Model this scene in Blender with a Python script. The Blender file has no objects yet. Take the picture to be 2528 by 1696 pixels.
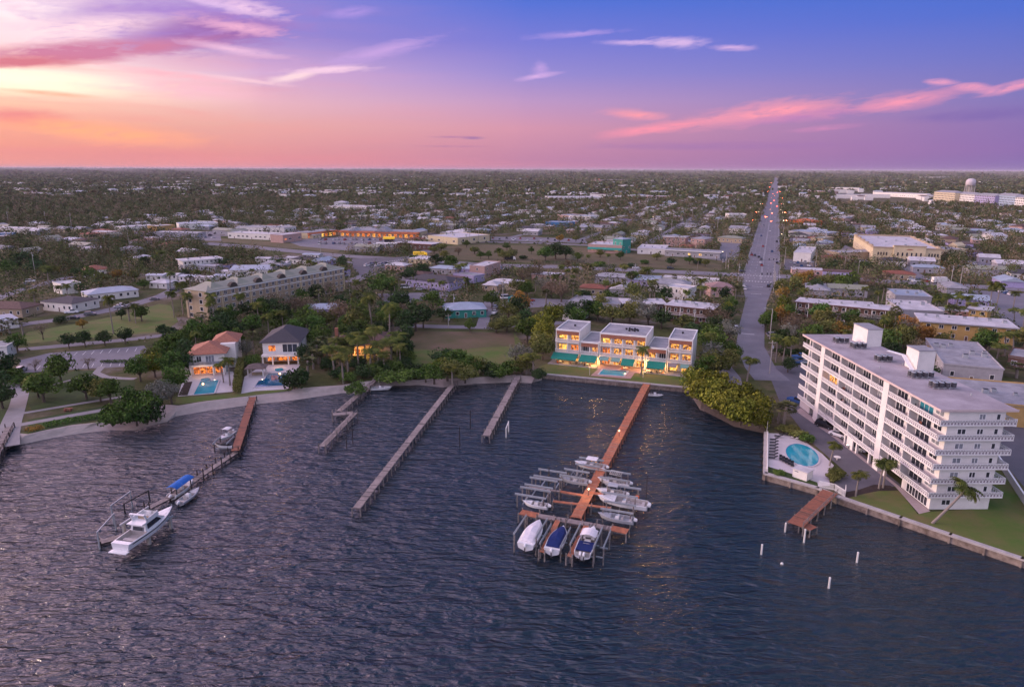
import bpy, math, random
import numpy as np
from mathutils import Vector, Matrix
from mathutils.geometry import tessellate_polygon
random.seed(7); RNG = np.random.default_rng(11)
R = math.radians
ZL = 1.5                       # height of the land above the water
# ------------------------------------------------------------------ camera
F_PX = 1685.0; CAM_H = 65.0
PITCH = math.atan((848-419.5)/F_PX); ROLL = R(0.2)
def ray(px, py):
    u = px-1264; v = py-848
    c, s = math.cos(ROLL), math.sin(ROLL)
    u, v = u*c-v*s, u*s+v*c
    cp, sp = math.cos(PITCH), math.sin(PITCH)
    return (u, F_PX*cp-v*sp, -(F_PX*sp+v*cp))
def G(px, py, z=ZL):
    d = ray(px, py); t = (CAM_H-z)/-d[2]
    return Vector((d[0]*t, d[1]*t, z))
def PX(p):
    """photo position of a world point, used only to word the labels"""
    cp, sp = math.cos(PITCH), math.sin(PITCH)
    x, y, z = p[0], p[1], p[2]-CAM_H
    w = y*cp-z*sp; v = -(z*cp+y*sp)
    if w <= 0: return (-9999, 9999)
    u = x/w*F_PX; v = v/w*F_PX
    c, s = math.cos(-ROLL), math.sin(-ROLL)
    return (1264+u*c-v*s, 848+u*s+v*c)
scene = bpy.context.scene
COL = scene.collection
cam = bpy.data.cameras.new('camera'); co = bpy.data.objects.new('camera', cam); COL.objects.link(co)
cam.sensor_width = 36; cam.lens = 36*F_PX/2528; cam.clip_end = 90000; cam.clip_start = 0.5
co.location = (0, 0, CAM_H)
co.rotation_euler = (Matrix.Rotation(R(90)-PITCH, 4, 'X') @ Matrix.Rotation(ROLL, 4, 'Z')).to_euler()
scene.camera = co
scene.view_settings.view_transform = 'Standard'; scene.view_settings.look = 'None'
scene.view_settings.exposure = .2; scene.view_settings.gamma = 1
scene.cycles.volume_bounces = 0; scene.cycles.max_bounces = 4; scene.cycles.diffuse_bounces = 2; scene.cycles.transparent_max_bounces = 4; scene.cycles.use_adaptive_sampling = True; scene.cycles.adaptive_threshold = .025
scene.cycles.volume_step_rate = 10; scene.cycles.caustics_reflective = False; scene.cycles.caustics_refractive = False
scene.cycles.use_denoising = True
def lin(c):
    return tuple(((x/255.0)/12.92 if x/255.0 <= 0.04045 else ((x/255.0+0.055)/1.055)**2.4) for x in c)
# ------------------------------------------------------------------ materials
MATS = {}
def ntree(m):
    m.use_nodes = True; nt = m.node_tree; nt.nodes.clear()
    out = nt.nodes.new('ShaderNodeOutputMaterial'); b = nt.nodes.new('ShaderNodeBsdfPrincipled')
    nt.links.new(b.outputs[0], out.inputs[0]); return nt, b, out
def mat(name, col, rough=0.7, var=0.12, scale=1.2, metal=0.0, bump=0.0, col2=None, emit=None, es=0.0, detail=4, stretch=None, objvar=0.0, spec=0.3):
    """col, col2: real base colours; var: how far noise moves between them"""
    if name in MATS: return MATS[name]
    m = bpy.data.materials.new(name); nt, b, out = ntree(m); L = nt.links
    c1 = Vector(col)
    c2 = Vector(col2) if col2 else c1*(1-2*var)
    tc = nt.nodes.new('ShaderNodeTexCoord'); src = tc.outputs['Object']
    if stretch:
        mp = nt.nodes.new('ShaderNodeMapping'); mp.inputs['Scale'].default_value = stretch; L.new(src, mp.inputs[0]); src = mp.outputs[0]
    n = nt.nodes.new('ShaderNodeTexNoise'); n.inputs['Scale'].default_value = scale; n.inputs['Detail'].default_value = detail
    n.inputs['Roughness'].default_value = 0.65; L.new(src, n.inputs['Vector'])
    r = nt.nodes.new('ShaderNodeValToRGB'); r.color_ramp.elements[0].position = 0.32; r.color_ramp.elements[1].position = 0.68
    r.color_ramp.elements[0].color = (*c2, 1); r.color_ramp.elements[1].color = (*c1, 1)
    L.new(n.outputs[0], r.inputs[0]); cur = r.outputs[0]
    if objvar:
        oi = nt.nodes.new('ShaderNodeObjectInfo'); hs = nt.nodes.new('ShaderNodeHueSaturation')
        mr = nt.nodes.new('ShaderNodeMapRange'); mr.inputs[3].default_value = 1-objvar; mr.inputs[4].default_value = 1+objvar
        L.new(oi.outputs['Random'], mr.inputs[0]); L.new(mr.outputs[0], hs.inputs['Value']); L.new(cur, hs.inputs['Color']); cur = hs.outputs[0]
    L.new(cur, b.inputs['Base Color'])
    b.inputs['Roughness'].default_value = rough; b.inputs['Metallic'].default_value = metal
    b.inputs['Specular IOR Level'].default_value = spec
    if bump:
        bp = nt.nodes.new('ShaderNodeBump'); bp.inputs['Strength'].default_value = bump; bp.inputs['Distance'].default_value = 0.05
        L.new(n.outputs[0], bp.inputs['Height']); L.new(bp.outputs[0], b.inputs['Normal'])
    if emit:
        b.inputs['Emission Color'].default_value = (*emit, 1); b.inputs['Emission Strength'].default_value = es
    MATS[name] = m; return m
def lit_mat(name, c1, c2, s, scale=1.0):
    """a lit room behind glass: warm patches of walls, lamps and furniture"""
    if name in MATS: return MATS[name]
    m = bpy.data.materials.new(name); nt, b, out = ntree(m); L = nt.links
    tc = nt.nodes.new('ShaderNodeTexCoord'); n = nt.nodes.new('ShaderNodeTexVoronoi'); n.inputs['Scale'].default_value = scale
    L.new(tc.outputs['Object'], n.inputs[0])
    r = nt.nodes.new('ShaderNodeValToRGB'); e = r.color_ramp.elements
    e[0].position = .12; e[0].color = (*[v*.25 for v in c2], 1); e[1].position = .85; e[1].color = (*c1, 1); q = e.new(.45); q.color = (*c2, 1)
    sp = nt.nodes.new('ShaderNodeSeparateColor'); L.new(n.outputs['Color'], sp.inputs[0]); L.new(sp.outputs[0], r.inputs[0])
    L.new(r.outputs[0], b.inputs['Emission Color']); b.inputs['Emission Strength'].default_value = s
    b.inputs['Base Color'].default_value = (.05, .04, .03, 1); b.inputs['Roughness'].default_value = .15
    MATS[name] = m; return m
M = {}
def setup_mats():
    M['white'] = mat('white_paint', (.80, .765, .72), .6, .09, .35, detail=9)
    M['trim'] = mat('white_trim', (.82, .81, .80), .5, .03, 2)
    M['roofwhite'] = mat('white_membrane_roof', (.62, .60, .63), .8, .18, .22, detail=8)
    M['roofgrey'] = mat('grey_gravel_roof', (.36, .36, .39), .9, .2, .3, detail=8)
    M['roofblue'] = mat('pale_blue_metal_roof', (.36, .42, .50), .5, .1, .3)
    M['roofslate'] = mat('dark_slate_shingles', (.075, .07, .08), .8, .15, 1.5, stretch=(1, 1, 6))
    M['roofbrown'] = mat('brown_shingles', (.15, .09, .075), .8, .2, 1.0)
    M['roofred'] = mat('red_clay_roof', (.30, .11, .07), .75, .2, 1.0)
    M['rooftan'] = mat('pale_green_metal_roof', (.28, .285, .22), .55, .08, .4)
    M['terracotta'] = tile_mat()
    M['beige'] = mat('beige_stucco', (.42, .33, .23), .85, .08, .6)
    M['cream'] = mat('cream_stucco', (.62, .52, .34), .85, .08, .4)
    M['pink'] = mat('pink_stucco', (.52, .34, .30), .85, .08, .5)
    M['yellow'] = mat('yellow_stucco', (.54, .35, .13), .85, .1, .5)
    M['brick'] = mat('terracotta_brick_band', (.36, .15, .10), .85, .12, 2.5)
    M['brown'] = mat('brown_wood_wall', (.16, .09, .07), .8, .15, 1)
    M['teal'] = mat('teal_paint', (.035, .28, .23), .6, .1, 1)
    M['blue'] = mat('blue_paint', (.05, .20, .42), .6, .1, 1)
    M['lav'] = mat('lavender_paint', (.38, .34, .55), .7, .1, 1)
    M['greywall'] = mat('grey_stucco', (.38, .37, .40), .85, .1, .6)
    M['glass'] = mat('window_glass', (.035, .04, .055), .08, .2, .6, spec=.8)
    M['glassblue'] = mat('window_shade_blue', (.05, .28, .36), .3, .2, .9)
    M['glasspale'] = mat('window_with_pale_blind', (.30, .32, .36), .35, .3, 1.2)
    M['lit'] = lit_mat('lit_interior', (1.0, .42, .07), (.30, .09, .02), 1.5, 2.1)
    M['lityellow'] = lit_mat('bright_yellow_interior', (1.0, .62, .12), (.75, .28, .04), 1.5, 1.6)
    M['litorange'] = lit_mat('orange_interior', (1.0, .26, .04), (.35, .07, .015), 1.15, 1.9)
    M['dark'] = mat('dark_metal', (.035, .035, .04), .5, .2, 2)
    M['conc'] = mat('concrete', (.44, .41, .40), .85, .12, .6, bump=.3)
    M['concwet'] = mat('stained_seawall_concrete', (.34, .28, .24), .85, .25, .8, col2=(.12, .09, .07), detail=8)
    M['asphalt'] = mat('asphalt', (.135, .13, .15), .9, .12, .25, detail=8)
    M['asphaltpale'] = mat('pale_worn_asphalt', (.215, .205, .23), .9, .12, .12, detail=8)
    M['pave'] = mat('pale_paving', (.30, .28, .285), .85, .08, .4)
    M['poolpave'] = mat('white_pool_paving', (.56, .52, .53), .7, .05, .5)
    M['line'] = mat('road_paint', (.70, .69, .68), .7, .1, 1)
    M['lineyellow'] = mat('yellow_road_paint', (.62, .42, .08), .7, .1, 1)
    M['grass'] = mat('green_lawn', (.065, .135, .016), .95, .2, .16, col2=(.15, .125, .05), detail=9)
    M['grassdark'] = mat('rough_green_grass', (.05, .085, .02), .95, .2, .3, col2=(.03, .05, .015), detail=9)
    M['drygrass'] = mat('dry_grass', (.135, .105, .06), .95, .2, .05, col2=(.09, .085, .035), detail=9)
    M['sand'] = mat('sand', (.42, .36, .33), .95, .12, .5, detail=9, bump=.4)
    M['mulch'] = mat('dark_mulch', (.05, .035, .03), .95, .2, 1)
    M['woodnew'] = mat('orange_wood_planks', (.56, .20, .10), .7, .2, .9, col2=(.26, .10, .06), detail=6)
    M['woodred'] = mat('red_brown_wood_planks', (.34, .13, .075), .75, .2, 1.2, col2=(.20, .085, .06), detail=6)
    M['woodnew2'] = mat('sun_bleached_orange_planks', (.46, .24, .16), .8, .2, 1.2); M['woodred2'] = mat('dark_stained_planks', (.17, .09, .065), .8, .2, 1.2); M['woodgrey2'] = mat('dark_grey_old_planks', (.17, .145, .14), .9, .2, 1.4)
    M['woodgrey'] = mat('weathered_grey_planks', (.36, .30, .28), .85, .2, 1.4, col2=(.20, .165, .16), detail=6)
    M['pile'] = mat('weathered_timber_pile', (.32, .28, .26), .85, .25, 2, col2=(.10, .085, .08))
    M['piledark'] = mat('dark_timber_pile', (.05, .04, .04), .85, .25, 2)
    M['gel'] = mat('white_gelcoat', (.80, .79, .80), .25, .03, 1, spec=.5)
    M['gelgrey'] = mat('grey_gelcoat', (.42, .43, .46), .3, .06, 1, spec=.5)
    M['navy'] = mat('navy_canvas', (.012, .03, .15), .8, .15, 1.5)
    M['bluecanvas'] = mat('blue_canvas', (.02, .14, .50), .8, .12, 1.5)
    M['awning'] = mat('green_awning_canvas', (.02, .24, .18), .8, .08, 2)
    M['awningpale'] = mat('faded_green_awning_canvas', (.20, .36, .32), .8, .08, 2)
    M['whitecanvas'] = mat('white_canvas', (.78, .74, .76), .8, .06, 1.5)
    M['seat'] = mat('boat_vinyl', (.55, .50, .48), .5, .15, 4)
    M['black'] = mat('black_plastic', (.015, .015, .018), .35, .2, 2)
    M['alu'] = mat('galvanised_steel', (.42, .45, .48), .45, .1, 2, metal=.3)
    M['tyre'] = mat('tyre_rubber', (.012, .012, .013), .9, .1, 2)
    M['pool'] = mat('pool_water', (.03, .36, .46), .06, .12, .35, spec=.5)
    M['pooldark'] = mat('deep_pool_water', (.01, .13, .25), .06, .2, .3, spec=.5)
    M['bark'] = mat('tree_bark', (.13, .10, .08), .95, .2, 2)
    M['palmbark'] = mat('palm_trunk', (.27, .23, .20), .9, .15, 4)
    M['pole'] = mat('utility_pole_concrete', (.42, .39, .36), .85, .1, 2)
    M['lamp'] = mat('lit_lamp', (1, .9, .7), .4, emit=(1, .75, .45), es=6)
    M['lampred'] = mat('lit_red_lamp', (1, .1, .05), .4, emit=(1, .12, .05), es=55)
    M['orange'] = mat('orange_plastic', (.75, .16, .03), .5, .1, 1)
    M['rock'] = mat('shore_rock', (.20, .16, .14), .95, .3, 1.5, detail=8, bump=.6)
def tile_mat():
    m = bpy.data.materials.new('terracotta_tiles'); nt, b, out = ntree(m); L = nt.links
    tc = nt.nodes.new('ShaderNodeTexCoord'); w = nt.nodes.new('ShaderNodeTexWave'); w.inputs['Scale'].default_value = 1.1
    w.inputs['Distortion'].default_value = .4; L.new(tc.outputs['Object'], w.inputs[0])
    n = nt.nodes.new('ShaderNodeTexNoise'); n.inputs['Scale'].default_value = 1.6; n.inputs['Detail'].default_value = 6; L.new(tc.outputs['Object'], n.inputs[0])
    r = nt.nodes.new('ShaderNodeValToRGB'); e = r.color_ramp.elements
    e[0].position = .3; e[0].color = (.20, .08, .05, 1); e[1].position = .7; e[1].color = (.43, .17, .10, 1)
    a = nt.nodes.new('ShaderNodeMath'); a.operation = 'MULTIPLY_ADD'; a.inputs[1].default_value = .35; L.new(w.outputs['Fac'], a.inputs[0])
    s = nt.nodes.new('ShaderNodeMath'); s.operation = 'MULTIPLY'; s.inputs[1].default_value = .7; L.new(n.outputs[0], s.inputs[0]); L.new(s.outputs[0], a.inputs[2])
    L.new(a.outputs[0], r.inputs[0]); L.new(r.outputs[0], b.inputs['Base Color']); b.inputs['Roughness'].default_value = .8
    MATS['t'] = m; return m
def leaf_mat(name, c1, c2, transl=.25):
    """leaf colours differ leaf by leaf (attribute tint) and tree by tree"""
    m = bpy.data.materials.new(name); nt, b, out = ntree(m); L = nt.links
    at = nt.nodes.new('ShaderNodeAttribute'); at.attribute_name = 'tint'
    mx = nt.nodes.new('ShaderNodeMix'); mx.data_type = 'RGBA'; mx.inputs[6].default_value = (*c1, 1); mx.inputs[7].default_value = (*c2, 1)
    L.new(at.outputs['Fac'], mx.inputs[0])
    oi = nt.nodes.new('ShaderNodeObjectInfo'); hs = nt.nodes.new('ShaderNodeHueSaturation')
    mr = nt.nodes.new('ShaderNodeMapRange'); mr.inputs[3].default_value = .72; mr.inputs[4].default_value = 1.3
    mh = nt.nodes.new('ShaderNodeMapRange'); mh.inputs[3].default_value = .482; mh.inputs[4].default_value = .515
    L.new(oi.outputs['Random'], mr.inputs[0]); L.new(mr.outputs[0], hs.inputs['Value'])
    mm = nt.nodes.new('ShaderNodeMath'); mm.operation = 'FRACT'; m7 = nt.nodes.new('ShaderNodeMath'); m7.operation = 'MULTIPLY'; m7.inputs[1].default_value = 7.3
    L.new(oi.outputs['Random'], m7.inputs[0]); L.new(m7.outputs[0], mm.inputs[0]); L.new(mm.outputs[0], mh.inputs[0]); L.new(mh.outputs[0], hs.inputs['Hue'])
    L.new(mx.outputs[2], hs.inputs['Color']); L.new(hs.outputs[0], b.inputs['Base Color'])
    b.inputs['Roughness'].default_value = .95; b.inputs['Specular IOR Level'].default_value = .02
    return m
setup_mats()
# ------------------------------------------------------------------ mesh builder
class MB:
    def __init__(s): s.v = []; s.f = []; s.m = []
    def add(s, vs, fs, m=0):
        o = len(s.v); s.v.extend(tuple(v) for v in vs)
        for f in fs: s.f.append(tuple(i+o for i in f)); s.m.append(m)
        return s
    def box(s, x0, x1, y0, y1, z0, z1, m=0):
        return s.add([(x0,y0,z0),(x1,y0,z0),(x1,y1,z0),(x0,y1,z0),(x0,y0,z1),(x1,y0,z1),(x1,y1,z1),(x0,y1,z1)],
                     [(0,3,2,1),(4,5,6,7),(0,1,5,4),(1,2,6,5),(2,3,7,6),(3,0,4,7)], m)
    def cbox(s, c, sx, sy, sz, rot=0, m=0, tilt=None):
        M_ = Matrix.Translation(Vector(c)) @ Matrix.Rotation(rot, 4, 'Z')
        if tilt: M_ = M_ @ Matrix.Rotation(tilt, 4, 'X')
        a, b, h = sx/2, sy/2, sz/2
        return s.add([M_ @ Vector(p) for p in [(-a,-b,-h),(a,-b,-h),(a,b,-h),(-a,b,-h),(-a,-b,h),(a,-b,h),(a,b,h),(-a,b,h)]],
                     [(0,3,2,1),(4,5,6,7),(0,1,5,4),(1,2,6,5),(2,3,7,6),(3,0,4,7)], m)
    def cyl(s, p0, p1, r0, r1=None, n=8, m=0, cap=True):
        r1 = r0 if r1 is None else r1
        p0 = Vector(p0); p1 = Vector(p1); d = (p1-p0)
        if d.length < 1e-6: return s
        q = d.to_track_quat('Z', 'Y'); vs = []
        for p, r in ((p0, r0), (p1, r1)):
            for k in range(n):
                a = 2*math.pi*k/n; vs.append(p + q @ Vector((r*math.cos(a), r*math.sin(a), 0)))
        fs = [(k, (k+1) % n, n+(k+1) % n, n+k) for k in range(n)]
        if cap: fs += [tuple(range(n-1, -1, -1)), tuple(range(n, 2*n))]
        return s.add(vs, fs, m)
    def beam(s, p0, p1, w, h, m=0):
        p0 = Vector(p0); p1 = Vector(p1); d = p1-p0
        q = d.to_track_quat('Y', 'Z'); vs = []
        for p in (p0, p1):
            for a, b in ((-w/2,-h/2),(w/2,-h/2),(w/2,h/2),(-w/2,h/2)): vs.append(p + q @ Vector((a, 0, b)))
        return s.add(vs, [(0,1,2,3),(7,6,5,4),(0,4,5,1),(1,5,6,2),(2,6,7,3),(3,7,4,0)], m)
    def prism(s, poly, z0, z1, m=0):
        n = len(poly); vs = [(p[0], p[1], z0) for p in poly]+[(p[0], p[1], z1) for p in poly]
        tris = tessellate_polygon([[Vector((p[0], p[1], 0)) for p in poly]])
        fs = [(k, (k+1) % n, n+(k+1) % n, n+k) for k in range(n)]
        fs += [tuple(i+n for i in t) for t in tris]+[tuple(reversed(t)) for t in tris]
        return s.add(vs, fs, m)
    def loft(s, rings, m=0, caps=True, closed=True):
        n = len(rings[0]); vs = [p for r in rings for p in r]; fs = []
        for i in range(len(rings)-1):
            for k in range(n if closed else n-1):
                fs.append((i*n+k, i*n+(k+1) % n, (i+1)*n+(k+1) % n, (i+1)*n+k))
        if caps: fs += [tuple(range(n-1, -1, -1)), tuple((len(rings)-1)*n+k for k in range(n))]
        return s.add(vs, fs, m)
    def ball(s, c, rx, ry, rz, m=0, n=8, k=5):
        rings = []
        for i in range(1, k):
            ph = math.pi*i/k; rings.append([(c[0]+rx*math.sin(ph)*math.cos(2*math.pi*j/n), c[1]+ry*math.sin(ph)*math.sin(2*math.pi*j/n), c[2]-rz*math.cos(ph)) for j in range(n)])
        return s.loft(rings, m)
    def obj(s, name, mats, parent=None, smooth=False, loc=None, rz=0, fixn=False):
        me = bpy.data.meshes.new(name); me.from_pydata(s.v, [], s.f)
        if not isinstance(mats, (list, tuple)): mats = [mats]
        for x in mats: me.materials.append(M[x] if isinstance(x, str) else x)
        me.polygons.foreach_set('material_index', s.m)
        if smooth: me.polygons.foreach_set('use_smooth', [True]*len(s.f))
        if fixn:
            import bmesh
            bm = bmesh.new(); bm.from_mesh(me); bmesh.ops.recalc_face_normals(bm, faces=bm.faces); bm.to_mesh(me); bm.free()
        me.update()
        o = bpy.data.objects.new(name, me); COL.objects.link(o)
        if parent is not None: o.parent = parent
        if loc is not None: o.location = loc
        if rz: o.rotation_euler.z = rz
        return o
def tag(o, label=None, cat=None, group=None, kind=None):
    if label: o['label'] = label
    if cat: o['category'] = cat
    if group: o['group'] = group
    if kind: o['kind'] = kind
    return o
def thing(name, label, cat, loc=(0, 0, 0), rz=0, group=None):
    o = bpy.data.objects.new(name, None); COL.objects.link(o); o.location = loc; o.rotation_euler = (0, 0, rz); o.empty_display_size = .5
    return tag(o, label, cat, group)
def copy_tree(o, loc=None, rz=None, sc=None, parent=None, label=None):
    c = o.copy(); COL.objects.link(c)
    if parent is not None: c.parent = parent
    if loc is not None: c.location = loc
    if rz is not None: c.rotation_euler = (0, 0, rz)
    if sc is not None: c.scale = sc if hasattr(sc, '__len__') else (sc, sc, sc)
    if label: c['label'] = label
    for ch in CHILDREN.get(o.name, None) or o.children: copy_tree(ch, parent=c)
    return c
CHILDREN = {}
def sheet(name, pts, mat_, dz=.02, px=True, label=None):
    """a flat ground layer given by its corners"""
    w = [G(x, y, ZL) if px else Vector((x, y, ZL)) for x, y in pts]
    tris = tessellate_polygon([[Vector((p.x, p.y, 0)) for p in w]])
    me = bpy.data.meshes.new(name); me.from_pydata([(p.x, p.y, ZL+dz) for p in w], [], [tuple(t) for t in tris])
    me.materials.append(M[mat_] if isinstance(mat_, str) else mat_)
    if me.polygons and me.polygons[0].normal.z < 0: me.flip_normals()
    o = bpy.data.objects.new(name, me); COL.objects.link(o); o['kind'] = 'structure'
    return o
ZONES = []     # polygons (world) where no random tree or house goes
def zone(pts, px=True, margin=0):
    w = [(G(x, y).xy if px else Vector((x, y))) for x, y in pts]
    if margin:
        c = sum(w, Vector((0, 0)))/len(w); w = [p+(p-c).normalized()*margin for p in w]
    ZONES.append([(p[0], p[1]) for p in w])
def inside(p, poly):
    x, y = p; c = False; n = len(poly); j = n-1
    for i in range(n):
        if (poly[i][1] > y) != (poly[j][1] > y) and x < (poly[j][0]-poly[i][0])*(y-poly[i][1])/(poly[j][1]-poly[i][1])+poly[i][0]: c = not c
        j = i
    return c
def blocked(p): return any(inside(p, z) for z in ZONES)
def strip(name, pts, width, mat_, dz, px=True, zn=True, lines=None):
    """a road or path along a centre line"""
    w = [(G(x, y).xy if px else Vector((x, y))) for x, y in pts]
    L_, R_ = [], []
    for i, p in enumerate(w):
        a = w[max(0, i-1)]; b = w[min(len(w)-1, i+1)]; d = (b-a).normalized(); n = Vector((-d.y, d.x)); ww = (width[i] if hasattr(width, '__len__') else width)/2
        L_.append(p+n*ww); R_.append(p-n*ww)
    poly = L_+R_[::-1]
    mb = MB(); n = len(w)
    mb.add([(p.x, p.y, ZL+dz) for p in L_+R_], [(i, n+i, n+i+1, i+1) for i in range(n-1)])
    o = mb.obj(name, mat_, fixn=False); o['kind'] = 'structure'
    if o.data.polygons[0].normal.z < 0: o.data.flip_normals()
    if zn: ZONES.append([(p.x, p.y) for p in poly])
    return w
# ------------------------------------------------------------------ sky
def build_world():
    w = bpy.data.worlds.new('World'); scene.world = w; w.use_nodes = True; nt = w.node_tree; nt.nodes.clear(); L = nt.links
    N = nt.nodes.new
    def mth(op, a, b=None, c=None, clamp=False):
        n = N('ShaderNodeMath'); n.operation = op; n.use_clamp = clamp
        for i, x in enumerate((a, b, c)):
            if x is None: continue
            if isinstance(x, (int, float)): n.inputs[i].default_value = x
            else: L.new(x, n.inputs[i])
        return n.outputs[0]
    def mix(f, a, b, mode='MIX'):
        n = N('ShaderNodeMix'); n.data_type = 'RGBA'; n.blend_type = mode
        for i, x in ((0, f), (6, a), (7, b)):
            if isinstance(x, (int, float)): n.inputs[i].default_value = x
            elif isinstance(x, tuple): n.inputs[i].default_value = (*x[:3], 1)
            else: L.new(x, n.inputs[i])
        return n.outputs[2]
    tc = N('ShaderNodeTexCoord'); sep = N('ShaderNodeSeparateXYZ'); L.new(tc.outputs['Generated'], sep.inputs[0])
    X, Y, Z = sep.outputs
    az = mth('MULTIPLY', mth('ARCTAN2', X, Y), 57.29578)
    el = mth('MULTIPLY', mth('ARCSINE', Z), 57.29578)
    t = mth('DIVIDE', el, 40.0, clamp=True)
    def ramp(stops):
        n = N('ShaderNodeValToRGB'); e = n.color_ramp.elements
        for i, (d, c, k) in enumerate(stops):
            if i == 0: q = e[0]; q.position = 0
            elif i == len(stops)-1: q = e[len(e)-1]; q.position = 1
            else: q = e.new(d/40.0)
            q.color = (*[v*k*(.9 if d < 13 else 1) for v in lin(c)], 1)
        L.new(t, n.inputs[0]); return n.outputs[0]
    A = ramp([(0,(226,140,138),1), (1.3,(234,148,140),1), (2.8,(242,166,146),1), (4.2,(248,200,172),1.08), (5.6,(255,234,205),1.35), (7.2,(250,212,205),1.1), (9,(238,200,214),1.05), (12,(232,200,228),1.1), (20,(238,190,212),4.8), (40,(205,185,222),1.9)])  # upper stops lie out of view, raised to brighten the water at left
    B = ramp([(0,(222,138,148),1), (1.5,(226,150,153),1), (3.2,(230,168,166),1), (4.8,(232,178,190),1), (7,(212,170,212),1), (9.5,(152,132,205),1), (12.5,(132,130,214),1), (22,(175,160,220),1.4), (40,(165,172,225),1.0)])
    C = ramp([(0,(186,122,160),1), (1.5,(198,136,166),1), (3.2,(212,148,172),1), (5.2,(190,150,196),1), (7.2,(152,138,208),1), (9.7,(120,122,212),1), (12.5,(80,112,212),1), (22,(95,125,190),.6), (40,(140,165,210),.72)])
    D = ramp([(0,(126,104,168),1), (1.4,(140,108,172),1), (3.0,(138,112,176),1), (5,(126,118,186),1), (7,(110,116,196),1), (10,(80,110,206),1), (12.5,(66,108,206),1), (22,(65,105,165),.42), (40,(120,158,200),.6)])
    def sm(lo, hi):
        n = N('ShaderNodeMapRange'); n.interpolation_type = 'SMOOTHSTEP'; L.new(az, n.inputs[0]); n.inputs[1].default_value = lo; n.inputs[2].default_value = hi; return n.outputs[0]
    def ln(lo, hi):
        n = N('ShaderNodeMapRange'); L.new(az, n.inputs[0]); n.inputs[1].default_value = lo; n.inputs[2].default_value = hi; return n.outputs[0]
    col = mix(ln(-36, -19), A, B); col = mix(ln(-20, 1), col, C); col = mix(ln(0, 36), col, D)
    # unseen lavender sky behind the camera, brightened to light the fronts
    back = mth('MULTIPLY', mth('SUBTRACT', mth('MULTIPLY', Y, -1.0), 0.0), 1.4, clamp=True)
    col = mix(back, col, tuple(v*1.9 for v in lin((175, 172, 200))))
    # streaks of thin cloud
    def noise_tex(sa, se, sc, detail=5, off=0.0, rough=.6, slant=0.0):
        cb = N('ShaderNodeCombineXYZ'); L.new(mth('MULTIPLY', az, sa), cb.inputs[0])
        e2 = mth('MULTIPLY_ADD', az, slant, el)
        L.new(mth('MULTIPLY_ADD', e2, se, off), cb.inputs[1])
        n = N('ShaderNodeTexNoise'); n.inputs['Scale'].default_value = sc; n.inputs['Detail'].default_value = detail; n.inputs['Roughness'].default_value = rough
        n.inputs['Distortion'].default_value = .35; L.new(cb.outputs[0], n.inputs[0]); return n.outputs[0]
    st = noise_tex(.07, .9, 1.0, 6, 3.0)
    stf = N('ShaderNodeMapRange'); L.new(st, stf.inputs[0]); stf.inputs[1].default_value = .45; stf.inputs[2].default_value = .75
    lf = sm(4, -38)
    lo = N('ShaderNodeMapRange'); L.new(el, lo.inputs[0]); lo.inputs[1].default_value = 9.5; lo.inputs[2].default_value = 4.5
    col = mix(mth('MULTIPLY', mth('MULTIPLY', stf.outputs[0], lf), mth('MULTIPLY_ADD', lo.outputs[0], .35, .2)), col, tuple(lin((236, 140, 140))))
    NS = noise_tex(.11, .55, 1.1, 7, 0.0, .62, -.05)
    NF = noise_tex(.35, 1.6, 1.3, 6, 9.0, .65, -.12)
    def azel(px, py):
        d = ray(px, py); return math.degrees(math.atan2(d[0], d[1])), math.degrees(math.atan2(d[2], math.hypot(d[0], d[1])))
    def cloud(px, py, hw, hh, rot, c, alpha, amt=1.0, fine=.5, soft=.55, k=1.0):
        nonlocal col
        a0, e0 = azel(px, py); a1, _ = azel(px+hw, py); _, e1 = azel(px, py-hh)
        wa = abs(a1-a0); he = abs(e1-e0); r = R(rot)
        da = mth('SUBTRACT', az, a0); de = mth('SUBTRACT', el, e0)
        xx = mth('MULTIPLY_ADD', da, math.cos(r), mth('MULTIPLY', de, math.sin(r)))
        yy = mth('MULTIPLY_ADD', da, -math.sin(r), mth('MULTIPLY', de, math.cos(r)))
        xx = mth('DIVIDE', xx, wa); yy = mth('DIVIDE', yy, he)
        d = mth('SQRT', mth('ADD', mth('MULTIPLY', xx, xx), mth('MULTIPLY', yy, yy)))
        nz = mth('ADD', mth('MULTIPLY', mth('SUBTRACT', NS, .5), 2.4*amt*(1-fine)), mth('MULTIPLY', mth('SUBTRACT', NF, .5), 2.4*amt*fine))
        d = mth('ADD', d, nz)
        mr = N('ShaderNodeMapRange'); mr.interpolation_type = 'SMOOTHSTEP'; L.new(d, mr.inputs[0]); mr.inputs[1].default_value = 1.45; mr.inputs[2].default_value = .15
        tx = N('ShaderNodeMapRange'); L.new(NF if fine > .45 else NS, tx.inputs[0]); tx.inputs[1].default_value = .34; tx.inputs[2].default_value = .62; tx.inputs[3].default_value = .28
        f = mth('MULTIPLY', mth('MULTIPLY', mr.outputs[0], tx.outputs[0]), alpha*1.5, clamp=True)
        col = mix(f, col, tuple(v*k for v in lin(c)))
    # the big cloud at the upper left
    cloud(40, 30, 190, 75, 0, (255, 236, 236), .55, 1.0, .3, .8, 1.05)
    cloud(430, 62, 300, 62, 5, (158, 122, 198), 1.0, 1.3, .4)
    cloud(150, 84, 300, 34, 9, (250, 214, 222), .75, 1.4, .5)
    cloud(520, 88, 190, 44, 8, (150, 100, 168), 1.0, 1.5, .5)
    cloud(200, 136, 360, 26, 9, (196, 118, 154), 1.0, 1.3, .5)
    cloud(60, 162, 170, 16, 6, (204, 112, 132), 1.0, 1.2, .4)
    cloud(605, 26, 100, 20, -7, (226, 188, 222), .9, 1.9, .7)
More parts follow.
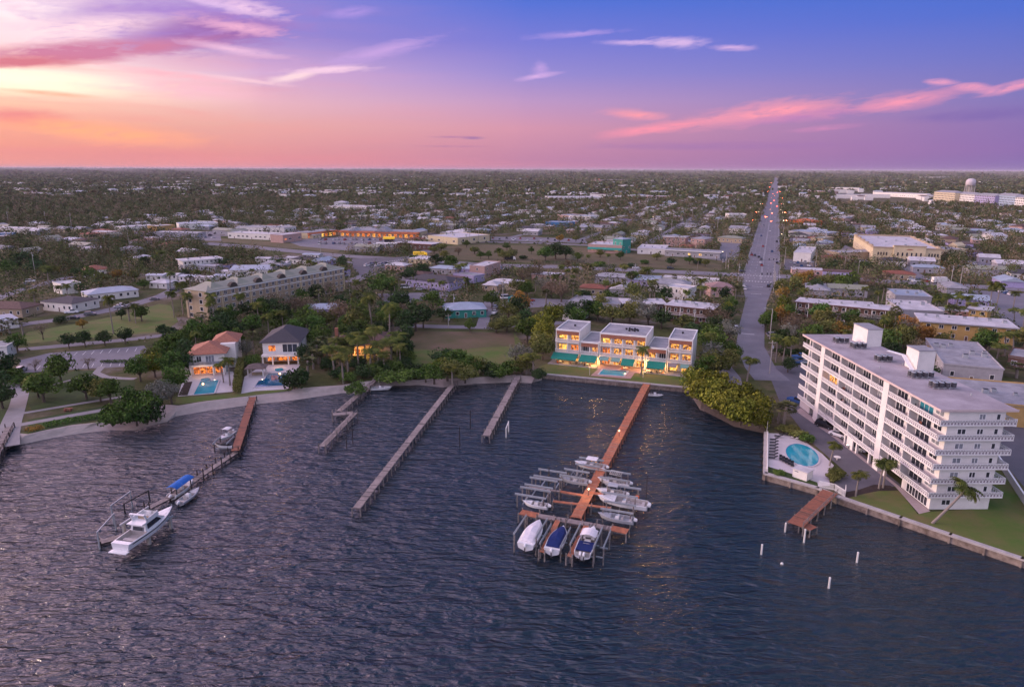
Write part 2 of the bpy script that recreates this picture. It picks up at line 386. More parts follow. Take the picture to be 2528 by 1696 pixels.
    cloud(590, 74, 120, 17, -5, (226, 166, 200), .9, 1.9, .7)
    cloud(500, 10, 90, 12, -10, (214, 180, 224), .8, 1.9, .7)
    cloud(130, 215, 230, 26, 0, (255, 240, 212), .7, 1.1, .3, .8, 1.1)
    cloud(60, 300, 120, 26, -3, (226, 134, 136), 1.0, 1.2, .4)
    cloud(120, 240, 120, 7, -2, (236, 176, 150), .8, 1.4, .6)
    cloud(250, 335, 260, 26, -4, (252, 168, 128), .7, 1.4, .5)
    cloud(460, 225, 180, 26, -3, (238, 180, 198), .6, 1.4, .5)
    cloud(420, 190, 170, 10, -4, (242, 176, 190), .7, 1.6, .6)
    # wisps over the middle
    cloud(725, 193, 75, 11, 14, (240, 205, 214), 1.0, 1.5, .6)
    cloud(810, 176, 95, 9, 5, (236, 196, 220), .95, 1.6, .7)
    cloud(600, 203, 110, 6, -5, (238, 195, 208), .7, 1.5, .7)
    cloud(940, 128, 130, 18, 14, (192, 156, 216), .75, 1.7, .7)
    cloud(560, 126, 120, 12, -6, (232, 184, 214), .7, 1.8, .7)
    cloud(860, 34, 55, 12, 8, (165, 140, 215), .7, 1.6, .7)
    cloud(1325, 188, 48, 7, 9, (205, 165, 218), .8, 1.4, .7)
    cloud(1330, 170, 20, 18, 0, (190, 155, 216), .6, 1.6, .7)
    cloud(1420, 84, 100, 9, 3, (172, 146, 216), .8, 1.7, .7)
    cloud(1560, 104, 80, 7, -2, (196, 166, 220), .9, 1.6, .7)
    cloud(1665, 102, 75, 13, -3, (204, 172, 220), .95, 1.7, .7)
    cloud(1805, 115, 60, 8, -4, (205, 168, 218), .85, 1.6, .7)
    # pink bank at the right
    cloud(1570, 282, 75, 12, -4, (240, 150, 165), .85, 1.5, .6)
    cloud(1640, 312, 150, 12, 7, (236, 142, 165), .85, 1.5, .6)
    cloud(1890, 275, 200, 26, 7, (238, 148, 168), .9, 1.5, .6)
    cloud(1960, 286, 170, 14, 6, (182, 122, 176), .6, 1.5, .6)
    cloud(2230, 243, 140, 22, 7, (232, 145, 172), .85, 1.5, .6)
    cloud(2315, 196, 40, 8, -5, (222, 150, 186), .8, 1.5, .6)
    cloud(2395, 208, 40, 9, -5, (228, 150, 182), .8, 1.5, .6)
    cloud(2490, 208, 90, 12, 12, (224, 148, 182), .85, 1.5, .6)
    cloud(2420, 276, 190, 16, 2, (118, 96, 166), .6, 1.0, .4)
    cloud(1760, 358, 330, 10, 0, (150, 108, 168), .55, 1.0, .4)
    cloud(2030, 312, 90, 7, 4, (196, 130, 175), .6, 1.0, .6)
    cloud(1165, 342, 26, 4, 0, (140, 105, 160), .7, .8, .6)
    cloud(1120, 340, 60, 3, 0, (170, 115, 160), .6, .8, .6)
    cloud(1120, 363, 90, 3, 0, (175, 115, 160), .5, .8, .6)
    cloud(560, 396, 900, 14, -1, (214, 132, 142), .4, .7, .2)
    # sun glow added in the unseen sky at left, brightens water and condo facade
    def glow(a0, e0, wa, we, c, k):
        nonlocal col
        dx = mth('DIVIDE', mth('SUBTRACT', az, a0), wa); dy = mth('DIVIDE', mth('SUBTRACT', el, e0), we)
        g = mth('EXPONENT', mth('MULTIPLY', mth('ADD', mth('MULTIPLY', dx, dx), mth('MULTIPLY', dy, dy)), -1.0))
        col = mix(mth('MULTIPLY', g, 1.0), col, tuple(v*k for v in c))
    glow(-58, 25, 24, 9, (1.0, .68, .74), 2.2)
    # the physical sky after sunset, a faint share of the light
    sk = N('ShaderNodeTexSky'); sk.sky_type = 'NISHITA'; sk.sun_disc = False; sk.sun_elevation = R(4); sk.sun_rotation = R(-52)
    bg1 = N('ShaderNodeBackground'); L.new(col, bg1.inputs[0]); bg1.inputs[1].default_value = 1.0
    bg2 = N('ShaderNodeBackground'); L.new(sk.outputs[0], bg2.inputs[0]); bg2.inputs[1].default_value = .003
    ad = N('ShaderNodeAddShader'); L.new(bg1.outputs[0], ad.inputs[0]); L.new(bg2.outputs[0], ad.inputs[1])
    out = N('ShaderNodeOutputWorld'); L.new(ad.outputs[0], out.inputs[0])
    w.cycles.sampling_method = 'MANUAL'; w.cycles.sample_map_resolution = 1024
build_world()
sun = bpy.data.lights.new('sun', 'SUN'); so = bpy.data.objects.new('sun', sun); COL.objects.link(so)
sun.energy = 2.4; sun.angle = R(18); sun.color = (1.0, .76, .62)
saz, sel = R(-80), R(9)
so.rotation_euler = Vector((math.sin(saz)*math.cos(sel), math.cos(saz)*math.cos(sel), math.sin(sel))).to_track_quat('Z', 'Y').to_euler()
# ------------------------------------------------------------------ haze
def haze():
    mb = MB(); mb.box(-42000, 42000, -3000, 42000, -4, 110)
    o = mb.obj('haze', []); m = bpy.data.materials.new('haze_air'); m.use_nodes = True; nt = m.node_tree; nt.nodes.clear()
    out = nt.nodes.new('ShaderNodeOutputMaterial'); v = nt.nodes.new('ShaderNodeVolumePrincipled')
    v.inputs['Color'].default_value = (.86, .78, .90, 1); v.inputs['Density'].default_value = HAZE
    nt.links.new(v.outputs[0], out.inputs['Volume']); o.data.materials.append(m)
    tag(o, 'thin purple evening haze hanging over the whole town', 'haze', kind='stuff')
HAZE = 0.000032
haze()
# ------------------------------------------------------------------ water
def water():
    m = bpy.data.materials.new('bay_water'); nt, b, out = ntree(m); L = nt.links; N = nt.nodes.new
    b.inputs['Base Color'].default_value = (.002, .013, .026, 1); b.inputs['Roughness'].default_value = .09; b.inputs['IOR'].default_value = 1.72
    tc = N('ShaderNodeTexCoord')
    def layer(sc, rot, size, detail, dist=.4, rough=.55):
        mp = N('ShaderNodeMapping'); mp.inputs['Scale'].default_value = sc; mp.inputs['Rotation'].default_value = (0, 0, rot); L.new(tc.outputs['Object'], mp.inputs[0])
        n = N('ShaderNodeTexNoise'); n.inputs['Scale'].default_value = size; n.inputs['Detail'].default_value = detail; n.inputs['Distortion'].default_value = dist; n.inputs['Roughness'].default_value = rough
        L.new(mp.outputs[0], n.inputs[0]); return n.outputs[0]
    a = layer((.17, .50, 1), R(8), 1.0, 2, .5, .5); c = layer((.55, 1.6, 1), R(-7), 1.0, 3, .7, .5); d = layer((.03, .05, 1), R(20), 1.0, 2)
    s1 = N('ShaderNodeMath'); s1.operation = 'MULTIPLY_ADD'; L.new(c, s1.inputs[0]); s1.inputs[1].default_value = .42; L.new(a, s1.inputs[2])
    bp = N('ShaderNodeBump'); bp.inputs['Strength'].default_value = 1.0; bp.inputs['Distance'].default_value = 1.35
    L.new(s1.outputs[0], bp.inputs['Height']); L.new(bp.outputs[0], b.inputs['Normal'])
    # gusts roughen the surface in patches
    mr = N('ShaderNodeMapRange'); L.new(d, mr.inputs[0]); mr.inputs[1].default_value = .35; mr.inputs[2].default_value = .65; mr.inputs[3].default_value = .08; mr.inputs[4].default_value = .22
    L.new(mr.outputs[0], b.inputs['Roughness'])
    mb = MB(); mb.add([(-20000, -2500, 0), (20000, -2500, 0), (20000, 420, 0), (-20000, 420, 0)], [(0, 1, 2, 3)])
    o = mb.obj('water', m); o['kind'] = 'structure'
water()
# ------------------------------------------------------------------ land
def Gw(p): q = G(p[0], p[1], 0); return Vector((q.x, q.y, -.12))
BEACH = [  # (water edge, land edge) in photo pixels
    ((-60, 1190), (-90, 1120)), ((8, 1130), (-6, 1092)), ((22, 1119), (16, 1078)), ((40, 1109), (62, 1084)), ((77, 1101), (107, 1073)), ((134, 1089), (172, 1060)), ((191, 1079), (225, 1054)),
    ((252, 1072), (280, 1040)), ((330, 1072), (330, 1030)), ((410, 1050), (410, 1008)), ((433, 1035), (440, 1010)), ((521, 1019), (521, 996)), ((617, 1005), (612, 984)),
    ((722, 993), (722, 966)), ((845, 974), (845, 956)), ((880, 974), (880, 950)), ((925, 965), (920, 945)), ((976, 955), (968, 938)), ((1030, 952), (1030, 940)), ((1095, 958), (1095, 938)),
    ((1171, 949), (1177, 932)), ((1268, 944), (1268, 927)), ((1312, 946), (1322, 931)), ((1338, 938), (1338, 922))]
WALL_A = [(1338, 922), (1520, 938), (1704, 954)]
MANG = [((1704, 972), (1704, 954)), ((1730, 1012), (1735, 960)), ((1800, 1048), (1800, 985)), ((1893, 1068), (1880, 1030)), ((1894, 1070), (1893, 1063))]
WALL_B = [(1893, 1063), (1892, 1164), (2022, 1199), (2071, 1219), (2227, 1271), (2350, 1312), (2528, 1370), (2760, 1448)]
def land():
    m = bpy.data.materials.new('mixed_town_ground'); nt, b, out = ntree(m); L = nt.links; N = nt.nodes.new
    tc = N('ShaderNodeTexCoord')
    def nz(s, d, sd=0):
        mp = N('ShaderNodeMapping'); mp.inputs['Location'].default_value = (sd, sd, 0); L.new(tc.outputs['Object'], mp.inputs[0])
        n = N('ShaderNodeTexNoise'); n.inputs['Scale'].default_value = s; n.inputs['Detail'].default_value = d; n.inputs['Roughness'].default_value = .7; L.new(mp.outputs[0], n.inputs[0]); return n.outputs[0]
    def rp(f, stops):
        r = N('ShaderNodeValToRGB'); e = r.color_ramp.elements
        for i, (p, c) in enumerate(stops):
            if i == 0: q = e[0]; q.position = p
            elif i == len(stops)-1: q = e[len(e)-1]; q.position = p
            else: q = e.new(p)
            q.color = (*c, 1)
        L.new(f, r.inputs[0]); return r.outputs[0]
    base = rp(nz(.03, 8), [(.36, (.045, .055, .022)), (.48, (.075, .085, .03)), (.56, (.12, .10, .06)), (.68, (.20, .175, .165))])
    o1 = rp(nz(.4, 6, 50), [(.3, (.7, .7, .7)), (.7, (1.2, 1.2, 1.2))])
    mx = N('ShaderNodeMix'); mx.data_type = 'RGBA'; mx.blend_type = 'MULTIPLY'; mx.inputs[0].default_value = 1; L.new(base, mx.inputs[6]); L.new(o1, mx.inputs[7])
    L.new(mx.outputs[2], b.inputs['Base Color']); b.inputs['Roughness'].default_value = .95; b.inputs['Specular IOR Level'].default_value = .1
    edge = [G(*p[1]) for p in BEACH]+[G(*p) for p in WALL_A[1:]]+[G(*p[1]) for p in MANG[1:-1]]+[G(*p) for p in WALL_B]
    poly = [Vector((-40000, 60, ZL)), Vector((-260, 60, ZL)), Vector((-150, 100, ZL))]+edge+[Vector((175, 60, ZL)), Vector((40000, 60, ZL)), Vector((40000, 41000, ZL)), Vector((-40000, 41000, ZL))]
    tris = tessellate_polygon([[Vector((p.x, p.y, 0)) for p in poly]])
    me = bpy.data.meshes.new('ground'); me.from_pydata([tuple(p) for p in poly], [], [tuple(t) for t in tris]); me.materials.append(m)
    if me.polygons[0].normal.z < 0: me.flip_normals()
    o = bpy.data.objects.new('ground', me); COL.objects.link(o); o['kind'] = 'structure'
    global LANDPOLY
    LANDPOLY = [(p.x, p.y) for p in poly]
    for nm, pairs, mt in (('beach', BEACH, 'sand'), ('shore_bank', MANG, 'rock')):
        vs = []; fs = []
        for k, (w, l) in enumerate(pairs):
            a = Gw(w); c = G(*l); c.z = ZL+.01
            mid = a.lerp(c, .5); mid.z = .62+.25*math.sin(k*2.1)
            out_ = a+(a-c).normalized()*2.5; out_.z = -.8; inn = c+(c-a).normalized()*1.2; inn.z = ZL+.03
            vs += [tuple(out_), tuple(a), tuple(mid), tuple(c), tuple(inn)]
        for k in range(len(pairs)-1):
            for j in range(4): fs.append((k*5+j, (k+1)*5+j, (k+1)*5+j+1, k*5+j+1))
        mb = MB(); mb.add(vs, fs); o = mb.obj(nm, mt); o['kind'] = 'structure'
land()
def seawall(pts, label, inner):
    w = [G(*p) for p in pts]
    t = thing('seawall', label, 'seawall', (w[0].x, w[0].y, 0))
    o0 = Vector((w[0].x, w[0].y, 0)); face = MB(); cap = MB(); pan = []
    for i in range(len(w)-1):
        a = w[i]-o0; b_ = w[i+1]-o0; a.z = b_.z = 0; d = (b_-a).normalized(); n = Vector((d.y, -d.x, 0))*inner
        face.beam(a+Vector((0, 0, .2))+n*.12, b_+Vector((0, 0, .2))+n*.12, .3, 2.3)
        cap.beam(a+Vector((0, 0, ZL-.02))-d*.2, b_+Vector((0, 0, ZL-.02))+d*.2, 1.0, .34)
        ln_ = (b_-a).length; k = max(1, int(ln_/4.2))
        for j in range(k+1): pan.append((a+d*(ln_*j/k)+n*.36, n, d))
    face.obj('wall_face', 'concwet', t); cap.obj('coping', 'conc', t)
    for p, n, d in pan[:90]:
        mb = MB(); mb.beam(p+Vector((0, 0, -.6))+n*.1, p+Vector((0, 0, ZL-.25)), .3, .35); mb.obj('buttress', 'concwet', t)
seawall(WALL_A, 'low grey concrete seawall along the lawn of the green awning townhouses', 1)
seawall(WALL_B, 'long stained concrete seawall curving round the oval pool deck and the condo lawn', 1)
# ------------------------------------------------------------------ ground layers
U = Vector((math.sin(R(21.0)), math.cos(R(21.0)))); 
def grounds():
    # main avenue and streets
    strip('avenue', [(1908, 935), (1878, 905), (1852, 850), (1856, 800), (1865, 745), (1871, 700)], [11, 10, 10, 10, 10, 16], 'asphaltpale', .05)
    g0 = G(1874, 702).xy; g1 = G(1900, 525).xy; dd = (g1-g0).normalized()
    w = [g0, g0+dd*160, g1, g1+dd*900, g1+dd*6000]
    strip('avenue', [tuple(p) for p in w], [19, 23, 25, 26, 26], 'asphaltpale', .06, px=False)
    global AV0, AVD; AV0, AVD = g0, dd
    n = Vector((-dd.y, dd.x)); mb = MB()
    def dash(c, d, l, wd, z=.10):
        nn = Vector((-d.y, d.x)); a = c-d*l/2; b = c+d*l/2
        mb.add([(*(a-nn*wd/2), ZL+z), (*(b-nn*wd/2), ZL+z), (*(b+nn*wd/2), ZL+z), (*(a+nn*wd/2), ZL+z)], [(0, 3, 2, 1)] if nn.cross(d) > 0 else [(0, 1, 2, 3)])
    for off in (-7.2, -3.6, 3.6, 7.2):
        for k in range(45): dash(g0+dd*(30+k*16)+n*off, dd, 4, .15)
    for off in (-10.8, 10.8, -.3, .3): dash(g0+dd*600+n*off, dd, 1150, .12)
    for k in range(2):
        c0 = g0+dd*(16+k*24)
        for j in range(14): dash(c0+n*(-11+j*1.7), n, .8, 1.6 if k else 1.9)
    for p, l in (((1869, 704), 6), ((1866, 722), 5), ((1846, 821), 5)): dash(G(*p).xy, n, l, .6)
    o = mb.obj('road_marking', 'line'); o['kind'] = 'structure'
    hw = [(500, 606), (600, 613), (700, 622), (830, 634), (1000, 643), (1200, 655), (1353, 658), (1560, 665), (1776, 673), (1880, 677), (2060, 682), (2200, 688), (2528, 706), (2760, 719)]
    strip('highway', hw, 15, 'asphaltpale', .035)
    strip('highway', [(500, 585), (640, 590), (760, 603), (860, 612)], 9, 'asphaltpale', .03)
    strip('highway', [(1080, 602), (1200, 598), (1330, 600), (1458, 605), (1640, 622), (1800, 640)], 10, 'asphaltpale', .03)
    sheet('dry_verge', [(1060, 612), (1200, 604), (1458, 611), (1640, 630), (1780, 650), (1780, 664), (1560, 655), (1353, 649), (1200, 646), (1010, 632)], 'drygrass', .02); zone([(1060, 600), (1458, 604), (1780, 640), (1780, 664), (1200, 650), (1010, 635)])
    sheet('dry_verge', [(500, 592), (640, 598), (740, 607), (840, 620), (830, 628), (700, 614), (500, 599)], 'drygrass', .02); zone([(500, 585), (740, 600), (860, 620), (830, 640), (500, 615)])
    sheet('dry_verge', [(1350, 667), (1560, 674), (1640, 677), (1620, 700), (1440, 704), (1340, 690)], 'drygrass', .02)
    sheet('dry_verge', [(2062, 474), (2284, 478), (2290, 500), (2080, 498)], 'drygrass', .02); zone([(2050, 466), (2290, 470), (2300, 503), (2060, 500)])
    sheet('dry_verge', [(2440, 640), (2528, 640), (2600, 680), (2528, 690), (2400, 684), (2420, 668)], 'drygrass', .02)
    # parking lots
    for q in ([(866, 642), (1000, 636), (1010, 645), (956, 668), (894, 688), (872, 668)],
              [(700, 598), (838, 588), (1035, 592), (985, 612), (992, 622), (880, 624), (740, 612)],
              [(1935, 634), (2010, 640), (2010, 664), (1935, 662)], [(2085, 600), (2112, 612), (2150, 646), (2080, 640), (2070, 615)],
              [(2370, 634), (2440, 640), (2475, 668), (2400, 664)], [(1230, 765), (1420, 752), (1440, 740), (1260, 735)], [(930, 728), (1110, 722), (1100, 745), (950, 752)],
              [(385, 585), (540, 575), (545, 600), (380, 600)], [(1210, 585), (1440, 588), (1450, 600), (1210, 594)], [(1780, 590), (1830, 590), (1820, 640), (1770, 636)]):
        sheet('parking_lot', q, 'asphalt' if q[0][0] in (866, 1935) else 'asphaltpale', .04); zone(q)
    sheet('parking_lot', [(2395, 708), (2528, 716), (2680, 800), (2600, 850), (2490, 800), (2440, 745)], 'asphaltpale', .045); zone([(2395, 708), (2528, 712), (2680, 800), (2600, 850), (2490, 800), (2440, 745)])
    sheet('parking_lot', [(121, 880), (302, 865), (356, 860), (370, 880), (318, 912), (181, 920), (47, 930), (50, 898)], 'asphaltpale', .05); zone([(121, 870), (356, 855), (370, 885), (318, 915), (181, 922), (40, 932), (50, 895)])
    mb = MB()
    for k in range(11):
        a = G(128+k*21, 882-k*1.6); b = G(118+k*21.5, 890-k*1.6); mb.beam((a.x, a.y, ZL+.06), (b.x, b.y, ZL+.06), .16, .02)
        a = G(100+k*22, 912-k*1.2); b = G(92+k*22.5, 921-k*1.2)
        if k < 10: mb.beam((a.x, a.y, ZL+.06), (b.x, b.y, ZL+.06), .16, .02)
    for k in range(22):
        a = G(905+k*4.6, 655-k*.7); b = G(902+k*4.6, 659-k*.7); mb.beam((a.x, a.y, ZL+.06), (b.x, b.y, ZL+.06), .2, .02)
    mb.obj('parking_bay_line', 'line')['kind'] = 'structure'
    # streets on the left
    strip('street', [(-80, 838), (63, 808), (150, 797), (250, 777), (330, 758), (400, 737), (430, 722), (440, 700)], 8, 'asphaltpale', .04)
    strip('street', [(-60, 768), (0, 742), (60, 722), (120, 705), (180, 690)], 7, 'asphaltpale', .04)
    strip('street', [(-60, 905), (30, 873), (90, 868), (180, 859), (300, 847), (405, 834), (440, 828)], 5.5, 'asphaltpale', .04)
    strip('street', [(1005, 806), (1090, 808), (1210, 809), (1300, 800), (1400, 796)], 6, 'asphaltpale', .04)
    strip('street', [(1190, 806), (1197, 780), (1205, 750), (1225, 715), (1250, 690)], 5, 'asphaltpale', .035)
    strip('street', [(860, 700), (930, 672), (1000, 645), (1060, 618)], 10, 'asphaltpale', .03)
    strip('street', [(640, 640), (760, 645), (880, 652)], 8, 'asphaltpale', .03)
    strip('street', [(1600, 600), (1650, 570), (1690, 550), (1760, 520)], 7, 'asphaltpale', .03)
    # footpaths in the park
    strip('footpath', [(10, 955), (38, 962), (54, 975), (45, 1010), (30, 1050), (20, 1085), (16, 1112)], [3, 4, 4, 4, 4.5, 5, 5.5], 'pave', .055)
    strip('footpath', [(38, 1060), (63, 1055), (170, 1035), (274, 1016)], 2.6, 'pave', .05)
    strip('footpath', [(50, 1030), (68, 1027), (192, 1005), (330, 982), (350, 975)], 1.8, 'pave', .05)
    strip('footpath', [(252, 912), (238, 928), (262, 938), (300, 941), (335, 942)], 2.2, 'pave', .06)
    strip('footpath', [(120, 962), (160, 950), (230, 932)], 1.2, 'pave', .05)
    # lawns
    sheet('lawn', [(70, 828), (192, 806), (302, 784), (392, 757), (420, 760), (440, 800), (405, 826), (274, 838), (137, 849), (77, 856), (40, 850)], 'grass', .025)
    sheet('lawn', [(181, 924), (240, 921), (235, 935), (270, 944), (335, 946), (330, 990), (200, 1000), (80, 1020), (60, 985), (60, 960)], 'grassdark', .024)
    sheet('lawn', [(70, 1045), (280, 1005), (300, 1012), (280, 1035), (110, 1070), (70, 1080)], 'grassdark', .03)
    sheet('lawn', [(-80, 960), (10, 965), (40, 985), (30, 1030), (0, 1085), (-80, 1110)], 'grassdark', .03)
    sheet('field', [(1000, 818), (1171, 819), (1270, 821), (1290, 850), (1282, 895), (1260, 925), (1180, 932), (1095, 937), (968, 937), (960, 905), (985, 870)], 'grass', .028)
    sheet('field', [(1010, 819), (1171, 820), (1268, 822), (1272, 855), (1200, 858), (1100, 868), (1015, 862)], mat('dry_field_grass', (.16, .11, .07), .95, .2, .08, col2=(.085, .085, .03), detail=9), .04)
    zone([(1330, 645), (1880, 668), (1880, 690), (1560, 682), (1340, 672), (1000, 655)]); zone([(500, 600), (830, 630), (1000, 640), (1000, 650), (830, 645), (500, 625)])
    zone([(40, 862), (60, 796), (250, 760), (440, 700), (445, 830), (300, 850)])
    zone([(1000, 816), (1270, 820), (1280, 880), (1240, 915), (1180, 905), (1080, 900), (985, 915)])
    sheet('lawn', [(1338, 921), (1704, 952), (1735, 958), (1740, 930), (1706, 922), (1540, 905), (1371, 890), (1330, 905)], 'grass', .03)
    sheet('lawn', [(2092, 1224), (2135, 1212), (2170, 1205), (2222, 1204), (2268, 1262), (2292, 1257), (2440, 1245), (2452, 1150), (2480, 1140), (2560, 1260), (2760, 1440), (2528, 1368), (2350, 1311), (2227, 1270)], 'grass', .03)
    sheet('mulch_bed', [(2088, 1210), (2125, 1202), (2160, 1190), (2200, 1192), (2222, 1204), (2170, 1206), (2135, 1213), (2092, 1225)], 'mulch', .045)
    # drive round the condo, pool deck
    sheet('driveway', [(1884, 900), (1990, 895), (1990, 1000), (2220, 1185), (2230, 1195), (2166, 1194), (2129, 1206), (2090, 1212), (2060, 1190), (2087, 1157), (2004, 1086), (1925, 985), (1905, 935)], 'asphalt', .04)
    sheet('pavement', [(1978, 1002), (2300, 1255), (2272, 1262), (2210, 1192), (2060, 1075), (1965, 1010)], mat('pink_pavement', (.42, .34, .32), .85, .1, .6), .06)
    sheet('driveway', [(2455, 1050), (2700, 1010), (2760, 1300), (2600, 1300), (2528, 1190), (2470, 1120)], 'asphalt', .035)
    sheet('driveway', [(1720, 925), (1800, 895), (1830, 930), (1840, 985), (1760, 980)], 'asphaltpale', .02)
    zone([(1700, 900), (1884, 890), (1990, 880), (2600, 900), (2760, 1448), (2071, 1219), (1892, 1164), (1893, 1063), (1900, 960)])
    zone([(1330, 770), (1720, 800), (1735, 960), (1330, 925)])
    sheet('pool_deck', [(1894, 1065), (1926, 1066), (1952, 1072), (1995, 1090), (2031, 1115), (2061, 1144), (2046, 1162), (2052, 1194), (2022, 1196), (1940, 1172), (1894, 1160)], 'poolpave', .07)
    sheet('lawn', [(1896, 1147), (1940, 1160), (2020, 1186), (2022, 1196), (1940, 1173), (1896, 1161)], 'grassdark', .085)
grounds()
def grid_streets():
    for v in (-300, -232, -164, -100, 92, 160, 236, 310): strip('street', [tuple(AV0+AVD*(200 if v < 0 else 60)+Vector((-AVD.y, AVD.x))*-v), tuple(AV0+AVD*1500+Vector((-AVD.y, AVD.x))*-v)], 6.5, 'asphaltpale', .012, px=False)
    for v in (-380, -450, -530, -620): strip('street', [tuple(AV0+AVD*330+Vector((-AVD.y, AVD.x))*-v), tuple(AV0+AVD*1500+Vector((-AVD.y, AVD.x))*-v)], 6.5, 'asphaltpale', .012, px=False)
    for u in (330, 450, 580, 720, 880, 1060, 1270): strip('street', [tuple(AV0+AVD*u+Vector((-AVD.y, AVD.x))*900), tuple(AV0+AVD*u-Vector((-AVD.y, AVD.x))*500)], 7.5, 'asphaltpale', .008, px=False)
grid_streets()
# ------------------------------------------------------------------ vegetation
LEAF = {
 'green': leaf_mat('green_leaves', (0.032, 0.065, 0.017), (0.123, 0.196, 0.043)),
 'dark': leaf_mat('dark_green_leaves', (0.02, 0.041, 0.017), (0.065, 0.109, 0.041)),
 'olive': leaf_mat('olive_leaves', (0.072, 0.087, 0.026), (0.217, 0.217, 0.065)),
 'brown': leaf_mat('brownish_leaves', (0.109, 0.087, 0.058), (0.246, 0.189, 0.123)),
 'grey': leaf_mat('grey_green_leaves', (0.087, 0.094, 0.072), (0.246, 0.246, 0.203)),
 'lime': leaf_mat('yellow_green_leaves', (.05, .07, .012), (.24, .25, .04)),
 'rust': leaf_mat('rusty_leaves', (0.174, 0.094, 0.026), (0.348, 0.217, 0.051)),
 'palm': leaf_mat('palm_fronds', (.028, .05, .014), (.15, .165, .04)),
 'sabal': leaf_mat('fan_palm_leaves', (.035, .05, .022), (.15, .155, .07)),
 'pine': leaf_mat('feathery_dark_needles', (0.026, 0.041, 0.026), (0.072, 0.087, 0.051)),
}
def leaf_mesh(name, P, T, mat_):
    """P: (n,4,3) quads, T: (n,) tints"""
    n = len(P); me = bpy.data.meshes.new(name)
    me.vertices.add(n*4); me.vertices.foreach_set('co', P.reshape(-1).astype(np.float32))
    me.loops.add(n*4); me.loops.foreach_set('vertex_index', np.arange(n*4, dtype=np.int32))
    me.polygons.add(n); me.polygons.foreach_set('loop_start', np.arange(0, n*4, 4, dtype=np.int32)); me.polygons.foreach_set('loop_total', np.full(n, 4, dtype=np.int32))
    a = me.attributes.new('tint', 'FLOAT', 'FACE'); a.data.foreach_set('value', T.astype(np.float32))
    me.materials.append(mat_); me.update(calc_edges=True); return me
def leaves(C, size, rng, up=.35, outward=None):
    n = len(C); a = rng.normal(size=(n, 3)); 
    if outward is not None: a = a*.75+outward*1.0
    a[:, 2] += up; a /= np.linalg.norm(a, axis=1)[:, None]+1e-9
    r = rng.normal(size=(n, 3)); u = np.cross(a, r); u /= np.linalg.norm(u, axis=1)[:, None]+1e-9; v = np.cross(a, u)
    s = (size*rng.uniform(.6, 1.35, n))[:, None]; k = rng.uniform(.5, .95, n)[:, None]
    return np.stack([C-u*s-v*s*k*.6, C+u*s*.7-v*s*k, C+u*s+v*s*k*.5, C-u*s*.5+v*s*k], axis=1)
def crown(rng, nb, R_, hz, zc, nleaf, size, flat=.8, blob=.42, hollow=.3):
    """clumps of leaves spread through the crown's volume"""
    P, T, B = [], [], []
    for i in range(nb):
        d = rng.normal(size=3); d /= np.linalg.norm(d); rr = rng.uniform(hollow, 1)**.6
        if d[2] < -.35: d[2] *= .4
        c = np.array([d[0]*R_*rr*.78, d[1]*R_*rr*.78, zc+d[2]*hz*rr*.75]); br = R_*blob*rng.uniform(.6, 1.15)
        q = rng.normal(size=(nleaf, 3)); q /= np.linalg.norm(q, axis=1)[:, None]; rad = rng.uniform(.55, 1.08, nleaf)**.5
        C = c+q*rad[:, None]*br*np.array([1, 1, flat]); P.append(leaves(C, size, rng, .3, q))
        T.append(np.clip(rng.normal(rng.uniform(.2, .75), .2, nleaf), 0, 1)); B.append(c)
    return np.concatenate(P), np.concatenate(T), B
PROTO = {}
def trunk_mb(h, r, branches, bend=.0):
    mb = MB(); top = Vector((bend, 0, h)); mb.cyl((0, 0, -.15), (bend*.4, 0, h*.5), r*1.3, r*.9, 7); mb.cyl((bend*.4, 0, h*.5), top, r*.9, r*.6, 7)
    for b in branches[:9]: mb.cyl((bend*.4, 0, h*.48), (b[0], b[1], b[2]), r*.5, r*.12, 5, cap=False)
    return mb
def add_proto(key, kind, P, T, tr, leafm, bark='bark'):
    me = leaf_mesh('crown', P, T, LEAF[leafm]); tm = MB.obj(tr, 'trunk', bark); tmesh = tm.data; bpy.data.objects.remove(tm)
    PROTO.setdefault(key, []).append((kind, me, tmesh))
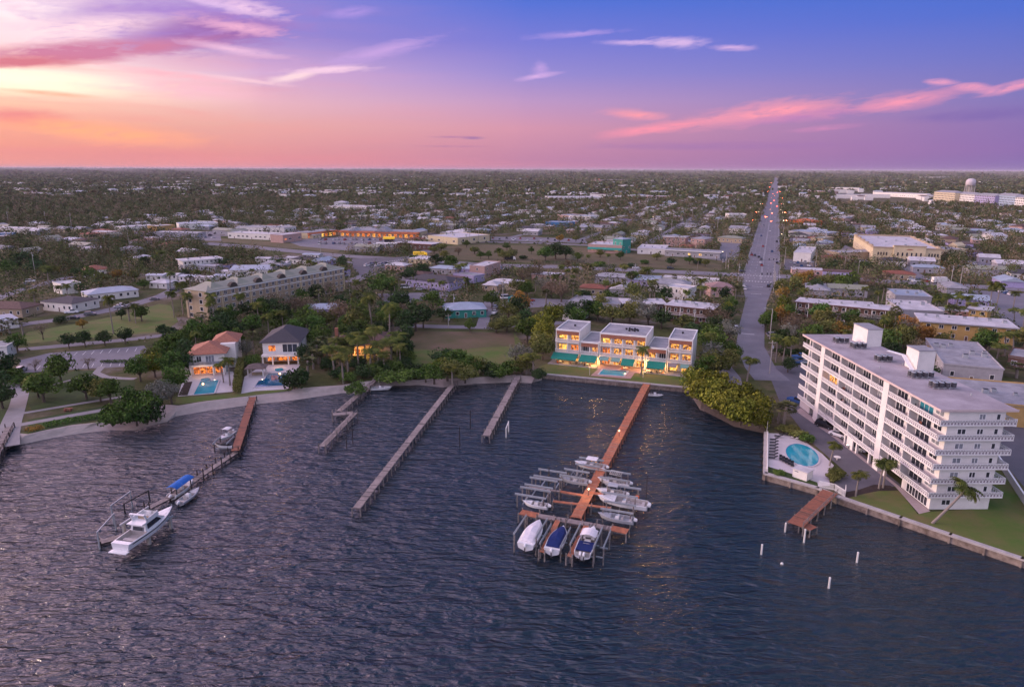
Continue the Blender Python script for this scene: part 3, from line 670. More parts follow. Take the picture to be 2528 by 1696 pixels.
def build_protos():
    for key, lm, spec in (('green', 'green', 1), ('dark', 'dark', 1), ('olive', 'olive', 1), ('lime', 'lime', 1), ('rust', 'rust', 1), ('brown', 'brown', 0), ('grey', 'grey', 0)):
        for k in range(3):
            rng = np.random.default_rng(hash(key) % 1000 if False else sum(map(ord, key))*7+k)
            if spec: P, T, B = crown(rng, 34, 4.3, 3.9, 4.3, 54, .25, .85, .33, .2)
            else: P, T, B = crown(rng, 38, 4.3, 3.6, 4.5, 34, .16, .8, .28, .25)
            add_proto(key, 'tree', P, T, trunk_mb(3.6, .26, B), lm)
    for k in range(3):   # low spreading bush, leaves to the ground
        rng = np.random.default_rng(50+k)
        for key, lm in (('mangrove', 'lime'), ('bushgreen', 'green'), ('busholive', 'olive'), ('bushdark', 'dark')):
            P, T, B = crown(rng, 26, 4.2, 2.6, 2.3, 64, .26, .8, .38, .2); P[:, :, 2] = np.maximum(P[:, :, 2], -.3)
            add_proto(key, 'shrub', P, T, trunk_mb(1.6, .2, B), lm)
    for k in range(2):   # almost bare
        rng = np.random.default_rng(70+k); P, T, B = crown(rng, 26, 4.0, 2.8, 5.0, 15, .12, .7, .32, .3)
        mb = trunk_mb(4.2, .2, B)
        for b in B: 
            for j in range(3): mb.cyl(Vector(b)*.8+Vector((0, 0, .9)), Vector(b)+Vector(rng.normal(size=3)*.8), .05, .02, 3, cap=False)
        add_proto('bare', 'tree', P, T, mb, 'brown')
    for k in range(3):   # layered conifer
        rng = np.random.default_rng(80+k); P, T = [], []
        for i in range(46):
            z = rng.uniform(2, 15); r = (1-(z/16.5)**1.4)*2.9+.3; a = rng.uniform(0, 6.28); c = np.array([math.cos(a)*r*.55, math.sin(a)*r*.55, z])
            q = rng.normal(size=(26, 3)); C = c+q*np.array([.62, .62, .4])*max(.5, r*.42); P.append(leaves(C, .24, rng, .2)); T.append(np.clip(rng.normal(.45, .25, 26), 0, 1))
        mb = MB(); mb.cyl((0, 0, -.1), (0, 0, 15), .28, .06, 7); add_proto('pine', 'tree', np.concatenate(P), np.concatenate(T), mb, 'pine')
    for k in range(4):   # feather palm, height 10
        rng = np.random.default_rng(90+k); H_ = 10; bx = rng.uniform(-.9, .9); P, T = [], []
        tr = MB(); pts = [Vector((bx*(max(0,z)/H_)**1.8, 0, z)) for z in (-.1, 2, 4, 6, 8, H_)]
        for i in range(5): tr.cyl(pts[i], pts[i+1], .24-.02*i, .22-.02*i, 7)
        top = np.array(pts[-1]); nf = 27
        for i in range(nf):
            a = 6.283*i/nf+rng.uniform(-.2, .2); e = rng.uniform(-.35, 1.15); Lf = rng.uniform(2.5, 3.3); p = top.copy(); seg = 9; tt = rng.uniform(.15, .9) if e > -.1 else rng.uniform(.0, .3)
            dx = np.array([math.cos(a), math.sin(a), 0]); side = np.array([-math.sin(a), math.cos(a), 0])
            for s in range(seg):
                ang = e-(s/seg)**1.15*1.9; d = dx*math.cos(ang)+np.array([0, 0, 1])*math.sin(ang); p2 = p+d*Lf/seg; w = .8*math.sin(math.pi*min(.96, (s+.9)/(seg+.6)))+.08
                dn = np.array([0, 0, -1])
                for sg in (-1, 1):
                    tip = side*sg*w*.85+dn*w*.55+d*.18
                    P.append([p, p+(p2-p)*.62, p+(p2-p)*.75+tip, p+(p2-p)*.1+tip*.92]); T.append(min(1, max(0, tt+rng.normal(0, .12))))
                p = p2
        add_proto('palm', 'palm', np.array(P), np.array(T), tr, 'palm', 'palmbark')
    for k in range(3):   # fan palm, height 7
        rng = np.random.default_rng(110+k); H_ = 6.2; P, T = [], []; tr = MB(); tr.cyl((0, 0, -.1), (.2, 0, H_), .26, .22, 7)
        for i in range(46):
            d = rng.normal(size=3); d /= np.linalg.norm(d); d[2] = d[2]*.85+.1; c = np.array([.2, 0, H_])+d*rng.uniform(1.0, 1.55)
            u = np.cross(d, [0, 0, 1.0]); u /= np.linalg.norm(u)+1e-6; v = np.cross(u, d); t0 = rng.uniform(.1, .9)
            for j in range(5):
                a = -1.15+j*.575; f = u*math.sin(a)+(d*.9+v*.1)*math.cos(a); s_ = u*math.cos(a)-d*math.sin(a)
                P.append([c, c+f*.45+s_*.13, c+f*.95-np.array([0, 0, .22]), c+f*.45-s_*.13]); T.append(np.clip(t0+rng.normal(0, .1), 0, 1))
        add_proto('sabal', 'palm', np.array(P), np.array(T), tr, 'sabal', 'palmbark')
build_protos()
NOM = {'palm': (10.8, 6.0), 'sabal': (7.8, 4.2), 'pine': (16, 6), 'mangrove': (4.9, 9.2), 'bushgreen': (4.9, 9.2), 'busholive': (4.9, 9.2), 'bushdark': (4.9, 9.2), 'bare': (8, 8.4)}
LOOK = {'green': 'leafy green tree', 'dark': 'dark green tree', 'olive': 'olive green tree', 'lime': 'yellow green tree', 'rust': 'rust coloured tree', 'brown': 'thin brownish tree', 'grey': 'thin greyish tree',
 'bare': 'nearly bare tree', 'pine': 'tall dark conifer', 'palm': 'feather palm', 'sabal': 'round headed fan palm', 'mangrove': 'yellow green mangrove bush', 'bushgreen': 'dense green bush', 'busholive': 'olive bush', 'bushdark': 'dark green bush'}
NAMEOF = {'palm': 'palm_tree', 'sabal': 'fan_palm', 'mangrove': 'mangrove_bush', 'bushgreen': 'bush', 'busholive': 'bush', 'bushdark': 'bush', 'pine': 'conifer_tree'}
PLANTED = []   # (x, y, radius)
AUTO = []      # things whose label is worded later from what stands near them
def plant(key, x, y, h, w=None, auto=True, label=None, z=ZL, rz=None, lean=None, v=None):
    kind, cm, tm = PROTO[key][random.randrange(len(PROTO[key])) if v is None else v]; H0, W0 = NOM.get(key, (8.0, 9.2))
    w = w if w else W0*h/H0
    nm = NAMEOF.get(key, 'tree'); e = thing(nm, label, 'palm' if kind == 'palm' else 'bush' if kind == 'shrub' else 'tree', (x, y, z), random.uniform(0, 6.28) if rz is None else rz)
    e.scale = (w/W0, w/W0, h/H0)
    if lean: e.rotation_euler = lean
    c = bpy.data.objects.new('crown' if kind != 'shrub' else 'foliage', cm); COL.objects.link(c); c.parent = e
    t = bpy.data.objects.new('trunk' if kind != 'shrub' else 'stem', tm); COL.objects.link(t); t.parent = e
    PLANTED.append((x, y, w/2))
    if label is None: AUTO.append((e, LOOK[key], 'tree' if kind == 'tree' else kind, 'trees and bushes of the waterfront'))
    return e
def T(key, px, py, h, w=None, **k):
    p = G(px, py); return plant(key, p.x, p.y, h, w, **k)
# hand placed, photo pixel of the foot, height, width in metres
HT = '''
olive 1070 628 6 9;bushgreen 1110 640 2.5 8;green 1230 632 6 9;bushdark 1290 640 3 8;olive 1480 634 6 9;green 1530 640 6 8;bushgreen 1590 650 3 8;dark 1655 655 6 8;brown 1130 632 6 8;palm 1500 652 7 5;palm 1450 655 7 5;palm 1720 662 7 5;bushgreen 1020 640 2.5 7;green 1250 618 6 8;olive 1000 628 5 7;bushdark 1720 650 3 8;grey 1410 650 6 8
dark 1640 745 8 9;olive 1480 765 8 9;dark 1410 790 8 9;olive 1700 770 8 8;green 1425 805 8 9;green 930 865 8 8;dark 870 860 8 9;bushdark 1000 912 4 7;sabal 855 905 7 6;palm 840 905 9 7;palm 990 915 8 7
dark 540 818 9 9;green 575 812 9 9;dark 610 806 9 10;green 645 798 10 10;dark 682 786 9 10;grey 715 776 9 11;green 745 762 9 10;dark 780 752 9 10;brown 815 738 8 9;green 520 790 8 8;dark 700 800 8 9
bushdark 835 938 3.5 7;bushgreen 860 945 3 7;bushdark 900 935 4 8;bushgreen 925 930 4 8;bushdark 945 925 4 8;bushgreen 970 920 4 8;bushdark 880 915 4 8;dark 795 895 7 8;bushdark 815 915 4 7;green 1000 905 6 8;dark 760 905 7 8
olive 1170 628 6 10;olive 1095 640 6 9;green 1150 612 6 9;brown 1400 668 7 9;olive 1450 676 7 9;grey 1500 680 7 9;palm 1540 690 8 6;palm 1385 690 8 6;olive 1590 684 6 8;bushgreen 1480 655 3 9;bushdark 1560 658 3 8;brown 1330 668 8 10;olive 1620 640 6 8;green 1700 650 6 8;olive 1740 655 5 7
green 110 1001 8 10;olive 96 990 6 8;green 153 957 9 9;green 215 993 7 8.5;olive 250 1000 6 7;green 275 1001 6.5 7;green 348 948 7.5 8;lime 384 938 7 8;green 425 945 9 9;green 439 893 9 9
dark 470 930 7 8;green 405 900 7 8;olive 372 915 6 7;dark 428 864 7 7;dark 455 905 8 7;green 462 875 8 7;green 436 975 7 8;grey 400 1000 6.5 8;grey 425 1003 6 7;bushgreen 300 1052 5 9;bushgreen 340 1056 5.5 9;bushgreen 280 1058 4 7
green 372 1042 7 8;bushdark 365 1052 5 8;grey 392 1030 8 9;green 330 1030 7 8;dark 171 868 5 6;dark 211 864 5.5 6;dark 260 860 5 6.5;dark 310 855 5.5 6;dark 403 839 5.5 6;rust 204 818 4 5;palm 280 831 14 6;sabal 58 837 6.5 5
sabal 25 833 6 5;bare 107 847 7 7;palm 452 784 14 7;palm 532 822 14.5 6;palm 600 802 12 6;palm 430 790 11 6;palm 470 795 11 6;green 44 877 6 8;dark 16 940 7 8;dark 8 1017 7 9;bushdark -5 960 4 8;bare 219 919 4.5 6;bare 88 924 4 6;bushgreen 60 955 2.5 8
bushgreen 25 945 3 9;green 350 800 7 8;palm 335 805 8 5;sabal 320 800 8 5;dark 300 796 5 5;palm 150 750 7 5;palm 85 760 7 5;bushdark 150 805 3 7
palm 569 957 8 6;palm 553 950 6 5;palm 560 905 7 5;sabal 575 885 6 5;palm 585 870 6 5;grey 609 896 8 6;sabal 628 880 8 5;bushgreen 625 908 4 7;bushdark 727 964 5.5 9;bushdark 742 950 5 7;sabal 760 934 6 6;sabal 787 901 7.5 6;sabal 775 915 6 6;green 770 870 8 8;sabal 800 885 7 6
palm 826 928 9 8;palm 848 950 9 8;palm 886 920 11 9;palm 903 907 11 9;palm 870 900 10 8;palm 936 917 9 8;palm 966 907 9 8;palm 982 896 10 8;palm 915 925 8 8;palm 860 925 8 8;palm 925 890 11 8;palm 950 925 7 7
palm 919 826 15 8;palm 963 848 14 8;bushdark 998 888 7 8;bushdark 985 870 7 7;dark 1000 855 8 8;bushgreen 982 945 3 10;bushgreen 1010 938 3.2 10;bushgreen 955 945 3 8;bushdark 1025 925 3 9;bushgreen 881 977 3.6 7
green 1073 949 6.5 9;olive 1105 940 7 10;green 1125 915 7.5 10;olive 1149 946 6 9;green 1160 930 6.5 9;dark 1090 905 6 9;olive 1180 925 6 8;palm 1118 955 6 7;lime 1085 925 5 8;green 1052 945 5.5 7
bushgreen 1235 931 4 8;bushgreen 1265 925 4.5 8;bushdark 1205 925 4 6;bushdark 1220 933 3 7;grey 1275 905 8 9;grey 1300 915 8 9;olive 1290 925 6 8;palm 1318 930 7 8;palm 1300 925 6 7;bushdark 1330 935 3.5 6
lime 1334 836 10 11;lime 1366 815 11 11;lime 1345 860 10 10;olive 1340 888 9 9;olive 1330 870 8 9;olive 1251 821 7 10;olive 1225 822 5 8;dark 1297 810 8 9;olive 1275 815 7 8;green 1160 821 5.5 6
dark 1026 819 12 14;dark 1045 812 10 10;dark 1000 830 10 10;dark 1095 795 6 9;green 943 738 12 16;green 965 735 10 12;dark 1005 700 9 13;dark 1040 690 9 13;green 1214 760 8 10;palm 975 742 9 6;palm 1065 730 8 6;palm 1090 742 9 6
green 750 838 7 9;green 780 830 8 9;olive 805 815 8 9;lime 830 800 7 7;rust 850 790 6 7;olive 880 805 9 9;palm 895 800 8 6;dark 690 800 9 10;dark 655 790 9 10;brown 720 790 10 13;brown 690 775 10 12;brown 755 780 9 11
palm 640 815 10 6;palm 700 830 9 6;palm 665 840 9 6;sabal 720 838 7 6;dark 730 815 6 8;palm 520 800 8 6;palm 555 815 8 6;dark 570 805 6 7;sabal 500 822 7 6;green 500 850 6 8;dark 840 770 8 10
dark 1454 785 9 12;green 1475 790 8 10;olive 1510 800 9 12;olive 1554 796 9 12;grey 1599 802 10 13;dark 1632 809 8 10;grey 1570 780 10 12;olive 1686 814 7 10;dark 1766 827 8 9;green 1735 838 7 9;dark 1710 840 7 9;brown 1745 800 9 7;brown 1765 790 9 7;lime 1790 780 7 6;green 1805 765 7 7
olive 1766 930 9 11;grey 1755 905 9 10;green 1745 935 8 8;dark 1790 870 5 7;olive 1800 910 7 8;palm 1845 937 7 7
mangrove 1722 981 6 10;mangrove 1755 1003 6.5 10;mangrove 1789 1019 6.5 10;mangrove 1829 1044 6.5 10;mangrove 1740 960 6.5 10;mangrove 1780 978 7 10;mangrove 1830 1002 7 10;mangrove 1870 1024 6.5 9;mangrove 1875 1052 5.5 8;mangrove 1810 1032 6 9;mangrove 1850 990 5 8;mangrove 1765 985 6.5 9;mangrove 1715 955 6 9;mangrove 1800 998 6.5 9;sabal 1935 1052 6.5 6;sabal 1922 1040 5 5
palm 1932 900 9 6;palm 1950 905 10 6;palm 1915 890 9 6;dark 1945 915 5 6;green 1889 812 8 7;green 1900 806 8 7;rust 1925 802 9 8;lime 1935 775 9 8;rust 1930 745 9 8;olive 1925 722 8 9;lime 1920 790 7 7;green 1945 790 8 8
brown 1960 815 8 10;brown 1990 825 7 10;grey 1945 838 7 9;olive 2040 822 7 11;rust 2075 828 6 9;olive 2110 815 7 11;grey 2150 810 7 11;olive 2190 830 9 10;olive 2220 860 9 9;olive 2205 800 8 10;rust 2230 820 8 9;brown 2260 880 8 7;rust 2290 900 7 6;green 2170 850 7 8;dark 2200 880 6 8
bushdark 1935 870 2 8;rust 1990 695 8 11;olive 2040 705 9 12;green 2075 712 9 11;green 2100 705 9 11;brown 2140 715 9 12;brown 2170 700 9 12;dark 2010 720 8 9;dark 2060 660 6 12;dark 2130 660 6 12;green 2350 655 6 9;rust 1975 705 8 10;olive 1960 715 8 9
palm 2310 775 8 7;palm 2335 770 9 7;palm 2355 765 8 7;palm 2380 775 9 7;palm 2365 790 7 7;palm 2395 785 8 7;dark 2340 790 4 7;palm 2438 770 14 6;palm 2455 772 14 6;palm 2500 755 8 6;palm 2502 795 7 6;palm 2522 820 10 6
palm 2440 860 7 7;palm 2480 870 8 8;palm 2420 845 6 6;palm 2500 860 7 7;palm 2460 885 6 7;sabal 2410 912 4 7;sabal 2435 915 4 7;sabal 2425 905 4.5 7;sabal 2510 925 4.5 7;bushdark 2300 930 4 7
palm 2050 1145 5.2 4.4;palm 2115 1219 5 4.4;palm 2172 1200 6.2 5;palm 2182 1198 5.8 5;busholive 2068 1172 1.8 4.2;busholive 2058 1180 1.6 3.6;bushgreen 1925 1166 .9 3
busholive 1940 1062 1.8 4.5;busholive 1955 1066 2 5;busholive 1975 1076 2.1 5;bushgreen 1993 1086 2 4.5
dark 1370 640 12 17;green 1345 645 11 13;dark 1395 640 10 13;olive 1260 640 8 11;olive 1243 644 8 10;green 1425 645 7 9;green 1310 628 6 6;green 1185 640 6 7;green 1205 640 6 7;olive 1088 622 7 11;rust 1380 598 7 9;olive 1420 596 6 7
brown 1320 690 9 14;brown 1290 700 9 12;olive 1275 725 8 11;brown 1360 735 10 13;brown 1385 745 10 12;grey 1340 725 9 11;palm 1365 720 9 6;green 1300 735 8 10;dark 1440 745 6 11;palm 1428 752 6 5;green 1500 745 6 10;olive 1560 735 8 11;olive 1530 725 8 11;palm 1468 680 7 6;palm 1512 692 7 6;palm 1535 685 8 7;palm 1595 700 9 8;palm 1610 735 9 7;palm 1728 730 9 8;palm 1735 745 8 7;dark 1790 745 8 8;green 1560 700 8 11;olive 1575 760 8 9
palm 675 685 7 6;palm 700 690 6 5;dark 690 672 8 8;palm 760 680 8 6;palm 775 685 8 6;palm 620 695 6 5;dark 555 670 7 8;dark 535 668 7 8;palm 490 705 7 6;palm 420 725 10 7;dark 455 690 5 7;palm 1145 690 9 7;palm 1130 695 9 7;dark 1075 660 9 13;green 1110 665 9 12;dark 845 665 8 9
dark 60 680 12 18;dark 90 690 11 14;green 20 690 10 12;dark 190 700 8 10;olive 130 690 8 9;palm 122 725 12 8;green 220 700 8 10;olive 250 710 8 9;rust 290 700 7 8;olive 330 700 6 9;palm 320 680 9 7;green 385 660 7 9;palm 400 660 9 8;palm 380 668 8 7;dark 360 670 8 9;green 355 720 5 8;dark 200 735 6 8;green 190 730 6 7
'''
for ln in HT.strip().split('\n'):
    for it in ln.split(';'):
        q = it.split(); 
        if len(q) < 4: continue
        k_ = 1.18 if float(q[1]) < 520 and float(q[2]) > 840 and q[0] != 'bare' else 1.08
        T(q[0], float(q[1]), float(q[2]), float(q[3])*k_, float(q[4])*k_ if len(q) > 4 else None)
# leaning coconut palm on the condo lawn
p = G(2305, 1284)
lp = plant("palm", p.x, p.y, 9.6, 7.2, label='leaning coconut palm growing from the condo lawn beside the seawall', z=ZL, lean=(R(6), R(38), R(8)), v=1)
# ------------------------------------------------------------------ buildings
FOOT = []; LANDMARKS = []
def frame_xy(A, B):
    d = (B-A).to_2d(); W = d.length; return W, math.atan2(d.y, d.x)
def window(parent, x0, x1, z0, z1, face='F', W=0, D=0, glass='glass', frame='trim', name='window', out=.05, mull=1, y=0.0):
    """one window: frame bars standing 5 cm off the wall and a pane behind them"""
    mb = MB(); w = x1-x0; h = z1-z0; b = min(.12, w*.12)
    def put(u0, u1, v0, v1, d0, d1, m):
        if face == 'F': mb.box(u0, u1, y-d1, y-d0, v0, v1, m)
        elif face == 'L': mb.box(-d1+y, -d0+y, u0, u1, v0, v1, m)
        elif face == 'R': mb.box(W+d0, W+d1, u0, u1, v0, v1, m)
    put(x0+b*.5, x1-b*.5, z0+b*.5, z1-b*.5, -.02, out*.5, 0)
    put(x0, x1, z0, z0+b, -.01, out, 1); put(x0, x1, z1-b, z1, -.01, out, 1)
    for k in range(mull+1):
        c = x0+b/2+(w-b)*k/mull; put(c-b/2, c+b/2, z0+b, z1-b, -.01, out-.004, 1)
    return mb.obj(name, [glass, frame], parent)
def roof_mb(W, D, h, kind, rh, o=.5):
    mb = MB()
    if kind == 'flat':
        mb.box(-.15, W+.15, -.15, D+.15, h, h+.22)
    elif kind == 'over':
        mb.box(-1.0, W+1.0, -1.0, D+1.0, h, h+.35)
    elif kind == 'hip':
        k = min(W, D)/2
        e = [(-o, -o, h), (W+o, -o, h), (W+o, D+o, h), (-o, D+o, h)]; e2 = [(x, y, h+.12) for x, y, z in e]
        r = [(k, D/2, h+rh), (W-k, D/2, h+rh)] if W >= D else [(W/2, k, h+rh), (W/2, D-k, h+rh)]
        if W >= D: fs = [(4, 5, 9, 8), (5, 6, 9), (6, 7, 8, 9), (7, 4, 8)]
        else: fs = [(4, 5, 8), (5, 6, 9, 8), (6, 7, 9), (7, 4, 8, 9)]
        mb.add(e+e2+r, [(3, 2, 1, 0), (0, 1, 5, 4), (1, 2, 6, 5), (2, 3, 7, 6), (3, 0, 4, 7)]+fs)
    elif kind == 'gable':
        if W >= D: mb.add([(-o, -o, h), (W+o, -o, h), (W+o, D+o, h), (-o, D+o, h), (-o, D/2, h+rh), (W+o, D/2, h+rh)], [(0, 1, 5, 4), (2, 3, 4, 5), (0, 4, 3), (1, 2, 5), (3, 2, 1, 0)])
        else: mb.add([(-o, -o, h), (W+o, -o, h), (W+o, D+o, h), (-o, D+o, h), (W/2, -o, h+rh), (W/2, D+o, h+rh)], [(0, 4, 5, 3), (1, 2, 5, 4), (0, 1, 4), (2, 3, 5), (3, 2, 1, 0)])
    return mb
def building(name, label, cat, A, B, D, h, roof='flat', wall='white', roofm='roofwhite', rh=1.8, floors=1, winw=1.4, gap=3.2, glass='glass', door=True, units=0, parapet=True, eave=True, group=None, lit=(), fascia=None, walk=False, land=None, sides=True, margin=1.5, awn=None, chim=False, seed=0, frame='trim'):
    """A, B: photo pixels of the two front corners of the eave (or world points)"""
    rnd = random.Random(sum(map(ord, str(A)+str(B)))+seed)
    if isinstance(A, tuple):
        z = ZL+h if eave else ZL; A = G(A[0], A[1], z); B = G(B[0], B[1], z)
    W, a = frame_xy(A, B); t = thing(name, label, cat, (A.x, A.y, ZL), a, group)
    mb = MB(); mb.box(0, W, 0, D, -.3, h-.002); wo = mb.obj('wall', wall, t)
    rm = roof_mb(W, D, h, roof, rh); ro = rm.obj('roof', roofm, t)
    if roof == 'flat' and parapet:
        p = MB(); e = .15; p.box(-e-.02, W+e+.02, -e-.02, -e+.23, h+.1, h+.55); p.box(-e-.02, W+e+.02, D+e-.23, D+e+.02, h+.1, h+.55)
        p.box(-e-.02, -e+.23, -e+.23, D+e-.23, h+.1, h+.548); p.box(W+e-.23, W+e+.02, -e+.23, D+e-.23, h+.1, h+.548); p.obj('parapet', fascia or wall, t)
    if roof == 'over': MB().box(-1.02, W+1.02, -1.03, -.98, h-.05, h+.4).obj('fascia', fascia or 'trim', t)
    if chim: MB().box(W*.3, W*.3+1.1, D*.3, D*.3+1, h, h+rh+1.6).obj('chimney', 'beige', ro)
    fh = h/floors; base = 0
    n = max(1, int(W/gap)); count = 0
    for f in range(floors):
        for k in range(n):
            if count > 60: break
            x = (k+.5)*W/n; g = glass
            if lit and rnd.random() < lit[1]: g = lit[0]
            isdoor = door and f == 0 and k % 4 == n//2 % 4
            w = winw*rnd.uniform(.75, 1.15)
            if isdoor: window(t, x-.55, x+.55, .05, min(fh*.8, 2.2), 'F', glass='brown' if wall != 'brown' else 'glass', name='door')
            else: window(t, x-w/2, x+w/2, f*fh+fh*.34, f*fh+min(fh*.82, fh*.34+1.6), 'F', glass=g, frame=frame, mull=1 if w < 1.5 else 2)
            count += 1
    if sides:
        nd = max(1, int(D/(gap*1.3))); left = A.x+B.x > 0
        for f in range(floors):
            for k in range(nd):
                if count > 80: break
                y = (k+.5)*D/nd; window(t, y-winw*.4, y+winw*.4, f*fh+fh*.38, f*fh+fh*.78, 'L' if left else 'R', W, D, glass=glass, frame=frame); count += 1
    if walk:  # open gallery of the upper floors with railing and posts
        for f in range(1, floors):
            g = MB(); g.box(0, W, -1.5, -.06, f*fh-.12, f*fh); g.obj('walkway', 'conc', t)
            r = MB(); r.box(0, W, -1.5, -1.44, f*fh+.9, f*fh+1.0); k = int(W/.5)
            for i in range(k+1): r.box(W*i/k-.03, W*i/k+.03, -1.49, -1.45, f*fh, f*fh+.9)
            r.obj('railing', 'trim', t)
        for i in range(int(W/5)+1):
            x = .1+(W-.2)*i/max(1, int(W/5)); MB().box(x-.1, x+.1, -1.5, -1.3, 0, h).obj('post', 'trim', t)
    if awn: 
        m_ = MB(); m_.add([(0, -.06, h*.72), (W, -.06, h*.72), (W, -1.6, h*.5), (0, -1.6, h*.5), (0, -1.6, h*.42), (W, -1.6, h*.42)], [(0, 3, 2, 1), (3, 4, 5, 2)]); m_.obj('awning', awn, t)
    for i in range(units):
        x = W*(i+.5)/units+rnd.uniform(-1, 1); y = D*rnd.uniform(.25, .75); s = rnd.uniform(.8, 1.5)
        u = MB(); u.box(x, x+s, y, y+s*.9, h+.2, h+.2+s*.8); u.box(x+.08, x+s-.08, y+.08, y+s*.9-.08, h+.2+s*.8, h+.27+s*.8, 1); u.obj('rooftop_unit', ['alu', 'dark'], ro)
    c, s = math.cos(a), math.sin(a)
    def tw(x, y): return (A.x+x*c-y*s, A.y+x*s+y*c)
    m = margin; ZONES.append([tw(-m, -m), tw(W+m, -m), tw(W+m, D+m), tw(-m, D+m)]); FOOT.append(ZONES[-1])
    q = tw(W/2, D/2)
    if land: LANDMARKS.append((q[0], q[1], land))
    t['__c'] = 0; del t['__c']
    return t, W, D, a
def b_(*a, **k): return building(*a, **k)
def town():
    # left side streets
    b_('house', 'white house with flat grey blue roof on the corner of the left street', 'house', (98, 752), (176, 758), 14, 4.2, 'hip', 'white', 'roofslate', 1.6, land='the grey roofed corner house')
    b_('house', 'long white house with pale blue hip roof above the green park strip', 'house', (215, 736), (340, 722), 13, 3.6, 'hip', 'white', 'roofblue', 2.0, land='the pale blue hip roofed house')
    b_('house', 'pale blue roofed house cut by the left edge above the park strip', 'house', (-75, 812), (44, 796), 14, 3.6, 'hip', 'white', 'roofblue', 1.5, land='the pale blue house at the left edge')
    b_('house', 'house with brown hip roof at the left edge beside the street', 'house', (-55, 770), (52, 772), 12, 3.8, 'hip', 'beige', 'roofbrown', 2.2)
    b_('shed', 'small white box shaped building under the bushy trees at the left', 'building', (129, 706), (150, 712), 9, 5, 'flat', 'white', 'roofwhite', gap=2.5)
    b_('house', 'white house with dark red hip roof among the trees at the left', 'house', (203, 676), (262, 672), 12, 4, 'hip', 'white', 'roofred', 2.4, land='the dark red roofed house')
    b_('house', 'low white house with rounded white roof left of the red roof', 'house', (205, 622), (260, 618), 12, 3.6, 'hip', 'white', 'roofwhite', 1.2)
    b_('motel', 'white two storey motel with open gallery behind the beige block', 'building', (450, 651), (546, 643), 12, 6.4, 'over', 'white', 'roofwhite', floors=2, walk=True, gap=2.6, units=3, land='the white two storey motel')
    b_('annex', 'one storey white wing with gravel roof in front of the two storey motel', 'building', (444, 662), (530, 664), 8, 3.4, 'flat', 'greywall', 'roofwhite', gap=2.6)
    b_('warehouse', 'low wide building with pale blue metal roof right of the motel', 'building', (566, 672), (668, 670), 22, 4.2, 'gable', 'white', 'roofblue', 1.6, land='the wide pale blue roof')
    b_('trailer', 'small house with white hip roof beside the beige block', 'house', (366, 704), (410, 706), 9, 3, 'hip', 'white', 'roofwhite', 1.6, gap=3)
    k = 0
    for px, py, w, rm in ((358, 686, 40, 'roofblue'), (400, 684, 34, 'roofwhite'), (440, 688, 36, 'roofblue'), (480, 690, 40, 'roofwhite'), (525, 686, 36, 'roofblue'), (545, 675, 30, 'roofwhite'), (655, 652, 50, 'roofwhite'), (705, 640, 50, 'roofwhite'), (745, 632, 40, 'roofblue'), (628, 642, 34, 'roofwhite')):
        t = b_('trailer_home', None, 'trailer', (px, py), (px+w, py+1), 7, 3, 'gable', 'white', rm, .7, gap=3, group='trailer homes behind the beige block')[0]
        AUTO.append((t, 'white trailer home with '+('pale blue' if rm == 'roofblue' else 'white')+' roof', 'trailer', 'trailer homes behind the beige block'))
    for lab, a, b2, d, h, wl, rm, u in (
        ('pale flat roofed shop at the left end of the far commercial row', (238, 557), (300, 558), 16, 4.5, 'white', 'roofwhite', 1), ('long white flat roofed showroom in the far left row', (300, 569), (384, 563), 18, 5, 'white', 'roofwhite', 2),
        ('yellow fronted white car dealer building in the far left row', (384, 566), (430, 562), 14, 6, 'yellow', 'roofwhite', 1), ('broad white car dealer hall with cars parked before it', (440, 560), (536, 556), 24, 6, 'white', 'roofblue', 2),
        ('low white service building with blue base before the car dealer', (378, 580), (486, 582), 12, 4, 'greywall', 'roofwhite', 1), ('grey roofed commercial hall right of the car dealer', (590, 566), (700, 568), 22, 6, 'white', 'roofgrey', 2),
        ('white flat roofed shop with black glass front before the grey hall', (560, 580), (668, 584), 16, 5, 'white', 'roofwhite', 2), ('pale peach building with orange trim beside the car lots', (214, 580), (262, 582), 14, 4.5, 'pink', 'roofwhite', 0),
        ('white flat roofed building cut by the left edge of the photo', (-40, 572), (90, 576), 16, 4.5, 'white', 'roofwhite', 1), ('small blue roofed building at the left edge', (-30, 588), (30, 586), 12, 4, 'blue', 'roofblue', 0)):
        b_('shop', lab, 'building', a, b2, d, h, 'flat', wl, rm, units=u, gap=5, winw=2.6)
    LANDMARKS.append((*G(460, 575).xy, 'the white car dealer'))
    b_('shop', 'pink fronted white sign block at the left end of the strip mall', 'building', (696, 586), (742, 580), 14, 6.5, 'flat', 'pink', 'roofwhite', lit=('litorange', .7), gap=6, winw=4)
    b_('shop', 'big beige flat roofed store right of the strip mall', 'building', (1055, 584), (1128, 590), 42, 5.5, 'flat', 'cream', 'roofwhite', units=4, gap=9, winw=3, land='the big beige store')
    b_('restaurant', 'low brown restaurant with white flat roof before the beige store', 'building', (975, 602), (1062, 606), 16, 4.5, 'over', 'brown', 'roofwhite', gap=4, fascia='brick', land='the brown restaurant')
    b_('house', 'large pale lavender house with grey roof behind the palms', 'house', (1000, 690), (1108, 700), 15, 4.5, 'hip', 'lav', 'roofslate', 2.4, gap=2.4, land='the lavender house')
    b_('house', 'lavender walled low wing with posts behind the dark hedge', 'house', (1118, 678), (1168, 684), 10, 3.8, 'flat', 'lav', 'roofgrey')
    b_('shop', 'two storey pinkish grey block with white flat roof near the highway', 'building', (1158, 658), (1195, 660), 24, 7, 'flat', 'pink', 'roofwhite', floors=2, gap=5, units=1, land='the pinkish grey block')
    b_('house', 'small tan house with white hip roof before the pinkish block', 'house', (1190, 704), (1226, 706), 10, 3.2, 'hip', 'beige', 'roofwhite', 1.8)
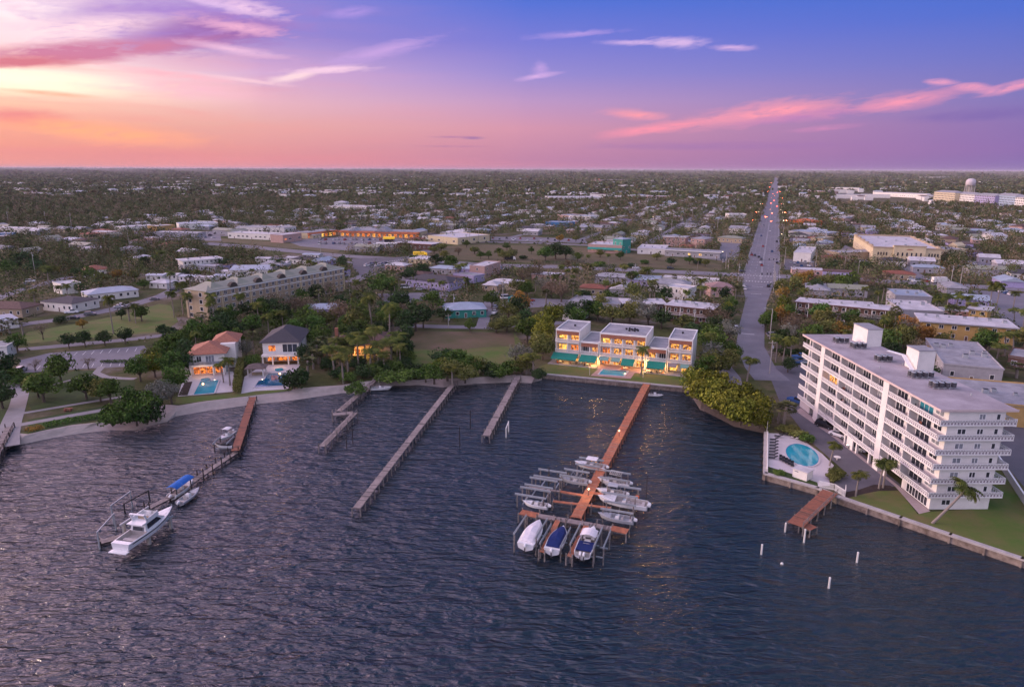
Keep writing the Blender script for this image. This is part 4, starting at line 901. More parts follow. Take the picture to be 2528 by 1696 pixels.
    b_('house', 'teal walled house with pale grey hip roof behind the open field', 'house', (1098, 768), (1200, 764), 15, 3.6, 'hip', 'teal', 'roofblue', 2.2, land='the teal house')
    b_('house', 'pale blue metal roofed house in the trees behind the slate roofed villa', 'house', (748, 768), (828, 766), 13, 3.6, 'hip', 'lav', 'roofblue', 1.4, land='the pale blue metal roof')
    b_('restaurant', 'white roofed restaurant with teal awning band standing between the highways', 'building', (1450, 603), (1534, 606), 26, 6, 'flat', 'pink', 'roofwhite', units=5, gap=7, winw=3.6, glass='lit', fascia='pink', awn='teal', land='the teal restaurant')
    b_('tower', 'teal square tower at the back corner of the teal restaurant', 'building', (1536, 590), (1556, 588), 10, 11, 'hip', 'teal', 'roofblue', 1.2)
    b_('shop', 'broad low building with gravel roof right of the teal restaurant', 'building', (1572, 612), (1640, 614), 30, 4, 'flat', 'white', 'roofwhite', units=3, gap=6)
    b_('house', 'pink two storey house with tan roof behind the low shops', 'house', (1636, 582), (1690, 584), 14, 8, 'over', 'pink', 'roofgrey', floors=2, land='the pink two storey house')
    b_('house', 'orange pink two storey house with grey hip roof near the avenue', 'house', (1704, 586), (1738, 588), 18, 8, 'hip', 'pink', 'roofgrey', 1.5, floors=2)
    b_('shop', 'long grey shop row with yellow lit front beside the avenue', 'building', (1640, 615), (1776, 621), 14, 4.5, 'over', 'greywall', 'roofgrey', lit=('lityellow', .35), gap=4, winw=2.2, units=2, land='the grey shop row')
    b_('shop', 'white two storey building left of the far avenue', 'building', (1798, 526), (1842, 526), 20, 8, 'flat', 'white', 'roofwhite', floors=2, gap=4)
    b_('house', 'white gabled house left of the avenue below the two storey block', 'house', (1796, 560), (1838, 562), 16, 5, 'gable', 'white', 'roofgrey', 2.6)
    b_('house', 'tan roofed low house beside the avenue before the gabled one', 'house', (1770, 583), (1830, 586), 14, 4.2, 'hip', 'beige', 'rooftan', 1.8)
    b_('house', 'three level white house with stepped terraces behind the brown motel', 'house', (1642, 706), (1698, 712), 10, 6.4, 'flat', 'white', 'roofwhite', floors=2, land='the white terraced house')
    b_('house', 'wide house with pale tan hip roof above the white terraced one', 'house', (1600, 697), (1700, 702), 12, 4.4, 'hip', 'white', 'roofgrey', 2.2)
    b_('house', 'pink walled house with pinkish hip roof near the avenue crossing', 'house', (1754, 706), (1812, 706), 12, 5.2, 'hip', 'pink', mat('pinkish_tile_roof', (.34, .22, .21), .8, .1, .8), 2.2, floors=2, land='the pink hip roofed house')
    b_('motel', 'brown two storey motel with white roof behind the right townhouse', 'building', (1645, 752), (1755, 762), 13, 6.6, 'over', 'brown', 'roofwhite', floors=2, walk=True, gap=2.6, units=6, fascia='brown', land='the brown two storey motel')
    b_('motel', 'pale roofed low motel wing running left behind the big trees', 'building', (1540, 748), (1640, 748), 11, 4, 'over', 'brown', 'roofwhite', gap=3, units=3)
    b_('house', 'low flat grey roofed house behind the left townhouse trees', 'house', (1403, 744), (1530, 752), 16, 3.6, 'flat', 'greywall', 'roofgrey', units=2, land='the low grey flat roof')
    b_('house', 'small flat white roofed house beside the bright green trees', 'house', (1388, 770), (1432, 774), 12, 3.4, 'flat', 'white', 'roofwhite')
    b_('carport', 'long low white roofed storage row beside the highway', 'building', (1636, 683), (1772, 690), 7, 3.2, 'flat', 'white', 'roofwhite', gap=6, land='the long white storage row')
    b_('garage', 'small turquoise flat roofed shed in the sandy yard', 'building', (1254, 737), (1272, 738), 6, 2.8, 'flat', 'teal', 'roofblue', gap=3)
    # middle distance
    for nm, lab, a, b2, d, h, rf, wl, rm, fl, u, ld in (
        ('shop', 'stepped blue and white commercial building among trees', (1374, 530), (1402, 532), 26, 7, 'flat', 'pink', 'roofblue', 2, 2, 'the blue and white building'),
        ('shop', 'pale blue low hall in front of the stepped blue building', (1345, 548), (1402, 550), 18, 5, 'flat', 'blue', 'roofblue', 1, 1, None),
        ('shop', 'pale blue two storey hall joined to the right of the stepped building', (1402, 532), (1456, 534), 24, 7, 'flat', 'white', 'roofblue', 2, 2, None),
        ('warehouse', 'very long white roofed warehouse in the distant trees', (1353, 487), (1488, 486), 60, 8, 'flat', 'white', 'roofwhite', 1, 4, 'the long white warehouse'),
        ('warehouse', 'white distant hall right of the long white warehouse', (1598, 483), (1652, 483), 40, 8, 'flat', 'pink', 'roofwhite', 1, 2, None),
        ('house', 'distant building with rusty red roof left of the avenue', (1790, 482), (1824, 482), 40, 6, 'hip', 'beige', 'roofred', 1, 0, 'the rusty red roof'),
        ('school', 'white complex with stepped roofs beyond the strip mall', (806, 512), (902, 514), 34, 7, 'flat', 'white', 'roofwhite', 1, 3, 'the white stepped complex'),
        ('school', 'small raised white hall on top of the white stepped complex', (822, 503), (850, 503), 20, 9, 'hip', 'white', 'roofwhite', 1, 0, None),
        ('warehouse', 'thin white roof line far behind the left trees', (400, 461), (486, 460), 60, 8, 'flat', 'white', 'roofwhite', 1, 2, 'the far white roof line'),
        ('warehouse', 'second thin white roof line farther left in the distance', (112, 451), (190, 450), 60, 8, 'flat', 'white', 'roofwhite', 1, 2, None),
        ('warehouse', 'distant white roof line above the first one at centre left', (490, 455), (560, 453), 60, 8, 'flat', 'white', 'roofwhite', 1, 2, None),
        ('shop', 'distant shopping block glowing orange on the horizon woods', (1455, 441), (1476, 441), 60, 14, 'flat', 'orange', 'roofred', 1, 0, 'the far orange glow'),  # orange wall colour stands in for the light on these far fronts
        ('shop', 'distant pinkish building row right of the orange glow', (1482, 444), (1540, 442), 60, 12, 'flat', 'pink', 'roofgrey', 1, 0, None),
        ('shop', 'distant pale hall with raised roof left of the avenue horizon', (1715, 441), (1762, 441), 60, 12, 'flat', 'greywall', 'roofblue', 1, 0, None),
        ('shop', 'orange roofed low shop right of the avenue', (1944, 540), (2006, 543), 26, 5, 'hip', 'orange', mat('bright_orange_roof', (.52, .15, .06), .7, .1, .5), 1, 0, 'the orange roofed shop'),
        ('shop', 'white flat shop just behind the orange roofed one', (1953, 524), (1990, 525), 24, 6, 'flat', 'white', 'roofwhite', 1, 1, None),
        ('house', 'peach house with gabled roof right of the orange roofed shop', (2052, 532), (2082, 534), 16, 6, 'gable', 'pink', 'roofgrey', 1, 0, None),
        ('shop', 'blue grey low roof below the orange roofed shop', (1945, 566), (2040, 572), 26, 5, 'flat', 'greywall', 'roofblue', 1, 2, None),
        ('shop', 'white walled shop with open white roof near the crossing', (1958, 620), (2001, 622), 46, 6, 'flat', 'white', 'roofwhite', 1, 4, 'the white shop near the crossing'),
        ('shop', 'dark grey roofed shop standing right of the white one near the crossing', (2034, 614), (2070, 620), 44, 5, 'flat', 'beige', 'roofgrey', 1, 2, None),
        ('shop', 'small tan flat roofed shop right of the crossing row', (2000, 583), (2030, 585), 22, 6, 'flat', 'beige', 'rooftan', 1, 1, None),
        ('hall', 'small pale yellow lit annex right of the beige parapet hall', (2286, 603), (2330, 610), 18, 5, 'flat', 'cream', 'roofgrey', 1, 1, None),
        ('shop', 'little pale yellow house right of the annex', (2340, 598), (2362, 600), 10, 6, 'gable', 'cream', 'cream', 1, 0, None),
        ('house', 'tan gabled house in the woods above the pale annex', (2318, 582), (2358, 584), 16, 4, 'hip', 'beige', 'roofbrown', 1, 0, None),
        ('house', 'white house with pale roof in woods right of the hall', (2420, 572), (2452, 575), 16, 5, 'gable', 'white', 'roofwhite', 1, 0, None),
        ('house', 'peach house with brown hip roof at the right edge of the woods', (2490, 550), (2522, 552), 18, 6, 'hip', 'pink', 'roofbrown', 1, 0, None),
        ('warehouse', 'long low white hall behind the brown grass field', (2153, 469), (2288, 474), 50, 9, 'flat', 'white', 'roofwhite', 1, 3, 'the long hall behind the field'),
        ('warehouse', 'white hall on the far right horizon left of the water tower', (2306, 431), (2366, 430), 120, 16, 'flat', 'white', 'roofwhite', 1, 0, None),
        ('warehouse', 'far pale industrial hall right of the avenue horizon', (1955, 466), (2040, 468), 50, 9, 'flat', 'pink', 'roofwhite', 1, 2, 'the far industrial halls'),
        ('warehouse', 'second far pale industrial hall beside the first', (2050, 458), (2120, 459), 50, 9, 'flat', 'white', 'roofwhite', 1, 2, None)):
        b_(nm, lab, 'building' if nm != 'house' else 'house', a, b2, d, h, rf, wl, rm, floors=fl, units=u, gap=6, winw=3, land=ld, rh=2.4)
    # right side
    b_('motel', 'long brown two storey motel with white roof right of the avenue', 'building', (1967, 741), (2187, 761), 11, 6.4, 'over', 'brown', 'roofwhite', floors=2, walk=True, gap=2.8, units=7, fascia='brown', land='the long brown motel')
    b_('motel', 'long yellow two storey motel with wide white roof behind the condo', 'building', (2277, 787), (2508, 803), 16, 6.6, 'over', 'yellow', 'roofwhite', floors=2, gap=4, winw=1.6, units=7, fascia='roofgrey', land='the yellow motel')
    b_('motel', 'low white roofed motel wing stepping back left of the palms', 'building', (2228, 760), (2330, 764), 26, 5, 'flat', 'greywall', 'roofwhite', units=5, gap=4)
    b_('motel', 'farther pale roofed motel wing below the highway', 'building', (2210, 724), (2300, 728), 20, 5, 'flat', 'greywall', 'roofblue', units=4, gap=4)
    b_('motel', 'small yellow two storey block beside the tall slim palms', 'building', (2392, 755), (2438, 760), 10, 6.5, 'over', 'yellow', 'roofwhite', floors=2, gap=3, fascia='roofgrey')
    b_('condo_annex', 'wide flat grey roofed building between condo and yellow motel', 'building', (2330, 893), (2478, 906), 36, 5, 'flat', 'greywall', 'roofgrey', units=7, gap=4, land='the wide flat grey roof')
    b_('condo_annex', 'flat grey roofed wing running behind the white condo tower', 'building', (2392, 985), (2640, 1005), 22, 5.5, 'flat', 'yellow', 'roofgrey', units=6, gap=4)
    b_('house', 'brown walled low building with white rail at the right edge', 'building', (2490, 872), (2620, 890), 14, 4, 'flat', 'brown', 'roofgrey', walk=False, units=2)
    b_('house', 'dark roofed beach house corner at the left edge of the park', 'house', (-70, 872), (16, 866), 8, 4, 'flat', 'white', 'roofgrey')
town()
# strip mall ---------------------------------------------------------
def strip_mall():
    A = G(835, 588); B = G(1032, 592); W, a = frame_xy(A, B); t = thing('strip_mall', 'long strip mall with orange lit arcade and grey centre gable', 'building', (A.x, A.y, ZL), a)
    MB().box(0, W, 3, 24, -.2, 6).obj('wall', 'cream', t); MB().box(-.3, W+.3, 2.6, 24.4, 6, 6.3).obj('roof', 'roofgrey', t)
    c = MB(); c.box(0, W, 0, 3.2, 4.2, 5.9); c.obj('arcade', mat('arcade_orange_light', (.62, .20, .09), .8, .1, .3), t)  # orange light on the shop fronts is put into the arcade's colour
    for i in range(16): MB().box(W*i/15-.25, W*i/15+.25, .1, .6, 0, 4.2).obj('column', 'pink', t)
    for i in range(15): window(t, W*(i+.15)/15, W*(i+.85)/15, .4, 3.6, 'F', glass='litorange' if i % 3 else 'lit', name='shop_window', y=3.0)
    for x, w, h in ((W*.18, 9, 3), (W*.55, 16, 4.5)):
        g = MB(); g.add([(x-w/2, -.6, 5.9), (x+w/2, -.6, 5.9), (x+w/2, 12, 5.9), (x-w/2, 12, 5.9), (x, -.6, 5.9+h), (x, 12, 5.9+h)], [(0, 1, 4), (1, 2, 5, 4), (2, 3, 5), (3, 0, 4, 5)]); g.obj('gable', 'roofgrey', t)
    LANDMARKS.append((A.x+W/2, A.y, 'the orange lit strip mall')); ZONES.append([(A.x-4, A.y-6), (B.x+4, B.y-6), (B.x+4, B.y+30), (A.x-4, A.y+30)])
    A = G(762, 594); B = G(832, 585); W, a = frame_xy(A, B); t = thing('strip_mall', 'short strip mall wing with yellow lit shop fronts turned to the left', 'building', (A.x, A.y, ZL), a)
    MB().box(0, W, 2, 18, -.2, 5.5).obj('wall', 'cream', t); MB().box(-.3, W+.3, 1.6, 18, 5.5, 5.8).obj('roof', 'roofgrey', t); MB().box(0, W, 0, 2.2, 4, 5.4).obj('arcade', MATS['arcade_orange_light'], t)
    for i in range(7): window(t, W*(i+.12)/7, W*(i+.88)/7, .4, 3.6, 'F', glass='lityellow' if i % 2 else 'litorange', name='shop_window', y=2.0)
    # petrol station
    A = G(926, 620); t = thing('petrol_station', 'open white fuel canopy on posts beside the crossing', 'canopy', (A.x, A.y, ZL), R(4))
    MB().box(0, 17, 0, 8, 4.6, 5.4).obj('canopy_roof', 'white', t)
    for x in (2, 8.5, 15):
        for y in (1.5, 6.5): MB().box(x-.2, x+.2, y-.2, y+.2, 0, 4.6).obj('post', 'brick', t)
    A = G(944, 603); t = thing('kiosk', 'bright yellow lit kiosk canopy in the strip mall parking lot', 'kiosk', (A.x, A.y, ZL), R(4))
    MB().box(0, 10, 0, 7, 3.6, 5.2).obj('canopy_roof', mat('glowing_yellow_paint', (.75, .45, .03), .5, .05, 1, emit=(1, .6, .05), es=.35), t); MB().box(1, 9, 1.5, 6, 0, 3.6).obj('booth', 'glass', t)  # the canopy's yellow has a faint glow mixed into its colour
strip_mall()
# beige parapet hall --------------------------------------------------
def beige_hall():
    h = 12; A = G(2201, 643); B = G(2259, 641); W, a = frame_xy(A, B)
    t = thing('hall', 'large beige hall with parapets and two rows of narrow arched windows', 'hall', (A.x, A.y, ZL), R(-19))
    a = R(-19); W = 20; D = 105; MB().box(-13, W+10, 1.5, D, -.2, h-2).obj('wall', 'cream', t); MB().box(0, W, 0, 6, -.2, h).obj('front_wall', 'cream', t)
    MB().box(-12.2, W+9.2, 2.3, D-.8, h-2, h-1.8).obj('roof', 'roofwhite', t)
    p = MB(); p.box(-13.2, W+10.2, 1.3, 2.2, h-2.1, h-.9); p.box(-13.2, -12.3, 2.2, D, h-2.1, h-.9); p.box(W+9.3, W+10.2, 2.2, D, h-2.1, h-.9); p.box(-12.3, W+9.3, D-.6, D+.2, h-2.1, h-.7)
    for i in range(5): p.box(-13.4, -12.1, 8+i*20, 14+i*20, h-2, h-.2)
    for i in range(5): p.box(W+9.1, W+10.4, 8+i*20, 14+i*20, h-2, h-.2)
    p.box(-.3, W+.3, -.3, .5, h-.1, h+.6); p.obj('parapet', 'beige', t)
    def arch(x, y, z, w, hh):
        mb = MB(); pts = [(x-w/2, z), (x+w/2, z)]+[(x+w/2*math.cos(R(k*36)), z+hh+w/2*math.sin(R(k*36))) for k in range(6)]
        mb.add([(q[0], y, q[1]) for q in pts]+[(q[0], y-.12, q[1]) for q in pts], [tuple(range(15, 7, -1))]+[(k, k+1, k+9, k+8) for k in range(7)]); mb.obj('window', 'glass', t)
    for i in range(6):
        for z in (1.2, 5.2): arch(W/2-W*.36+W*.144*i, -.02, z, 1.0, 2.0)
    for x in (-9.5, -7.7, -5.9, -4.1, W+2.6, W+4.4, W+6.2, W+8): 
        for z in (1.2, 5.2): arch(x, 1.48, z, .9, 1.8)
    mb = MB(); mb.box(W/2-2, W/2+2, -.1, -.02, 9.4, 9.9); mb.box(W/2-1.2, W/2+1.2, -.1, -.02, 9.9, 10.2); mb.obj('emblem', 'brick', t)
    for i in range(12): window(t, 7+i*8, 10+i*8, 2, 6, 'L', glass='beige', y=-13)
    for i in range(7): MB().box(2+(i % 3)*9, 3.6+(i % 3)*9, 14+i*12, 15.6+i*12, h-1.8, h-.9).obj('rooftop_unit', 'alu', t)
    c, s = math.cos(a), math.sin(a); z = [(A.x+x*c-y*s, A.y+x*s+y*c) for x, y in ((-18, -6), (W+14, -6), (W+14, D+4), (-18, D+4))]; ZONES.append(z); LANDMARKS.append((A.x, A.y+20, 'the beige parapet hall'))
beige_hall()
# distant apartments and the water tower ---------------------------------
def apartments():
    specs = [((2300, 493), (2352, 497), 'cream', 14), ((2352, 496), (2400, 500), 'white', 13), ((2400, 500), (2450, 504), 'lav', 13), ((2450, 503), (2500, 508), 'blue', 14), ((2500, 508), (2560, 513), 'white', 13)]
    pos = ['pale yellow apartment block with grey hip roof, leftmost below the water tower', 'white apartment block standing right below the water tower', 'lavender tinted apartment block right of the water tower', 'pale blue apartment block second from the right edge', 'white apartment block at the far right edge below the woods']
    bl = mat('pale_blue_stucco', (.34, .44, .56), .8, .1, .3)
    for (a, b2, wl, h), lb in zip(specs, pos):
        h = h*1.55
        A = G(*a); B = G(*b2); W, an = frame_xy(A, B); t = thing('apartment_block', lb, 'apartments', (A.x, A.y, ZL), an, 'apartment blocks near the water tower')
        MB().box(0, W, 0, 20, 0, h).obj('wall', bl if wl == 'blue' else wl, t); roof_mb(W, 20, h, 'hip', 4).obj('roof', 'roofgrey', t)
        n = int(W/5)
        for f in range(5):
            for k in range(n): window(t, (k+.2)*W/n, (k+.8)*W/n, f*4.1+1, f*4.1+3.2, 'F', glass='glass')
        ZONES.append([(A.x, A.y-10), (B.x, B.y-10), (B.x+5, B.y+30), (A.x, A.y+30)])
    LANDMARKS.append((*G(2420, 500).xy, 'the pale apartment blocks'))
    p = G(2386, 494); t = thing('water_tower', 'tall pale water tower with domed tank on legs', 'water tower', (p.x, p.y, ZL), 0)
    s = 1.0; Y = p.y; zt = CAM_H+ray(2386, 433)[2]*Y/ray(2386, 433)[1]-ZL; zb = CAM_H+ray(2386, 450)[2]*Y/ray(2386, 450)[1]-ZL; r = 10.5*Y/F_PX
    mb = MB(); rings = []
    for q, zz in ((.75, zb-(zt-zb)*.1), (.98, zb+(zt-zb)*.12), (1, zb+(zt-zb)*.5), (.86, zb+(zt-zb)*.78), (.5, zb+(zt-zb)*.95), (.02, zt)): rings.append([(r*q*math.cos(k*math.pi/10), r*q*math.sin(k*math.pi/10), zz) for k in range(20)])
    mb.loft(rings); mb.obj('tank', mat('pale_tank_paint', (.58, .52, .54), .6, .05, .2), t, smooth=True)
    for k in range(6):
        a = k*math.pi/3+.3; MB().cyl((r*1.05*math.cos(a), r*1.05*math.sin(a), 0), (r*.92*math.cos(a), r*.92*math.sin(a), zb+1), 1.0, 1.0, 8).obj('leg', 'pole', t)
    MB().cyl((0, 0, 0), (0, 0, zb), 2.2, 2.2, 10).obj('riser_pipe', 'pole', t)
    LANDMARKS.append((p.x, p.y, 'the water tower'))
apartments()
# ------------------------------------------------------------------ the white condo
def condo():
    A = G(2285, 1250); F_ = G(1977, 1002); Rr = G(2441, 1241)
    # x axis: from near left corner to near right corner; y axis: along the long facade
    dx = (Rr-A).to_2d().normalized(); W = 12.4; L_ = 59.5; a = R(.8)
    t = thing('condo_building', 'seven storey white condo block with rows of lattice railed balconies on the waterfront', 'condo', (A.x, A.y, ZL), a)
    H_ = 20.5; fh = 2.94; g0 = 2.75
    dep = 1.7     # depth of the galleries on the long side
    body = MB()
    body.box(dep, W, .0, L_-.0, g0, H_-.35)                 # upper storeys
    body.box(dep*.5, W, 0, 9.5, -.3, g0-.002); body.box(6.5, W, 9.5, L_, -.3, g0-.002); body.box(dep*.5, W, L_-6, L_, -.3, g0-.002)
    body.obj('wall', 'white', t)
    MB().box(-.25, W+1.9, -.45, L_+.4, H_-.35, H_).obj('roof', mat('condo_roof_membrane', (.44, .40, .43), .85, .2, .16, col2=(.27, .24, .26), detail=10), t)
    e = MB(); e.box(-.32, W+2.0, -.5, -.45, H_-.38, H_+.08); e.box(-.32, -.25, -.45, L_+.45, H_-.38, H_+.08); e.obj('roof_edge', mat('pinkish_roof_edge', (.62, .50, .48), .6, .05, 1), t)
    # bays along the long side
    for y, w in ((17.2, 2.1), (46.8, 2.0)): MB().box(-.12, dep+.1, y, y+w, -.2, H_-.36).obj('stair_pier', 'white', t)
    for y in (9.5, 24.5, 31.5, 38.5, 54.0): MB().box(-.02, dep, y-.12, y+.12, g0, H_-.36).obj('partition', 'white', t)
    for y in (15, 21.5, 27, 32.5, 38, 43.5, 49.5): MB().box(.1, .6, y-.25, y+.25, -.2, g0-.2).obj('column', 'white', t)
    MB().box(0, .35, 28.5, 31.2, -.2, g0-.2).obj('column', 'white', t)
    def lattice(mb, p, q, z, hgt):
        """railing of triangles between p and q"""
        p = Vector(p); q = Vector(q); d = q-p; n = max(1, int(d.length/.62)); up = Vector((0, 0, 1))
        mb.beam(p+up*(z+hgt-.05), q+up*(z+hgt-.05), .1, .12); mb.beam(p+up*(z+.06), q+up*(z+.06), .1, .12)
        for i in range(n):
            s0 = p+d*(i/n); s1 = p+d*((i+.5)/n); s2 = p+d*((i+1)/n)
            mb.beam(s0+up*(z+.1), s1+up*(z+hgt-.1), .05, .085); mb.beam(s1+up*(z+hgt-.1), s2+up*(z+.1), .05, .085)
            mb.beam(s0+up*(z+.1), s0+up*(z+hgt-.1), .05, .1)
    rnd = random.Random(5)
    for f in range(1, 7):
        z = g0+(f-1)*fh
        bo = MB(); bo.box(-.1, dep, 0.02, L_-.02, z-.16, z+.0); bo.box(dep+.01, W+2.0, -.55, -.01, z-.16, z); bo.box(-.1, dep, -.55, .0, z-.162, z-.002)
        bo.box(W+.01, W+2.0, 0, L_, z-.16, z)
        b = bo.obj('balcony', 'white', t)
        pn = MB(); pn.box(.03, .06, 0, 17.0, z+.05, z+.95); pn.box(.03, .06, 19.4, 46.7, z+.05, z+.95); pn.box(.03, .06, 48.9, L_, z+.05, z+.95); pn.box(0, W+1.9, -.42, -.39, z+.05, z+.98); pn.obj('lattice_shade_sheet', mat('lattice_gap_shade', (.36, .31, .34), .8, .1, 6), b)  # grey sheet behind the lattice puts the shade of its gaps into colour
        r = MB(); segs = [(-.08, 17.1), (19.35, 46.7), (48.85, L_)]
        for y0, y1 in segs: lattice(r, (-.05, y0, 0), (-.05, y1, 0), z, 1.02)
        lattice(r, (-.05, -.5, 0), (W+1.95, -.5, 0), z, 1.05); lattice(r, (W+1.95, -.5, 0), (W+1.95, 14, 0), z, 1.05)
        r.obj('railing', 'trim', b)
        # glazing of the flats behind the gallery
        bays = [(.6, 9.2), (9.8, 17.0), (19.5, 24.2), (24.8, 31.2), (31.8, 38.2), (38.8, 46.6), (49.0, 53.8), (54.3, 59.0)]
        for i, (y0, y1) in enumerate(bays):
            w = y1-y0; g = rnd.choice(['glass', 'glass', 'glass', 'glasspale', 'glass', 'glassblue' if f in (2, 3, 6) and i in (0, 2, 3) else 'glass'])
            if rnd.random() < .04: g = 'lit'
            window(t, y0+w*.45, y0+w*.97, z+.1, z+2.4, 'L', glass=g, y=dep, mull=3, name='sliding_door')
            window(t, y0+w*.08, y0+w*.38, z+.9, z+2.3, 'L', glass=rnd.choice(['glass', 'glasspale']), y=dep, mull=2)
        for x0, x1, g in ((3.2, 4.9, rnd.choice(['glass', 'glasspale', 'glass'])), (6.9, 8.2, rnd.choice(['glass', 'glasspale'])), (10.2, 11.0, 'glass')):
            if f == 6 and x0 < 4: continue
            window(t, x0+.5, x1+.5, z+.95, z+2.15, 'F', glass=g, mull=2 if x1-x0 > 1 else 1)
    window(t, 3.0, 4.8, .9, 2.1, 'F', glass='glass', mull=2); window(t, .8, 7.8, .1, 2.5, 'L', glass='glass', y=dep*.5, mull=7, name='lobby_window')
    # penthouses
    for y, w, d, hh in ((46.5, 3.8, 7.0, 4.4), (24.8, 3.8, 4.6, 4.6)):
        x = W-w+1.4
        p = MB(); p.box(x, x+w, y, y+d, H_-.01, H_+hh); po = p.obj('lift_housing', 'white', t); MB().box(x-.15, x+w+.15, y-.15, y+d+.15, H_+hh, H_+hh+.14).obj('roof_edge', 'roofgrey', po)
    s = MB(); s.beam((W-3.2, 29, H_+2.6), (W-4.8, 32.5, H_+2.7), 1, .1); s.beam((W-3.2, 25, H_+.2), (W-3.2, 29, H_+2.6), .9, .12); s.obj('stair', 'trim', t)
    # condensers on racks
    rows = [(4.4, 50.5, 5), (6.0, 44.8, 6), (5.8, 32.8, 6), (6.2, 19.8, 7), (6.4, 12.6, 7)]
    for x, y, n in rows:
        k = MB(); k.box(x-.6, x+(n+1)//2*1.28+.2, y-.6, y-.45, H_+.25, H_+.35); k.box(x-.6, x+(n+1)//2*1.28+.2, y+1.1, y+1.25, H_+.25, H_+.35)
        for q in range(4):
            for yy in (y-.52, y+1.18): k.box(x-.5+q*1.1, x-.4+q*1.1, yy-.05, yy+.05, H_, H_+.25)
        k.obj('equipment_rack', 'alu', t)
        for i in range(n):
            cx = x+(i//2)*1.28; cy = y+(i % 2)*1.25-.25
            c = MB(); c.cyl((cx, cy, H_+.35), (cx, cy, H_+1.35), .5, .5, 12); c.cyl((cx, cy, H_+1.35), (cx, cy, H_+1.43), .53, .46, 12, 1); c.obj('condenser', [mat('condenser_coil', (.10, .10, .115), .6, .3, 8), 'alu'], t)
    for x, y in ((10, 30), (12, 17), (3, 27), (11, 8), (8, 52)): MB().cyl((x, y, H_), (x, y, H_+.5), .12, .12, 8).obj('vent_pipe', 'alu', t)
    # furniture on the balconies is read as small dark and warm shapes
    for i in range(34):
        f = rnd.randrange(1, 7); y = rnd.choice([rnd.uniform(1, 16.5), rnd.uniform(20, 46), rnd.uniform(49.3, 58)]); z = g0+(f-1)*fh; p = t.matrix_world
        c = MB(); c.box(-.3, .3, -.3, .3, .4, .48); c.box(-.3, .3, .22, .3, .48, .95)
        for sx in (-.26, .2):
            for sy in (-.26, .2): c.box(sx, sx+.06, sy, sy+.06, 0, .4)
        ca, sa = math.cos(a), math.sin(a); lx, ly = rnd.uniform(.5, 1.1), y
        o = c.obj('balcony_chair', rnd.choice(['dark', 'seat', 'brick', 'whitecanvas', 'dark']), None, loc=(A.x+lx*ca-ly*sa, A.y+lx*sa+ly*ca, ZL+z+.005), rz=rnd.uniform(0, 6))
        fl = ['first', 'second', 'third', 'fourth', 'fifth', 'sixth'][f-1]
        tag(o, None, 'chair', 'chairs on the condo balconies'); FCH.append((f, y, o, fl))
    for x, y, w in ((4.5, 35.5, 4.8), (4.2, 41.0, 4.8)): pass
    LANDMARKS.append((A.x+5, A.y+30, 'the white condo'))
    return t, A, a, W, L_
FCH = []
condo()
for fl in sorted(set(f[3] for f in FCH)):
    g = sorted([f for f in FCH if f[3] == fl], key=lambda f: f[1])
    for i, f in enumerate(g):
        o = f[2]; ords = ['nearest', 'second nearest', 'third nearest', 'fourth nearest', 'fifth nearest', 'sixth nearest', 'seventh nearest', 'eighth nearest', 'ninth nearest', 'tenth nearest']
        o['label'] = ('%s chair on the %s balcony level of the white condo' % (ords[min(i, 9)], fl))
